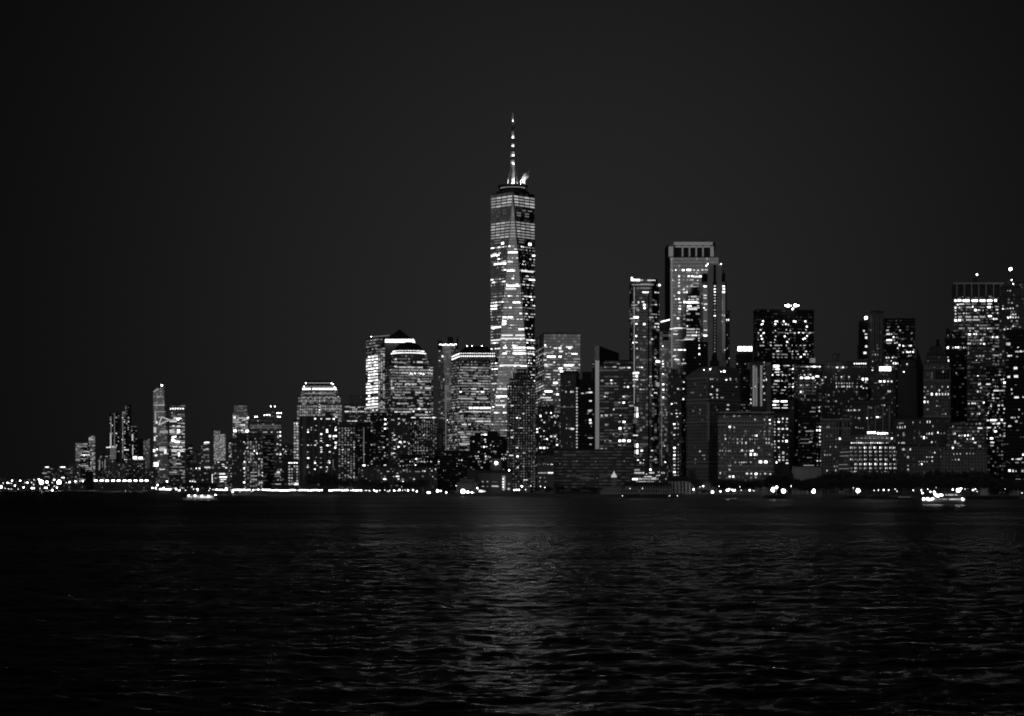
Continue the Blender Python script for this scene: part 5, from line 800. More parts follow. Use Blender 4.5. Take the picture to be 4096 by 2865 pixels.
B('office_block', 'banded block whose right wing carries seven tiers of bright windows', 2180, [(3870, 3944, 1482), (3882, 3940, 1462)], 'officed', 14.5, 10, '', 0, dep=28, dim=(.9, .014),
  L='3911,1504,8,7,7 3915,1538,7,12,6 3921,1536,6,12,6 3924,1552,12,9,5 3911,1567,9,10,6 3921,1567,6,9,5 3875,1615,9,8,6 3890,1614,12,9,6 3900,1614,10,9,6 3910,1615,10,5,4 3916,1627,10,9,5 3935,1611,9,10,7 3890,1656,12,8,5 3911,1656,10,9,5 3918,1655,8,10,6 3930,1640,14,6,3')
B('office_tower', 'tall tier lit tower with many even rows of small bright windows near the right edge', 2250, [(3942, 4031, 1470)], 'black', 14.5, 9, 'r', .4, (2, 4), dep=30, v0=10, dim=(.3, .012), v1=75, wy=.36, ind=100,
  L='3952,1537,18,9,6 3960,1537,10,9,5 3973,1520,10,9,5 3998,1500,12,7,5 4005,1519,9,9,5 4014,1517,9,9,6 4018,1531,12,12,7 4018,1547,14,8,5 3990,1547,6,8,5 3985,1563,24,9,6 4005,1563,30,8,5 3971,1580,9,9,6 3950,1580,9,9,5 3973,1593,12,8,6 3990,1593,16,7,5 3964,1625,9,9,6 3995,1622,12,9,6 4010,1622,9,9,6 3995,1638,8,8,6 4017,1636,10,9,6 3952,1653,8,9,6 3990,1652,8,7,5 4015,1652,8,8,5 3952,1682,14,9,6 3972,1681,24,10,7 3985,1680,10,10,6 4007,1680,10,10,7 3975,1695,14,9,6 3990,1695,12,9,6 3996,1694,8,9,7 4021,1694,16,9,6 3945,1711,20,9,6 3957,1711,14,9,6 3980,1711,9,9,6 3998,1712,8,8,5 3982,1726,14,10,7 3945,1726,12,8,5 3937,1740,8,9,6 3947,1740,7,9,6 4001,1742,8,12,5 4017,1744,12,9,5 3946,1754,10,9,6 3966,1754,16,10,7 3969,1770,18,9,6 3968,1783,16,8,5 4024,1784,8,8,4')
B('office_tower', 'black tower at the far right edge with sparse large lit windows', 2050, [(4022, 4160, 1322)], 'black', 14, 14, '', 0, dep=40, dim=(.1, .012),
  L='4033,1376,20,14,5 4036,1378,8,12,6 4072,1390,9,8,6 4046,1390,6,6,3 4035,1424,14,10,6 4045,1423,9,9,6 4028,1412,6,8,4 4068,1407,18,9,5 4083,1406,12,10,6 4092,1406,8,9,5 4068,1427,12,9,4 4062,1473,18,13,6 4064,1506,20,13,6 4035,1508,14,12,6 4063,1540,10,6,3 4046,1558,8,10,6 4048,1575,9,9,5 4066,1590,22,11,6 4092,1589,8,9,6 4076,1639,7,9,6 4048,1671,14,10,5 4060,1671,8,9,5 4074,1669,9,9,5 4065,1686,12,12,5 4037,1705,12,9,6 4044,1704,8,8,5 4090,1655,8,9,3 4092,1819,9,10,7 4050,1837,12,9,6 4062,1838,8,6,4 4075,1837,20,9,6 4086,1834,6,9,6 4068,1851,18,8,4 4091,1850,12,8,4 4038,1883,11,12,7 4052,1884,9,12,6 4064,1885,9,9,5 4090,1884,12,12,5 4037,1852,5,5,3 4073,1917,24,6,3 4076,1932,7,7,4 4093,1932,8,7,4 4046,1932,6,6,3 4086,1970,9,6,4')
# ------------------------------------------------ front blocks, right
b = B('stone_office_block', 'pale stone block with arcaded base left of the evenly lit window grid building', 2080, [(3284, 3402, 1682)], 'stone', 13.3, 12, '', 0, dep=32, fin=False, dim=(.06, .02),
  L='3311,1710,14,11,3 3308,1709,6,10,4 3316,1709,6,11,4 3308,1745,6,9,3 3325,1742,5,10,3 3321,1788,6,11,4 3343,1788,9,11,4 3300,1805,5,9,3 3299,1820,8,9,5 3308,1820,8,9,4 3318,1820,8,9,4 3324,1819,5,9,3 3336,1835,5,9,3 3338,1866,7,11,4 3348,1866,6,11,4 3308,1883,8,11,5 3343,1882,8,11,5 3360,1670,7,7,5 3369,1670,7,7,6 3359,1755,10,11,7 3345,1757,10,7,3')
part(b, 'tall_opening', M_BLACK, lambda m: [pbox(m, x, x+w, y0, y1, 2079.4, .4) for x, w, y0, y1 in ((3346, 4, 1686, 1712), (3357, 7, 1684, 1745), (3380, 4, 1688, 1708), (3391, 4, 1688, 1708))])
for zc_ in [PZ(y, 2080) for y in (1680, 1716)]: part(b, 'cornice', CORN, cornices(b, [zc_], (0,)))
b.finish(b.wm)
b = B('office_block', 'dark masonry block with gables and a row of lit dormers behind the window grid building', 2200, [(3386, 3566, 1620), (3396, 3560, 1604)], 'brick', 13.5, 12, 'r', .03, (2, 4), dep=30, dim=(.1, .02), fin=False,
  L='3394,1642,8,9,6 3404,1642,8,9,5 3417,1641,8,9,6 3422,1641,7,9,5 3436,1641,9,9,5 3440,1640,5,8,4 3326,1619,10,9,6 3333,1619,8,9,5 3333,1648,9,9,7 3362,1622,7,7,5 3363,1635,7,8,5 3436,1673,10,9,5 3434,1674,6,8,4 3469,1673,9,9,7 3485,1671,7,6,4 3507,1669,9,9,7 3512,1669,9,9,7 3519,1670,7,7,5 3421,1671,6,9,3 3424,1710,7,7,5 3433,1713,6,7,4 3443,1713,6,7,4 3452,1713,6,7,4 3527,1620,10,7,4 3532,1621,6,9,5 3538,1621,6,9,6 3485,1632,6,8,4 3598,1583,9,9,6 3579,1649,9,14,7 3520,1618,16,5,3')
part(b, 'gable', CORN, lambda m: [pyr(m, x, x+22, 1604, x+11, 1588, 2202, 10) for x in (3400, 3440, 3480, 3520)])
part(b, 'rib', CORN, lambda m: [pbox(m, x, x+4, 1622, 1740, 2199.2, .6) for x in (3470, 3500, 3530, 3556)])
b.finish(b.wm)
b = B('office_block', 'squat building with an even bright window grid and a row of roof lamps', 1990, [(3366, 3400, 3592, 1770), (3402, 3584, 1742), (3466, 3556, 1728)], 'brick', 16, 10, '', 0, th=70, fin=False, dim=(.3, .04))
rs = random.Random(77)
rows = [(1753, [428, 447, 464, 481, 498, 514, 530, 549, 567], 5, 8), (1772, [408, 419, 428, 438, 447, 457, 466, 477, 486, 495, 504, 513, 522, 531, 549], 6, 8),
        (1791, [405, 420, 440, 460, 481, 499, 522, 543, 562, 576], 6, 11), (1807, [406, 423, 442, 461, 482, 503, 522, 543, 562, 580], 5, 10), (1822, [406, 423, 442, 461, 482, 503, 522, 543, 562, 578], 4, 10),
        (1838, [405, 423, 441, 461, 482, 503, 523, 544, 577], 5, 10), (1857, [423, 442, 461, 481, 503, 523, 543, 562, 580], 6, 11), (1873, [406, 423, 442, 461, 482, 503, 523, 545, 562, 580], 5, 10), (1886, [407, 421, 480, 542, 505], 5, 8)]
for y, xs, lv_, h in rows:
    for x in xs:
        l = min(7, max(3, lv_ + rs.choice((-1, 0, 0, 1, 1)))); b.lit(3000+x-2.6, y, 5.6, h, l); b.lit(3000+x+3.4, y, 4.4, h, max(3, l-1))
for x, y, w in ((3380, 1809, 36), (3378, 1824, 34), (3374, 1859, 34), (3374, 1875, 36), (3386, 1754, 34)): b.lit(x, y, w, 6, 3)
b.lit(3567, 1754, 10, 10, 7)
for x in (3473, 3482, 3491, 3499, 3512, 3522, 3531, 3540, 3549): blight(b, x, 1731 if x < 3505 else 1734, 1988, 2 if x != 3549 else 1, 'roof_lamp')
b.finish(b.wm, indiv=100)
B('office_block', 'long dark block with upright window slits right of the window grid building', 2120, [(3574, 3790, 1676)], 'brick', 14, 9, 'r', .06, (2, 4), dep=35, dim=(.15, .02), v0=8,
  L='3597,1694,5,9,4 3604,1693,5,9,5 3612,1693,5,9,4 3590,1710,6,10,5 3600,1710,6,12,6 3609,1710,6,12,5 3618,1710,5,10,4 3620,1708,5,12,6 3652,1690,6,10,5 3680,1690,6,10,4 3709,1688,6,12,6 3720,1688,6,12,6 3578,1741,7,9,6 3592,1742,10,8,4 3615,1740,12,9,4 3707,1736,7,9,5 3717,1735,7,11,6 3728,1735,6,12,6 3751,1731,7,10,7 3765,1735,5,9,4 3793,1735,6,9,5 3657,1753,7,11,3 3696,1751,9,14,7 3707,1752,5,10,5 3595,1772,9,8,5 3612,1772,18,9,5 3727,1769,8,10,6 3743,1768,6,6,4 3796,1768,6,8,5')
B('office_block', 'low broad stone block with triple window clusters above the bright ferry', 2040, [(3592, 3770, 1786)], 'stone', 14, 11, 'r', .02, (2, 4), dep=32, dim=(.08, .015),
  L='3614,1798,14,11,5 3641,1798,7,11,6 3632,1829,10,12,5 3632,1863,10,9,4 3632,1879,10,11,5 3739,1811,8,9,6 3730,1812,6,6,3 3707,1829,8,9,5 3718,1829,7,7,5 3729,1829,8,9,6 3677,1847,5,7,5 3687,1847,6,7,5 3697,1847,6,7,5 3708,1847,6,7,5 3729,1845,7,8,6 3687,1857,9,9,7 3677,1859,6,7,4 3656,1862,8,6,2 3779,1794,9,8,3')
B('office_block', 'curved banded block with two bright window trios near the right edge', 2100, [(3788, 3948, 1704), (3800, 3934, 1690)], 'officed', 14, 10, 'r', .05, (2, 4), dep=32, dim=(.8, .014), v0=8,
  L='3812,1706,7,9,5 3856,1689,6,9,3 3846,1689,6,9,3 3814,1736,6,12,5 3820,1735,6,12,6 3837,1743,10,9,6 3847,1743,9,9,5 3859,1743,9,10,7 3872,1742,10,9,7 3869,1757,8,9,6 3881,1757,6,8,5 3892,1755,9,11,7 3820,1769,9,14,6 3832,1774,14,8,4 3900,1771,14,9,6 3811,1793,9,13,7 3919,1785,14,12,4 3893,1727,9,12,4 3913,1726,9,10,5 3920,1713,22,9,6 3905,1696,5,8,5 3919,1695,10,9,5')
B('stone_office_block', 'pale broad stone base block with two short rows of six lit windows', 2020, [(3764, 3948, 1800)], 'stone', 14, 13, '', 0, dep=30, dim=(.03, .02),
  L='3815,1817,6,9,5 3828,1816,6,9,5 3841,1816,6,9,5 3867,1815,6,9,5 3880,1815,6,9,4 3893,1815,6,9,4 3822,1839,6,9,5 3835,1839,7,9,6 3809,1839,6,8,3 4018,1815,12,7,4')
# ------------------------------------------------ fill blocks between the fronts
B('office_block', 'low dark block glimpsed between the plain gray block and the arcaded stone block', 2300, [(3084, 3180, 1640)], 'black', 13, 11, 'r', .02, (2, 3), dep=20, dim=(.05, .01))
B('office_block', 'dark backing block behind the lower stone rows at the right', 2600, [(3640, 3800, 1560)], 'black', 13, 11, 'r', .03, (2, 4), dep=20, dim=(.05, .01))
B('office_block', 'dark wide block behind the evenly lit window grid building', 2400, [(3400, 3640, 1560)], 'black', 13, 11, 'r', .03, (2, 4), dep=20, dim=(.1, .01))
# ------------------------------------------------ left of centre waterfront
B('apartment_block', 'long waterfront block with a pale flat roof line and scattered lit bays', 2480, [(1430, 1750, 1870)], 'brick', 12, 13, 'r', .12, (2, 4), dep=28, dim=(.3, .03),
  L='1552,1886,14,6,5 1571,1886,7,6,4 1640,1886,7,6,4 1670,1887,22,5,4 1692,1884,9,9,6 1699,1885,9,9,6 1720,1875,6,7,5 1742,1877,8,8,6 1727,1884,9,9,5 1539,1917,15,8,7 1541,1927,12,5,5 1575,1907,9,7,5 1590,1906,16,8,7 1594,1916,12,8,6 1612,1927,10,9,7 1610,1917,9,7,5 1656,1917,9,8,6 1675,1920,11,9,4 1731,1907,8,9,5 1742,1916,6,7,4 1720,1897,6,6,3 1588,1942,14,9,6 1606,1947,9,8,6 1640,1929,9,6,2 1450,1905,8,6,4 1465,1915,8,6,4 1480,1925,8,6,4 1510,1932,4,10,4', v1=14)
B('office_block', 'dark block with short lit floors above the long waterfront roof', 2560, [(1600, 1760, 1822)], 'black', 11, 11, 'r', .08, (3, 4), dep=24, dim=(.3, .03),
  L='1665,1836,10,9,7 1674,1836,5,7,5 1681,1835,5,7,5 1686,1836,5,6,4 1697,1837,6,6,4 1703,1827,5,6,4 1711,1827,6,7,5 1640,1847,8,8,6 1650,1847,7,7,5 1673,1847,5,6,5 1681,1847,6,7,5 1687,1847,8,7,6 1697,1847,8,8,6 1710,1846,5,6,5 1724,1847,8,8,6 1755,1847,7,7,7 1662,1861,9,7,7 1579,1827,14,8,6 1572,1827,7,7,5 1602,1847,8,6,5 1613,1847,8,6,4 1600,1865,7,6,6 1613,1864,7,6,5 1628,1863,7,6,4')
B('office_block', 'dim broad block behind the waterfront lamp with a faint speckle', 2560, [(1740, 1880, 1806)], 'black', 11, 12, 'r', .04, (2, 3), dep=28, dim=(.3, .01),
  L='1775,1883,7,7,4 1782,1882,5,6,3 1836,1841,8,8,5 1847,1841,9,8,6 1828,1855,6,7,4 1828,1865,5,6,5 1879,1884,7,7,5 1892,1884,8,8,6 1897,1883,6,7,5 1925,1882,6,6,4 1853,1862,8,6,2 1800,1820,16,6,2')
B('apartment_tower', 'black stepped residential block with clustered small bright windows left of the stepped silhouette tower', 2620, [(1878, 2030, 1748), (1898, 2000, 1735), (1950, 1990, 1728)], 'black', 10.4, 11, 'r', .07, (4, 5), dep=28, dim=(.15, .03), v0=20,
  L='1928,1739,12,8,6 1941,1739,16,9,7 1940,1759,10,9,6 1942,1768,8,7,6 1936,1788,9,10,7 1945,1787,12,7,6 1963,1781,7,8,6 1975,1785,7,8,5 1940,1815,7,7,5 1943,1826,10,11,6 1953,1827,7,8,5 1943,1837,10,8,5 1902,1825,12,7,5 1912,1825,8,7,6 1906,1834,8,7,6 1916,1834,7,7,5 1914,1845,7,7,5 1923,1846,7,6,5 1965,1845,7,8,5 1960,1847,5,7,5 1974,1806,7,7,5 1966,1807,6,7,4 2007,1835,7,7,6 2014,1835,7,7,6 2022,1835,6,8,6 2009,1818,7,7,5 2022,1818,6,7,5 1836,1762,26,6,6 1850,1768,34,6,5 1862,1775,30,7,5', ind=100)
b = B('office_block', 'low dark roofed waterfront hall with a round white lamp on its roof', 2420, [(1870, 2050, 1885), (1962, 2006, 1862), (1967, 2004, 1838)], 'dark', 12, 12, '', 0, dep=26, dim=(0, 0), fin=False, L='1948,1902,9,8,4 1996,1901,9,8,5')
blight(b, 1985, 1853, 2418, 3, 'roof_lamp'); b.finish(b.wm)
b = B('museum_block', 'low waterfront building with a tall glazed stair strip shining white', 2350, [(1915, 2048, 1893)], 'flat', 12, 12, '', 0, dep=25, fin=False, dim=(0, 0),
  L='1931,1927,10,9,4 1950,1927,10,9,4 1978,1928,26,6,2 1932,1946,14,8,4 1950,1946,9,8,3 1979,1945,28,9,5 1990,1946,14,8,5 2036,1936,12,12,3 2035,1956,13,12,5 2015,1932,16,60,4 2013,1916,9,8,7 2013,1928,9,8,7 2013,1939,9,8,7 2013,1949,9,8,7 2013,1960,5,5,6')
b.finish(b.wm)
B('apartment_block', 'squat block with a row of small square windows behind the brightest waterfront lamp', 2330, [(1826, 1912, 1932), (1838, 1896, 1918)], 'brick', 10, 9, 'r', .02, (2, 3), dep=20, dim=(.1, .02), v1=4)
b = B('pier_shed', 'long low dark pier shed carrying a row of big roof floodlights at the left', 5000, [(374, 600, 1931)], 'dark', 8, 10, '', 0, dep=40, fin=False, dim=(.2, .03), L='384,1896,5,30,4 399,1899,8,9,6 402,1908,9,7,5 407,1904,3,16,4 560,1905,8,6,5 562,1888,8,6,5 561,1875,8,6,4')
for i, x in enumerate((383, 406, 428, 452, 474, 498, 518, 542, 565, 586)): 
    part(b, 'roof_floodlight', LAMP[2], lambda m: m.prism([(PX(x-5.5, 4998), 4998), (PX(x+5.5, 4998), 4998), (PX(x+5.5, 4998), 5000), (PX(x-5.5, 4998), 5000)], PZ(1925.5, 4998), PZ(1920.5, 4998), True, True))
    part(b, 'mast', M_DARK, lambda m: m.beam(PT(x, 1931.5, 4999), PT(x, 1923, 4999), .5, 5))
b.finish(b.wm)
b = B('pier_shed', 'long dim shed on the shore between the roof floodlights and the pointed tower', 4800, [(230, 345, 1940)], 'dark', 8, 10, 'r', .1, (2, 4), dep=30, dim=(.2, .03))
# ================================================================= front: pier, terminal, lamps, boats, trees
d = 2010; k = d/F
b = Bld('pier_lantern_tower', 'slim pale tower with a glowing white fluted dome on the low waterside pier', 'tower', d, 2405, 2490)
def pw(x0, x1, yt, yb=None, dd=0, dep=10):
    b.face((PX(x0, d), d+dd), (PX(x1, d), d+dd), GZ-2, PZ(yt, d), 12*k, 9*k); b.face((PX(x1, d), d+dd), (PX(x1, d), d+dd+dep), GZ-2, PZ(yt, d), 12*k, 9*k); b.face((PX(x0, d), d+dd+dep), (PX(x0, d), d+dd), GZ-2, PZ(yt, d), 12*k, 9*k)
    b.roof.box(PX(x0-1.5, d), PX(x1+1.5, d), d+dd-.3, d+dd+dep, PZ(yt, d), PZ(yt-1.5, d))
pw(2404, 2490, 1962, dd=0, dep=22); pw(2446, 2466, 1913, dd=3, dep=5); pw(2412, 2488, 1946, dd=2, dep=14)
part(b, 'gable', M_CONC, lambda m: (pyr(m, 2411, 2424, 1946, 2417, 1936, d+1.8, 6), pyr(m, 2474, 2490, 1946, 2486, 1936, d+1.8, 6)))
def flutes(m):
    c = PT(2456, 1910, d+5.5)
    for i in range(12):
        a = 2*math.pi*i/12
        pr = [(11.5, 0), (11.2, 4), (9, 9), (5.5, 14), (2, 19), (.8, 26)]
        for (r0, h0), (r1, h1) in zip(pr, pr[1:]):
            m.beam(c+Vector((math.cos(a)*r0*k*.82, math.sin(a)*r0*k*.82, h0*k)), c+Vector((math.cos(a)*r1*k*.82, math.sin(a)*r1*k*.82, h1*k)), r0*.2*k, 5, r1*.2*k)
part(b, 'lantern_dome', WIN[5], flutes); part(b, 'finial', M_STEEL, lambda m: m.beam(PT(2456, 1885, d+5.5), PT(2456, 1876, d+5.5), .18, 5))
part(b, 'lantern_collar', M_CONC, lambda m: m.lathe(PX(2456, d+5.5), d+5.5, [(11*k, PZ(1913, d)), (12*k, PZ(1910.2, d))], 12, 0, True))
b.finish(wallmat(.30, .4, .5, .0, .0, .03, .4))
def house(name, label, d, x0, x1, yw, xr0, xr1, yr, wallm, dep=16, extra=None):
    b = Bld(name, label, 'building', d, x0, x1)
    pts = [(PX(x0, d), d), (PX(x1, d), d), (PX(x1, d), d+dep), (PX(x0, d), d+dep)]
    for j in range(4): b.face(pts[j], pts[(j+1) % 4], GZ-2.6, PZ(yw, d), 14*d/F, 10*d/F)
    zw, zr = PZ(yw, d), PZ(yr, d); o = 1.0
    e = [(pts[0][0]-o, d-o, zw), (pts[1][0]+o, d-o, zw), (pts[1][0]+o, d+dep+o, zw), (pts[0][0]-o, d+dep+o, zw)]
    r0, r1 = (PX(xr0, d), d+dep/2, zr), (PX(xr1, d), d+dep/2, zr)
    b.roof.quad(e[0], e[1], r1, r0); b.roof.quad(e[2], e[3], r0, r1); b.roof.poly([e[1], e[2], r1]); b.roof.poly([e[3], e[0], r0]); b.roof.quad(e[3], e[2], e[1], e[0])
    if extra: extra(b)
    b.finish(wallm); return b
pierwall = wallmat(.22, .5, .7, .1, .015, .02, .4)
def pp(b):
    part(b, 'pile', M_DARK, lambda m: [m.beam((PX(x, 1995), 1995, -1.2), (PX(x, 1995), 1995, 3), .35, 6) for x in range(2494, 2692, 11)])
    part(b, 'wharf_deck', M_DARK, lambda m: m.box(PX(2490, 1994), PX(2700, 1994), 1993, 2006, 2.4, 3.0))
    for x in (2520, 2570): part(b, 'wall_lamp', LAMP[1], lambda m: m.ball(PT(x, 1954, 1999.3), .35))
house('pier_house', 'long low pier shed with a dark hipped roof on piles beside the lantern tower', 2000, 2492, 2690, 1944, 2506, 2672, 1928, pierwall, 14, pp)
house('ferry_terminal', 'pale waterfront hall with a broad dark hipped roof right of the pier shed', 2030, 2668, 2782, 1926, 2690, 2752, 1906, wallmat(.30, .5, .8, .1, .03, .02, .4), 26, lambda b: part(b, 'pilaster', CORN, lambda m: [pbox(m, x, x+5, 1927, 1975, 2028.9, .8) for x in range(2672, 2780, 14)]))
house('park_pavilion', 'low pale wall of a round fort left of the lantern tower', 2040, 2220, 2400, 1975, 2240, 2390, 1970, wallmat(.14, .1, .3, 0, 0, 0, .5), 30)
house('boathouse', 'small pale gabled shed near the right edge of the shore', 1800, 3926, 3962, 1950, 3930, 3958, 1946, wallmat(.45, .1, .3, 1, .02, 0, .5), 8)
house('boathouse', 'small pale square kiosk at the far right edge of the shore', 1800, 4044, 4078, 1950, 4048, 4074, 1946, wallmat(.45, .1, .3, 1, .02, 0, .5), 8)

# ------------------------------------------------ land and water
def shore(m_top, m_wall):
    pass
SH = [(-900, 9000), (-300, 7200), (0, 6250), (480, 5600), (640, 5000), (780, 3800), (850, 3000), (1000, 2850), (1150, 2790), (1230, 2590), (1450, 2400), (1560, 2360), (1800, 2280), (2080, 2200), (2300, 1985), (2500, 2006), (2700, 2010), (2800, 1985), (3000, 1900), (3300, 1860), (3600, 1800), (3800, 1740), (4100, 1700), (4600, 1660)]
mb = MB(); front = [(PX(x, dd), dd) for x, dd in SH]
back = [(30000, 1500), (30000, 30000), (-30000, 30000), (-30000, 12000)]
mb.poly([(p[0], p[1], GZ) for p in front + back])
land = mb.build('ground', plain('soil', .05)); tag(land, 'dark flat shore land under the city', 'ground', kind='structure')
mb = MB()
for a, c in zip(front, front[1:]):
    mb.quad((a[0], a[1], -3), (c[0], c[1], -3), (c[0], c[1], GZ), (a[0], a[1], GZ))
    dx = Vector((c[0]-a[0], c[1]-a[1])).normalized(); nx, ny = -dx.y*.6, dx.x*.6
    mb.quad((a[0]-nx, a[1]-ny, GZ+.35), (c[0]-nx, c[1]-ny, GZ+.35), (c[0]+nx, c[1]+ny, GZ+.35), (a[0]+nx, a[1]+ny, GZ+.35))
    mb.quad((a[0]-nx, a[1]-ny, GZ-.5), (c[0]-nx, c[1]-ny, GZ-.5), (c[0]-nx, c[1]-ny, GZ+.35), (a[0]-nx, a[1]-ny, GZ+.35))
sw = mb.build('seawall', plain('seawall_stone', .10)); tag(sw, 'dark stone seawall running the whole length of the shore', 'seawall', kind='structure')

def wavemat():
    m = bpy.data.materials.new('harbor_water'); n = nt(m); N = n.nodes.new; L = n.links.new
    o = N('ShaderNodeOutputMaterial'); p = N('ShaderNodeBsdfPrincipled')
    p.inputs['Base Color'].default_value = (.004, .004, .004, 1); p.inputs['IOR'].default_value = 1.33
    p.inputs['Specular IOR Level'].default_value = WSPEC
    g = N('ShaderNodeNewGeometry'); 
    sy = N('ShaderNodeSeparateXYZ'); L(g.outputs['Position'], sy.inputs[0]); rg = N('ShaderNodeMapRange'); rg.inputs['From Min'].default_value = 90; rg.inputs['From Max'].default_value = 900; rg.inputs['To Min'].default_value = WROUGH; rg.inputs['To Max'].default_value = .34; L(sy.outputs[1], rg.inputs['Value'])
    gm = N('ShaderNodeMapping'); gm.inputs['Scale'].default_value = (.0035, .016, 1); L(g.outputs['Position'], gm.inputs['Vector'])     # gusts and slicks
    gn = N('ShaderNodeTexNoise'); gn.inputs['Scale'].default_value = 1; gn.inputs['Detail'].default_value = 4; gn.inputs['Roughness'].default_value = .65; gn.inputs['Distortion'].default_value = .4; L(gm.outputs[0], gn.inputs['Vector'])
    gr = N('ShaderNodeMapRange'); gr.inputs['From Min'].default_value = .35; gr.inputs['From Max'].default_value = .65; gr.inputs['To Min'].default_value = .8; gr.inputs['To Max'].default_value = 1.35; L(gn.outputs['Fac'], gr.inputs['Value'])
    gx = N('ShaderNodeMath'); gx.operation = 'MULTIPLY'; L(rg.outputs[0], gx.inputs[0]); L(gr.outputs[0], gx.inputs[1]); L(gx.outputs[0], p.inputs['Roughness'])   # open water past the point is choppier
    mp = N('ShaderNodeMapping'); mp.inputs['Scale'].default_value = (.7, 1.9, 1); L(g.outputs['Position'], mp.inputs['Vector'])
    h = None
    for sc, am in ((.5, .5), (1.4, .2), (3.6, .06)):
        t = N('ShaderNodeTexNoise'); t.inputs['Scale'].default_value = sc; t.inputs['Detail'].default_value = 3; t.inputs['Distortion'].default_value = .6
        L(mp.outputs[0], t.inputs['Vector']); q = N('ShaderNodeMath'); q.operation = 'MULTIPLY'; L(t.outputs['Fac'], q.inputs[0]); q.inputs[1].default_value = am
        if h is None: h = q.outputs[0]
        else:
            s = N('ShaderNodeMath'); s.operation = 'ADD'; L(h, s.inputs[0]); L(q.outputs[0], s.inputs[1]); h = s.outputs[0]
    bp = N('ShaderNodeBump'); bp.inputs['Strength'].default_value = 1; bq = N('ShaderNodeMath'); bq.operation = 'MULTIPLY'; bq.inputs[1].default_value = WBUMP; gb = N('ShaderNodeMapRange'); gb.inputs['From Min'].default_value = .35; gb.inputs['From Max'].default_value = .65; gb.inputs['To Min'].default_value = .85; gb.inputs['To Max'].default_value = 1.25; L(gn.outputs['Fac'], gb.inputs['Value']); L(gb.outputs[0], bq.inputs[0]); L(bq.outputs[0], bp.inputs['Distance']); L(h, bp.inputs['Height'])
    L(bp.outputs[0], p.inputs['Normal']); L(p.outputs[0], o.inputs[0]); return m
from mathutils import noise as mn
def hgt(x, y):
    s = 0
    s += .10*math.sin(x*.06+y*.31+2.6*mn.noise(Vector((x*.03, y*.03, 1))))*(.5+mn.noise(Vector((x*.02, y*.03, 5))))
    s += .15*mn.noise(Vector((x*.08, y*.2, 2.2))) + .18*mn.noise(Vector((x*.26, y*.55, 7.7))) + .13*mn.noise(Vector((x*.6, y*1.25, 3.3))) + .07*mn.noise(Vector((x*1.3, y*2.4, 4.3)))
    rg = 1-abs(mn.noise(Vector((x*.14+y*.05, y*.3, 11)))); s += .22*rg*rg
    return s*(1.05 + .28*mn.noise(Vector((x*.03, y*.03, 21))))
vs = []; fs = []; nr, ncol = 820, 460
ys = [70*(1600/70)**(i/(nr-1)) for i in range(nr)]
for y in ys:
    half = y*.29 + 6; fade = 1/(1+(y/900)**2)
    for j in range(ncol):
        x = -half + 2*half*j/(ncol-1); e = min(j, ncol-1-j)/12
        vs.append((x, y, hgt(x, y)*fade*min(1, e)*WAMP if y < 1590 else 0))
for i in range(nr-1):
    for j in range(ncol-1):
        a = i*ncol+j; fs.append((a, a+1, a+ncol+1, a+ncol))
# outer flat water joins the edge of the rippled sheet
def addv(p): vs.append(p); return len(vs)-1
lft = [i*ncol for i in range(nr)]; rgt = [i*ncol+ncol-1 for i in range(nr)]
for i in lft + rgt: vs[i] = (vs[i][0], vs[i][1], 0)
for j in range(ncol): vs[(nr-1)*ncol+j] = (vs[(nr-1)*ncol+j][0], vs[(nr-1)*ncol+j][1], 0); vs[j] = (vs[j][0], vs[j][1], 0)
y0, y1 = ys[0], ys[-1]
for side, edge in ((-1, lft), (1, rgt)):
    ov = [addv((30000*side, vs[i][1], 0)) for i in edge[::31] + [edge[-1]]]; es = edge[::31] + [edge[-1]]
    for q in range(len(es)-1):
        run = edge[edge.index(es[q]):edge.index(es[q+1])+1]
        if len(run) < 2: continue
        f = [ov[q+1], ov[q]] + run if side < 0 else run[::-1] + [ov[q], ov[q+1]]
        fs.append(tuple(f))
    if side < 0: oL = ov
    else: oR = ov
A3 = addv((-30000, 30000, 0)); B3_ = addv((30000, 30000, 0)); C1 = addv((-30000, -20000, 0)); C2 = addv((30000, -20000, 0))
far = [(nr-1)*ncol+j for j in range(ncol)]; M1 = addv((0, 30000, 0)); M0 = addv((0, -20000, 0))
fs += [tuple([oL[-1], far[0], M1, A3]), tuple([far[-1], oR[-1], B3_, M1]), tuple(far + [M1])]
near = list(range(ncol)); fs += [tuple([C1, M0, near[0], oL[0]]), tuple([M0, C2, oR[0], near[-1]]), tuple([M0] + near[::-1])]
me = bpy.data.meshes.new('water'); me.from_pydata(vs, [], fs); me.materials.append(wavemat()); me.polygons.foreach_set('use_smooth', [True]*len(fs)); me.update()
wo = bpy.data.objects.new('water', me); col.objects.link(wo); tag(wo, 'dark choppy harbor water', 'water', kind='structure')

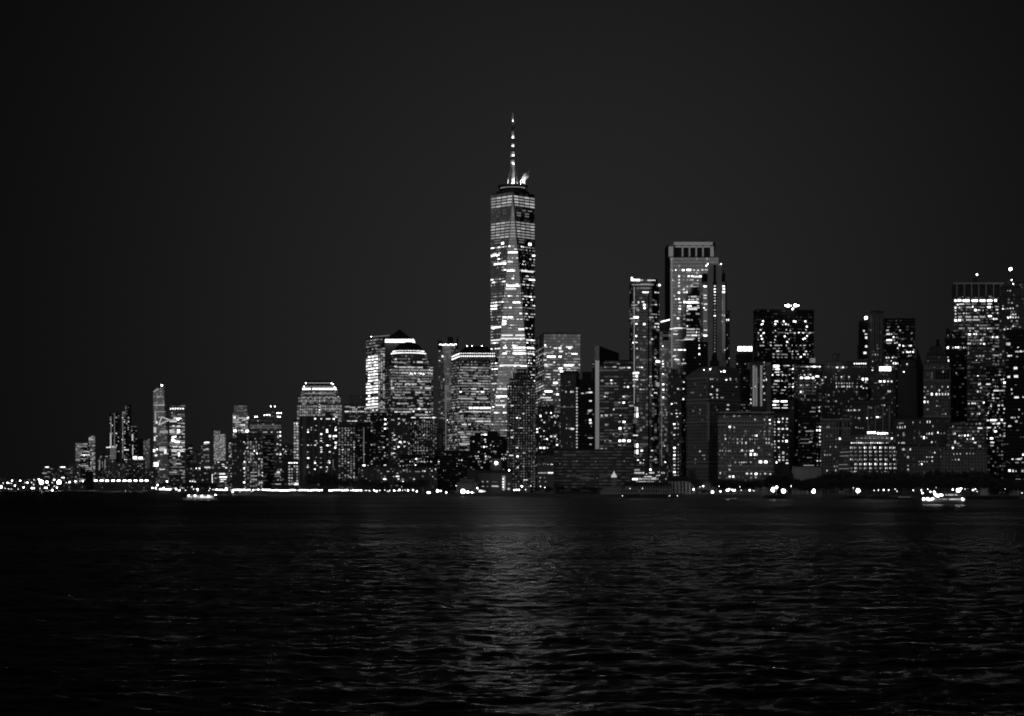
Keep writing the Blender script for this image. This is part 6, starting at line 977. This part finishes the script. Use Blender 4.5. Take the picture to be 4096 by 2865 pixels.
# ------------------------------------------------ lamps
_lm = {}
def lamp(x, y, d, s, label, group, name='street_lamp', ground=None):
    k = d/F; r = {1: 1.7, 2: 2.7, 3: 5.0, 4: 8.5}[s]*k; z = PZ(y, d); g = GZ if ground is None else ground
    root = empty(name, (PX(x, d), d, g), label, 'floodlight' if s > 2 else 'lamp', group)
    key = (s, round(r, 1)); h = max(.8, z-g)
    if s >= 3:
        pl = bpy.data.lights.new('lamp_light', 'POINT'); pl.energy = 1500 if s == 3 else 5000; pl.shadow_soft_size = .5
        po = bpy.data.objects.new('lamp_light', pl); col.objects.link(po); po.parent = root; po.location = (0, -r*1.6, h)
    if key not in _lm:
        mb = MB(); mb.ball((0, 0, 0), round(r, 1), 8, 6); me = bpy.data.meshes.new('lamp_head'); me.from_pydata(mb.v, [], mb.f); me.materials.append(LAMP[s]); me.update(); _lm[key] = me
    if 'pole' not in _lm:
        mb = MB(); mb.beam((0, 0, 0), (0, 0, 1), .16, 6, .09); me = bpy.data.meshes.new('pole'); me.from_pydata(mb.v, [], mb.f); me.materials.append(M_POLE); me.update(); _lm['pole'] = me
    p = bpy.data.objects.new('pole', _lm['pole']); col.objects.link(p); p.parent = root; p.scale = (1, 1, h)
    o = bpy.data.objects.new('lamp_head', _lm[key]); col.objects.link(o); o.parent = root; o.location = (0, 0, h)
    return root
rl = random.Random(11)
G1 = 'esplanade lamps in one long row'
x = 870.0
while x < 1640:
    if x > 1452 and rl.random() < .45: x += 9; continue
    if not (1290 < x < 1314 or 1132 < x < 1138 or 914 < x < 922 or 1000 < x < 1008):
        lamp(x, 1961.5 + rl.uniform(-1, 1) - (1.5 if x < 1080 else 0), 2860 if x < 1140 else (2720 if x < 1195 else 2615 - (x-1230)*.86 + max(0, x-1452)*.4), 2 if rl.random() < (.93 if x < 1452 else .4) else 1, 'white esplanade lamp in the long unbroken waterfront row under the left towers', G1)
    x += rl.uniform(7.5, 10.5) if x < 1130 else rl.uniform(9, 12.5)
for x, y in ((904, 1953), (931, 1970), (1005, 1967), (960, 1968)): lamp(x, y, 2850, 1 if x > 940 else 2, 'single lamp set just off the long esplanade row', 'lamps beside the esplanade row')
FAR = '''5,1948,3 13,1933,1 30,1932,2 38,1933,1 45,1933,1 48,1923,2 81,1923,2 60,1943,2 94,1950,2 101,1931,1 110,1931,2 127,1931,1 127,1953,2 135,1953,2 136,1920,1 135,1939,1 155,1918,2 165,1929,4 188,1929,3 180,1952,2 186,1952,2 195,1941,1 209,1931,1 217,1920,2 217,1945,1 228,1951,2 236,1929,4 265,1931,1 278,1929,2 301,1926,2 306,1926,1 320,1925,1 331,1925,2 343,1955,2 358,1957,2 378,1937,2 405,1957,1 418,1957,1 428,1943,1 438,1957,1 455,1957,2 474,1956,3 487,1957,2 503,1957,3 520,1956,1 535,1943,1 565,1952,2 576,1952,2 590,1954,1 610,1952,2 623,1952,2 630,1941,2 640,1957,2 648,1957,2 655,1952,2 655,1957,2 665,1958,2 672,1958,2 680,1958,2 686,1956,1 704,1957,2 718,1966,2 712,1965,1 742,1966,1 768,1948,1 775,1957,1 790,1958,2 791,1966,1 780,1928,1 836,1962,1 770,1925,1 761,1925,1 668,1926,2 625,1958,1 20,1953,1 34,1956,1 45,1957,1 72,1957,1 160,1954,1 520,1930,1 840,1955,1 852,1959,1 860,1959,1 866,1959,2'''
names = {3: 'large', 4: 'huge'}
for q in FAR.split():
    x, y, s = q.split(','); x = float(x); y = float(y); s = int(s)
    dd = 5700 if x < 480 else (5200 if x < 640 else (4200 if x < 780 else 3500))
    if s >= 3: lamp(x, y, dd + 40, s, {5: 'big lamp at the very left end of the shore', 165: 'blazing floodlight on the left shore, the farther left of two equals', 188: 'mid sized lamp just right of the farther left floodlight', 236: 'blazing floodlight on the left shore below the wider strip lit mid rise', 474: 'larger lamp under the row of pier roof floodlights', 503: 'second larger lamp under the pier roof floodlights'}[int(x)], None)
    else: lamp(x, y, dd + 40, s, 'small lamp among the scattered lights along the far left shore', 'scattered lamps of the far left shore')
MID = '''1461,1963,1 1480,1965,1 1506,1966,2 1520,1962,1 1550,1965,1 1556,1966,1 1577,1963,2 1590,1964,1 1652,1961,2 1667,1966,2 1711,1970,2 1712,1974,2 1719,1973,2 1750,1964,3 1763,1964,2 1785,1970,2 1852,1966,4 1871,1969,3 1887,1970,2 1895,1971,1 1909,1953,2 1825,1943,1 2057,1961,2 2066,1960,2 2076,1960,2 2083,1943,1 2088,1946,2 2123,1944,1 2137,1959,2 2178,1950,2 2162,1946,1 2037,1882,2 2102,1959,1'''
BIG = {1750: 'bright lamp on the shore left of the brightest waterfront glow', 1852: 'brightest waterfront floodlight near the middle, with a wide glow', 1871: 'lamp touching the right side of the brightest middle floodlight'}
for q in MID.split():
    x, y, s = q.split(','); x = float(x); y = float(y); s = int(s)
    dd = 2425 if x < 1600 else (2390 if x < 1800 else 2310); g = None
    if x > 2000: dd = 2250
    lamp(x, y, dd, s, BIG.get(int(x), 'small lamp among the sparse lights of the middle shore'), None if int(x) in BIG else 'sparse lamps of the middle shore')
RT = '''2678,1984,1 2710,1984,1 2490,1987,1 2774,1958,2 2800,1948,1 2812,1945,2 2850,1969,3 2874,1946,3 2882,1966,2 2893,1946,2 2911,1956,4 2935,1956,4 2959,1948,2 2982,1947,1 2941,1962,1 2965,1961,1 2999,1961,2 3012,1962,1 3016,1964,1 3093,1959,4 3106,1950,3 3080,1946,1 3134,1964,4 3123,1923,2 3149,1946,1 3165,1946,2 3174,1948,2 3230,1944,1 3254,1965,4 3337,1936,2 3433,1963,4 3429,1941,1 3414,1952,1 3497,1962,1 3505,1951,2 3510,1950,3 3515,1961,2 3518,1938,1 3534,1960,2 3555,1960,2 3560,1949,2 3573,1951,1 3581,1957,1 3588,1966,1 3594,1984,1 3605,1925,1 3464,1919,1 3653,1961,2 3684,1960,2 3685,1964,2 3690,1973,2 3694,1972,1 3712,1957,2 3713,1954,1 3722,1968,2 3744,1951,1 3793,1957,1 3807,1930,1 3811,1959,2 3870,1953,2 3860,1957,1 3892,1961,2 3898,1955,2 3902,1955,2 3908,1967,1 3977,1935,2 4018,1955,2 4088,1972,1 3697,1932,1 3703,1934,1'''
RB = {2850: 'low bright lamp close above the water left of the paired park floodlights', 2874: 'bright lamp up left of the paired park floodlights', 2911: 'left floodlight of the close pair fronting the stone block', 2935: 'right floodlight of the close pair fronting the stone block',
      3093: 'starry floodlight at the park edge, left one of two', 3106: 'lamp tucked at the upper right of the left starry floodlight', 3134: 'starry floodlight at the park edge, right one of two', 3254: 'lone hexagonal glare under the tree mass', 3433: 'lone large floodlight below the window grid building', 3510: 'double lamp cluster right of the lone large floodlight'}
for q in RT.split():
    x, y, s = q.split(','); x = float(x); y = float(y); s = int(s)
    dd = 2018 - max(0, (x-2850))*.16 if x > 2780 else 1990
    if y > 1968 and x > 3500: dd -= 60
    lamp(x, y, dd, s, RB.get(int(x), 'small lamp among the park and pier lights on the right shore'), None if int(x) in RB else 'park and pier lamps of the right shore', ground=(1.0 if y > 1980 else None))
# awning
b = Bld('lit_awning', 'low glowing wedge shaped awning right of the brightest middle floodlight', 'awning', 2320, 1913, 1945)
part(b, 'canopy', WIN[6], lambda m: m.poly([PT(1914, 1969, 2320), PT(1928, 1970, 2320), PT(1944, 1966, 2322), PT(1926, 1960, 2322), PT(1916, 1959, 2320)]))
part(b, 'post', M_DARK, lambda m: [m.beam(PT(x, 1969, 2321), (PX(x, 2321), 2321, GZ), .2, 5) for x in (1916, 1940)])
# ------------------------------------------------ boats
def hullmesh(m, x0, x1, yk, yd, d, beam, bowl=True):
    """hull from bearing x0 to x1; waterline elevation yk, deck edge yd"""
    X0, X1 = PX(x0, d), PX(x1, d); L_ = X1-X0; zd = PZ(yd, d); n = 14; secs = []
    for i in range(n+1):
        t = i/n; tb = t if bowl else 1-t
        w = beam/2*min(1, (tb/.28)**.6 if tb > 0 else 0) if tb < .28 else beam/2*(1 if tb < .85 else 1-.15*(tb-.85)/.15)
        xx = X0 + L_*t; sh = (1-min(1, tb/.3))*.9
        secs.append([(xx, d-w, zd+sh), (xx + (L_*.03 if tb < .2 and bowl else 0), d-w*.8, -.6), (xx + (L_*.03 if tb < .2 and bowl else 0), d+w*.8, -.6), (xx, d+w, zd+sh)])
    for a, c in zip(secs, secs[1:]):
        m.quad(a[0], a[1], c[1], c[0]); m.quad(a[2], a[3], c[3], c[2]); m.quad(a[0], c[0], c[3], a[3])
    m.poly([secs[-1][0], secs[-1][1], secs[-1][2], secs[-1][3]]); m.poly(secs[0][::-1])
d = 1640; k = d/F
b = Bld('ferry', 'white ferry with a sloping bow and lit cabin windows, left part of the water', 'ferry', d, 732, 872); b.root.location.z = 0
part(b, 'hull', plain('hull_paint', .6, .5), lambda m: hullmesh(m, 731, 868, 2001, 1996, d, 7))
part(b, 'cabin', M_WHITE, lambda m: m.prism([(PX(748, d), d-2.6), (PX(856, d), d-2.6), (PX(856, d), d+2.6), (PX(748, d), d+2.6)], PZ(1996.5, d), PZ(1983, d)))
part(b, 'upper_deck', M_WHITE, lambda m: (m.prism([(PX(768, d), d-2.4), (PX(850, d), d-2.4), (PX(850, d), d+2.4), (PX(768, d), d+2.4)], PZ(1983, d), PZ(1979, d)), m.beam(PT(845, 1979, d), PT(845, 1970, d), .1, 5)))
for i, x in enumerate((752, 762, 766, 781, 788, 794, 799, 804, 810, 815, 820, 825, 830, 835, 840, 846)): part(b, 'cabin_window', WIN[6 if i > 6 else 5], lambda m: pbox(m, x-2, x+2, 1985.5, 1991.5, d-2.75, .2))
for x, y in ((755, 1982), (780, 1983.5), (807, 1984.5), (834, 1986), (862, 1980)): part(b, 'deck_lamp', LAMP[2], lambda m: m.ball(PT(x, y, d-3.0), .55))
sub(b, ('cabin_window',), 'cabin')
d = 1206; k = d/F
b = Bld('ferry', 'double deck ferry with blinding bow lights, right part of the water', 'ferry', d, 3684, 3862); b.root.location.z = 0
part(b, 'hull', plain('dark_hull', .12, .5), lambda m: hullmesh(m, 3682, 3864, 2018, 2009, d, 8))
part(b, 'lower_deck', plain('deck_paint', .12), lambda m: m.prism([(PX(3690, d), d-3), (PX(3858, d), d-3), (PX(3858, d), d+3), (PX(3690, d), d+3)], PZ(2009, d), PZ(1990, d)))
part(b, 'upper_deck', plain('deck_paint_b', .08), lambda m: m.prism([(PX(3733, d), d-2.8), (PX(3846, d), d-2.8), (PX(3846, d), d+2.8), (PX(3733, d), d+2.8)], PZ(1987, d), PZ(1975, d)))
part(b, 'deck_edge', M_BLACK, lambda m: (pbox(m, 3688, 3860, 1987, 1990, d-3.3, 6.6), pbox(m, 3731, 3848, 1973, 1975, d-3.1, 6.2)))
for x in (3744, 3760, 3772, 3778, 3786, 3799, 3806, 3811, 3817, 3822, 3829, 3836): part(b, 'cabin_window', WIN[4 if x < 3790 else 5], lambda m: pbox(m, x-2.2, x+2.2, 1994, 2001, d-3.15, .2))
for x in (3785, 3794, 3800, 3806, 3812, 3822, 3828): part(b, 'upper_window', WIN[5], lambda m: pbox(m, x-2, x+2, 1976.5, 1983, d-2.95, .2))
sub(b, ('cabin_window',), 'lower_deck'); sub(b, ('upper_window',), 'upper_deck')
for i, (x, y, r) in enumerate(((3694, 1996, 6.5), (3709, 1995, 6), (3716, 1999, 5), (3724, 1998, 5), (3731, 1995, 5.5), (3737, 1968, 5), (3740, 1977, 7), (3746, 1982, 6), (3752, 1986, 5), (3756, 1981, 5), (3763, 1980, 5), (3768, 1981, 5), (3833, 1962, 11), (3844, 1955, 4.5), (3849, 1996, 5), (3853, 1999, 4))):
    part(b, 'deck_lamp', LAMP[2], lambda m: m.ball(PT(x, y, d-3.6), r*k*.72, 8, 6))
part(b, 'mast', M_DARK, lambda m: (m.beam(PT(3833, 1975, d), PT(3833, 1950, d), .15, 5), m.beam(PT(3737, 1975, d-2), PT(3737, 1962, d-2), .12, 5), m.beam(PT(3844, 1975, d), PT(3844, 1950, d), .1, 5)))
d = 5600
b = Bld('motorboat', 'tiny boat with a bright stern lamp and pale streak of deck, far left water', 'boat', d, 182, 214); b.root.location.z = 0
part(b, 'hull', M_WHITE, lambda m: hullmesh(m, 182, 214, 1966, 1963.6, d, 5)); part(b, 'cabin', WIN[4], lambda m: pbox(m, 188, 201, 1961.5, 1963.6, d-1.5, 3)); part(b, 'stern_lamp', LAMP[3], lambda m: m.ball(PT(209, 1962, d-2), 2.4))
d = 1745
b = Bld('barge', 'low dark barge moored by the park with a pale lit deck edge', 'boat', d, 3470, 3646); b.root.location.z = 0
part(b, 'hull', M_DARK, lambda m: hullmesh(m, 3480, 3646, 1997, 1990, d, 9)); part(b, 'deck_light_strip', WIN[2], lambda m: pbox(m, 3592, 3644, 1987.5, 1990, d-4.6, .4)); part(b, 'deck_house', M_DARK, lambda m: pbox(m, 3490, 3560, 1980, 1990, d-2, 5))
d = 5100
b = Bld('barge', 'long pale deck barge moored below the pointed tower', 'boat', d, 570, 640); b.root.location.z = 0
part(b, 'hull', plain('barge_gray', .4), lambda m: hullmesh(m, 568, 640, 1966, 1962, d, 10))
part(b, 'deck_house', M_DARK, lambda m: pbox(m, 580, 600, 1959.5, 1962, d-2, 5))
# right shore piers
for x0, x1, dd, lb in ((3060, 3150, 1850, 'dark timber pier below the two starry floodlights'), (3290, 3470, 1800, 'long timber pier left of the moored barge'), (3870, 4080, 1700, 'low timber pier at the right edge of the shore')):
    b = Bld('pier', lb, 'pier', dd, x0, x1); b.root.location.z = 0
    part(b, 'deck', M_DARK, lambda m: m.box(PX(x0, dd), PX(x1, dd), dd, dd+40, 2.2, 2.7))
    part(b, 'pile', M_DARK, lambda m: [m.beam((PX(x, dd), dd+.5, -1.5), (PX(x, dd), dd+.5, 3.2), .3, 6) for x in range(x0, x1, 9)])
    part(b, 'railing', M_POLE, lambda m: (m.beam((PX(x0, dd), dd+.3, 3.6), (PX(x1, dd), dd+.3, 3.6), .06, 4), [m.beam((PX(x, dd), dd+.3, 2.6), (PX(x, dd), dd+.3, 3.6), .05, 4) for x in range(x0, x1, 6)]))
# ------------------------------------------------ trees
M_BARK = plain('bark', .04); M_LEAF = plain('foliage', .05, .9)
def crownmesh(seed):
    r = random.Random(seed); m = MB(); cl = []
    for i in range(15):
        a = r.uniform(0, 6.28); q = r.uniform(.15, .8); z = r.uniform(-.45, .75)
        cl.append((Vector((math.cos(a)*q, math.sin(a)*q, z)), r.uniform(.22, .42)))
    for i in range(620):
        c, rr_ = r.choice(cl); p = c + Vector((r.gauss(0, 1), r.gauss(0, 1), r.gauss(0, 1)*.8)).normalized()*rr_*r.uniform(.5, 1.1)
        u = Vector((r.gauss(0, 1), r.gauss(0, 1), r.gauss(0, 1))).normalized(); v = u.cross(Vector((r.gauss(0, 1), r.gauss(0, 1), r.gauss(0, 1)))).normalized(); s = r.uniform(.05, .11)
        m.quad(p-u*s-v*s*.7, p+u*s-v*s*.7, p+u*s+v*s*.7, p-u*s+v*s*.7)
    me = bpy.data.meshes.new('crown'); me.from_pydata(m.v, [], m.f); me.materials.append(M_LEAF); me.update(); return me
def trunkmesh(seed):
    r = random.Random(seed); m = MB(); m.beam((0, 0, 0), (.02, 0, .55), .035, 7, .022)
    for i in range(6):
        a = r.uniform(0, 6.28); m.beam((0, 0, r.uniform(.3, .5)), (math.cos(a)*.3, math.sin(a)*.3, r.uniform(.6, .85)), .016, 5, .006)
    me = bpy.data.meshes.new('trunk'); me.from_pydata(m.v, [], m.f); me.materials.append(M_BARK); me.update(); return me
CR = [crownmesh(i) for i in range(4)]; TR = [trunkmesh(i) for i in range(2)]
def tree(x, yt, d, wpx, label, group):
    z = PZ(yt, d); h = z-GZ; w = wpx*d/F/2
    root = empty('tree', (PX(x, d), d, GZ), label, 'tree', group)
    t = bpy.data.objects.new('trunk', rl.choice(TR)); col.objects.link(t); t.parent = root; t.scale = (h*.9, h*.9, h); t.rotation_euler.z = rl.uniform(0, 6)
    c = bpy.data.objects.new('crown', rl.choice(CR)); col.objects.link(c); c.parent = root; c.scale = (w*1.15, w*1.15, h*.42); c.location = (0, 0, h*.60); c.rotation_euler.z = rl.uniform(0, 6)
for x in range(1236, 1345, 22): tree(x, 1893+rl.uniform(-5, 8), 2660, 44, 'dark tree in the clump below the wide ribbed apartment slab', 'trees below the ribbed slab')
for x in range(1352, 1560, 24): tree(x, 1918+rl.uniform(-6, 6), 2455, 40, 'dark waterfront tree right of the ribbed slab trees', 'trees on the left esplanade')
for x in range(1600, 1700, 24): tree(x, 1922+rl.uniform(-8, 6), 2420, 46, 'dark tree left of the brightest middle floodlight', 'trees left of the brightest lamp')
for x in range(660, 870, 24): tree(x, 1932+rl.uniform(-6, 8), 4300, 34, 'small far tree on the shore between the pointed tower and esplanade', 'far shore trees')
for x, yt, w in ((2768, 1880, 34), (2788, 1915, 44), (2818, 1958, 40)): tree(x, yt, 2000, w, {2768: 'tall narrow dark tree right of the pale waterfront hall', 2788: 'round dark tree at the corner of the pale waterfront hall', 2818: 'low dark shrub like tree by the low bright lamp'}[x], None)
x = 2862
while x < 4096:
    base = 1905 if x < 3090 else (1897 if x < 3160 else (1915 if x < 3220 else (1905 - (x-3220)*.12 if x < 3420 else (1893 if x < 3560 else 1888))))
    if x < 3090: base = 1918
    if x > 3960: base = 1915
    tree(x, base+rl.uniform(-7, 9), 1985 - max(0, x-2850)*.14, rl.uniform(52, 72), 'dark park tree in the long tree belt along the right shore', 'trees of the right shore park')
    if x > 3200: tree(x+14, base+22+rl.uniform(-7, 9), 1950 - max(0, x-2850)*.14, rl.uniform(44, 60), 'dark park tree in the long tree belt along the right shore', 'trees of the right shore park')
    x += rl.uniform(24, 34)
for x in (2140, 2190, 2245, 2300, 2350, 2380): tree(x, 1948+rl.uniform(-4, 4), 2100, 46, 'dim low tree on the lawn left of the pier lantern tower', 'trees left of the lantern tower')
# ================================================================= sky, light, camera
w = bpy.data.worlds.new("World"); scene.world = w; w.use_nodes = True
n = w.node_tree; n.nodes.clear(); N = n.nodes.new; L = n.links.new
out = N('ShaderNodeOutputWorld'); bg = N('ShaderNodeBackground'); L(bg.outputs[0], out.inputs[0])
sky = N('ShaderNodeTexSky'); sky.sky_type = 'NISHITA'; sky.sun_disc = False; sky.sun_elevation = math.radians(-4.0); sky.sun_rotation = math.radians(200)
bw = N('ShaderNodeRGBToBW'); L(sky.outputs[0], bw.inputs[0])
def mth(op, a, b=None, c=None):
    q = N('ShaderNodeMath'); q.operation = op
    for i, v in enumerate((a, b, c)):
        if v is None: continue
        if isinstance(v, (int, float)): q.inputs[i].default_value = v
        else: L(v, q.inputs[i])
    return q.outputs[0]
tc = N('ShaderNodeTexCoord')
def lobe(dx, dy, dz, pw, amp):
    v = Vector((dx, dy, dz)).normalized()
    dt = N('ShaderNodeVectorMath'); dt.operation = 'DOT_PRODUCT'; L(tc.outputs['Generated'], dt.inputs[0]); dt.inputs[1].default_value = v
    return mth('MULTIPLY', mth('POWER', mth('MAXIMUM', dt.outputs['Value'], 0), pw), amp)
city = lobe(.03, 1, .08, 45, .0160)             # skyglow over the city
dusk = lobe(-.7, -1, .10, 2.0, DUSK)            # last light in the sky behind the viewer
glass_fill = lobe(.05, -1, .07, 14.0, .20)  # added sky lobe behind the viewer, brightens the glass fronts facing it
tot = mth('ADD', mth('ADD', mth('MULTIPLY', bw.outputs[0], SKYK),   .0017), mth('ADD', city, mth('ADD', dusk, glass_fill)))
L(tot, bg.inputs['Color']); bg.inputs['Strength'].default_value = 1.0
sun = bpy.data.lights.new('sun', 'SUN'); sun.energy = SUNE; sun.angle = math.radians(12); sun.color = (1, 1, 1)
so = bpy.data.objects.new('sun', sun); col.objects.link(so)
dv = Vector((.45, 1, -.12)); so.rotation_euler = dv.to_track_quat('-Z', 'Y').to_euler()
cam = bpy.data.cameras.new('camera'); co = bpy.data.objects.new('camera', cam); col.objects.link(co); scene.camera = co
co.location = (0, 0, CAMH); co.rotation_euler = (math.radians(90), 0, 0)
cam.sensor_width = 36; cam.lens = 36*F/4096; cam.shift_y = (HY-1432.5)/4096; cam.clip_end = 60000; cam.clip_start = .5
cam.dof.use_dof = True; cam.dof.focus_distance = DOFD; cam.dof.aperture_fstop = 2.8; cam.dof.aperture_blades = 7
scene.view_settings.view_transform = 'Standard'; scene.view_settings.look = 'None'; scene.view_settings.exposure = 0; scene.view_settings.gamma = 1
scene.cycles.use_denoising = True; scene.cycles.max_bounces = 4; scene.cycles.diffuse_bounces = 1; scene.cycles.glossy_bounces = 2; scene.cycles.transmission_bounces = 1; scene.cycles.volume_bounces = 1
scene.cycles.sample_clamp_indirect = 1.5; scene.cycles.sample_clamp_direct = 0; scene.cycles.caustics_reflective = False
scene.cycles.denoising_input_passes = 'RGB_ALBEDO'
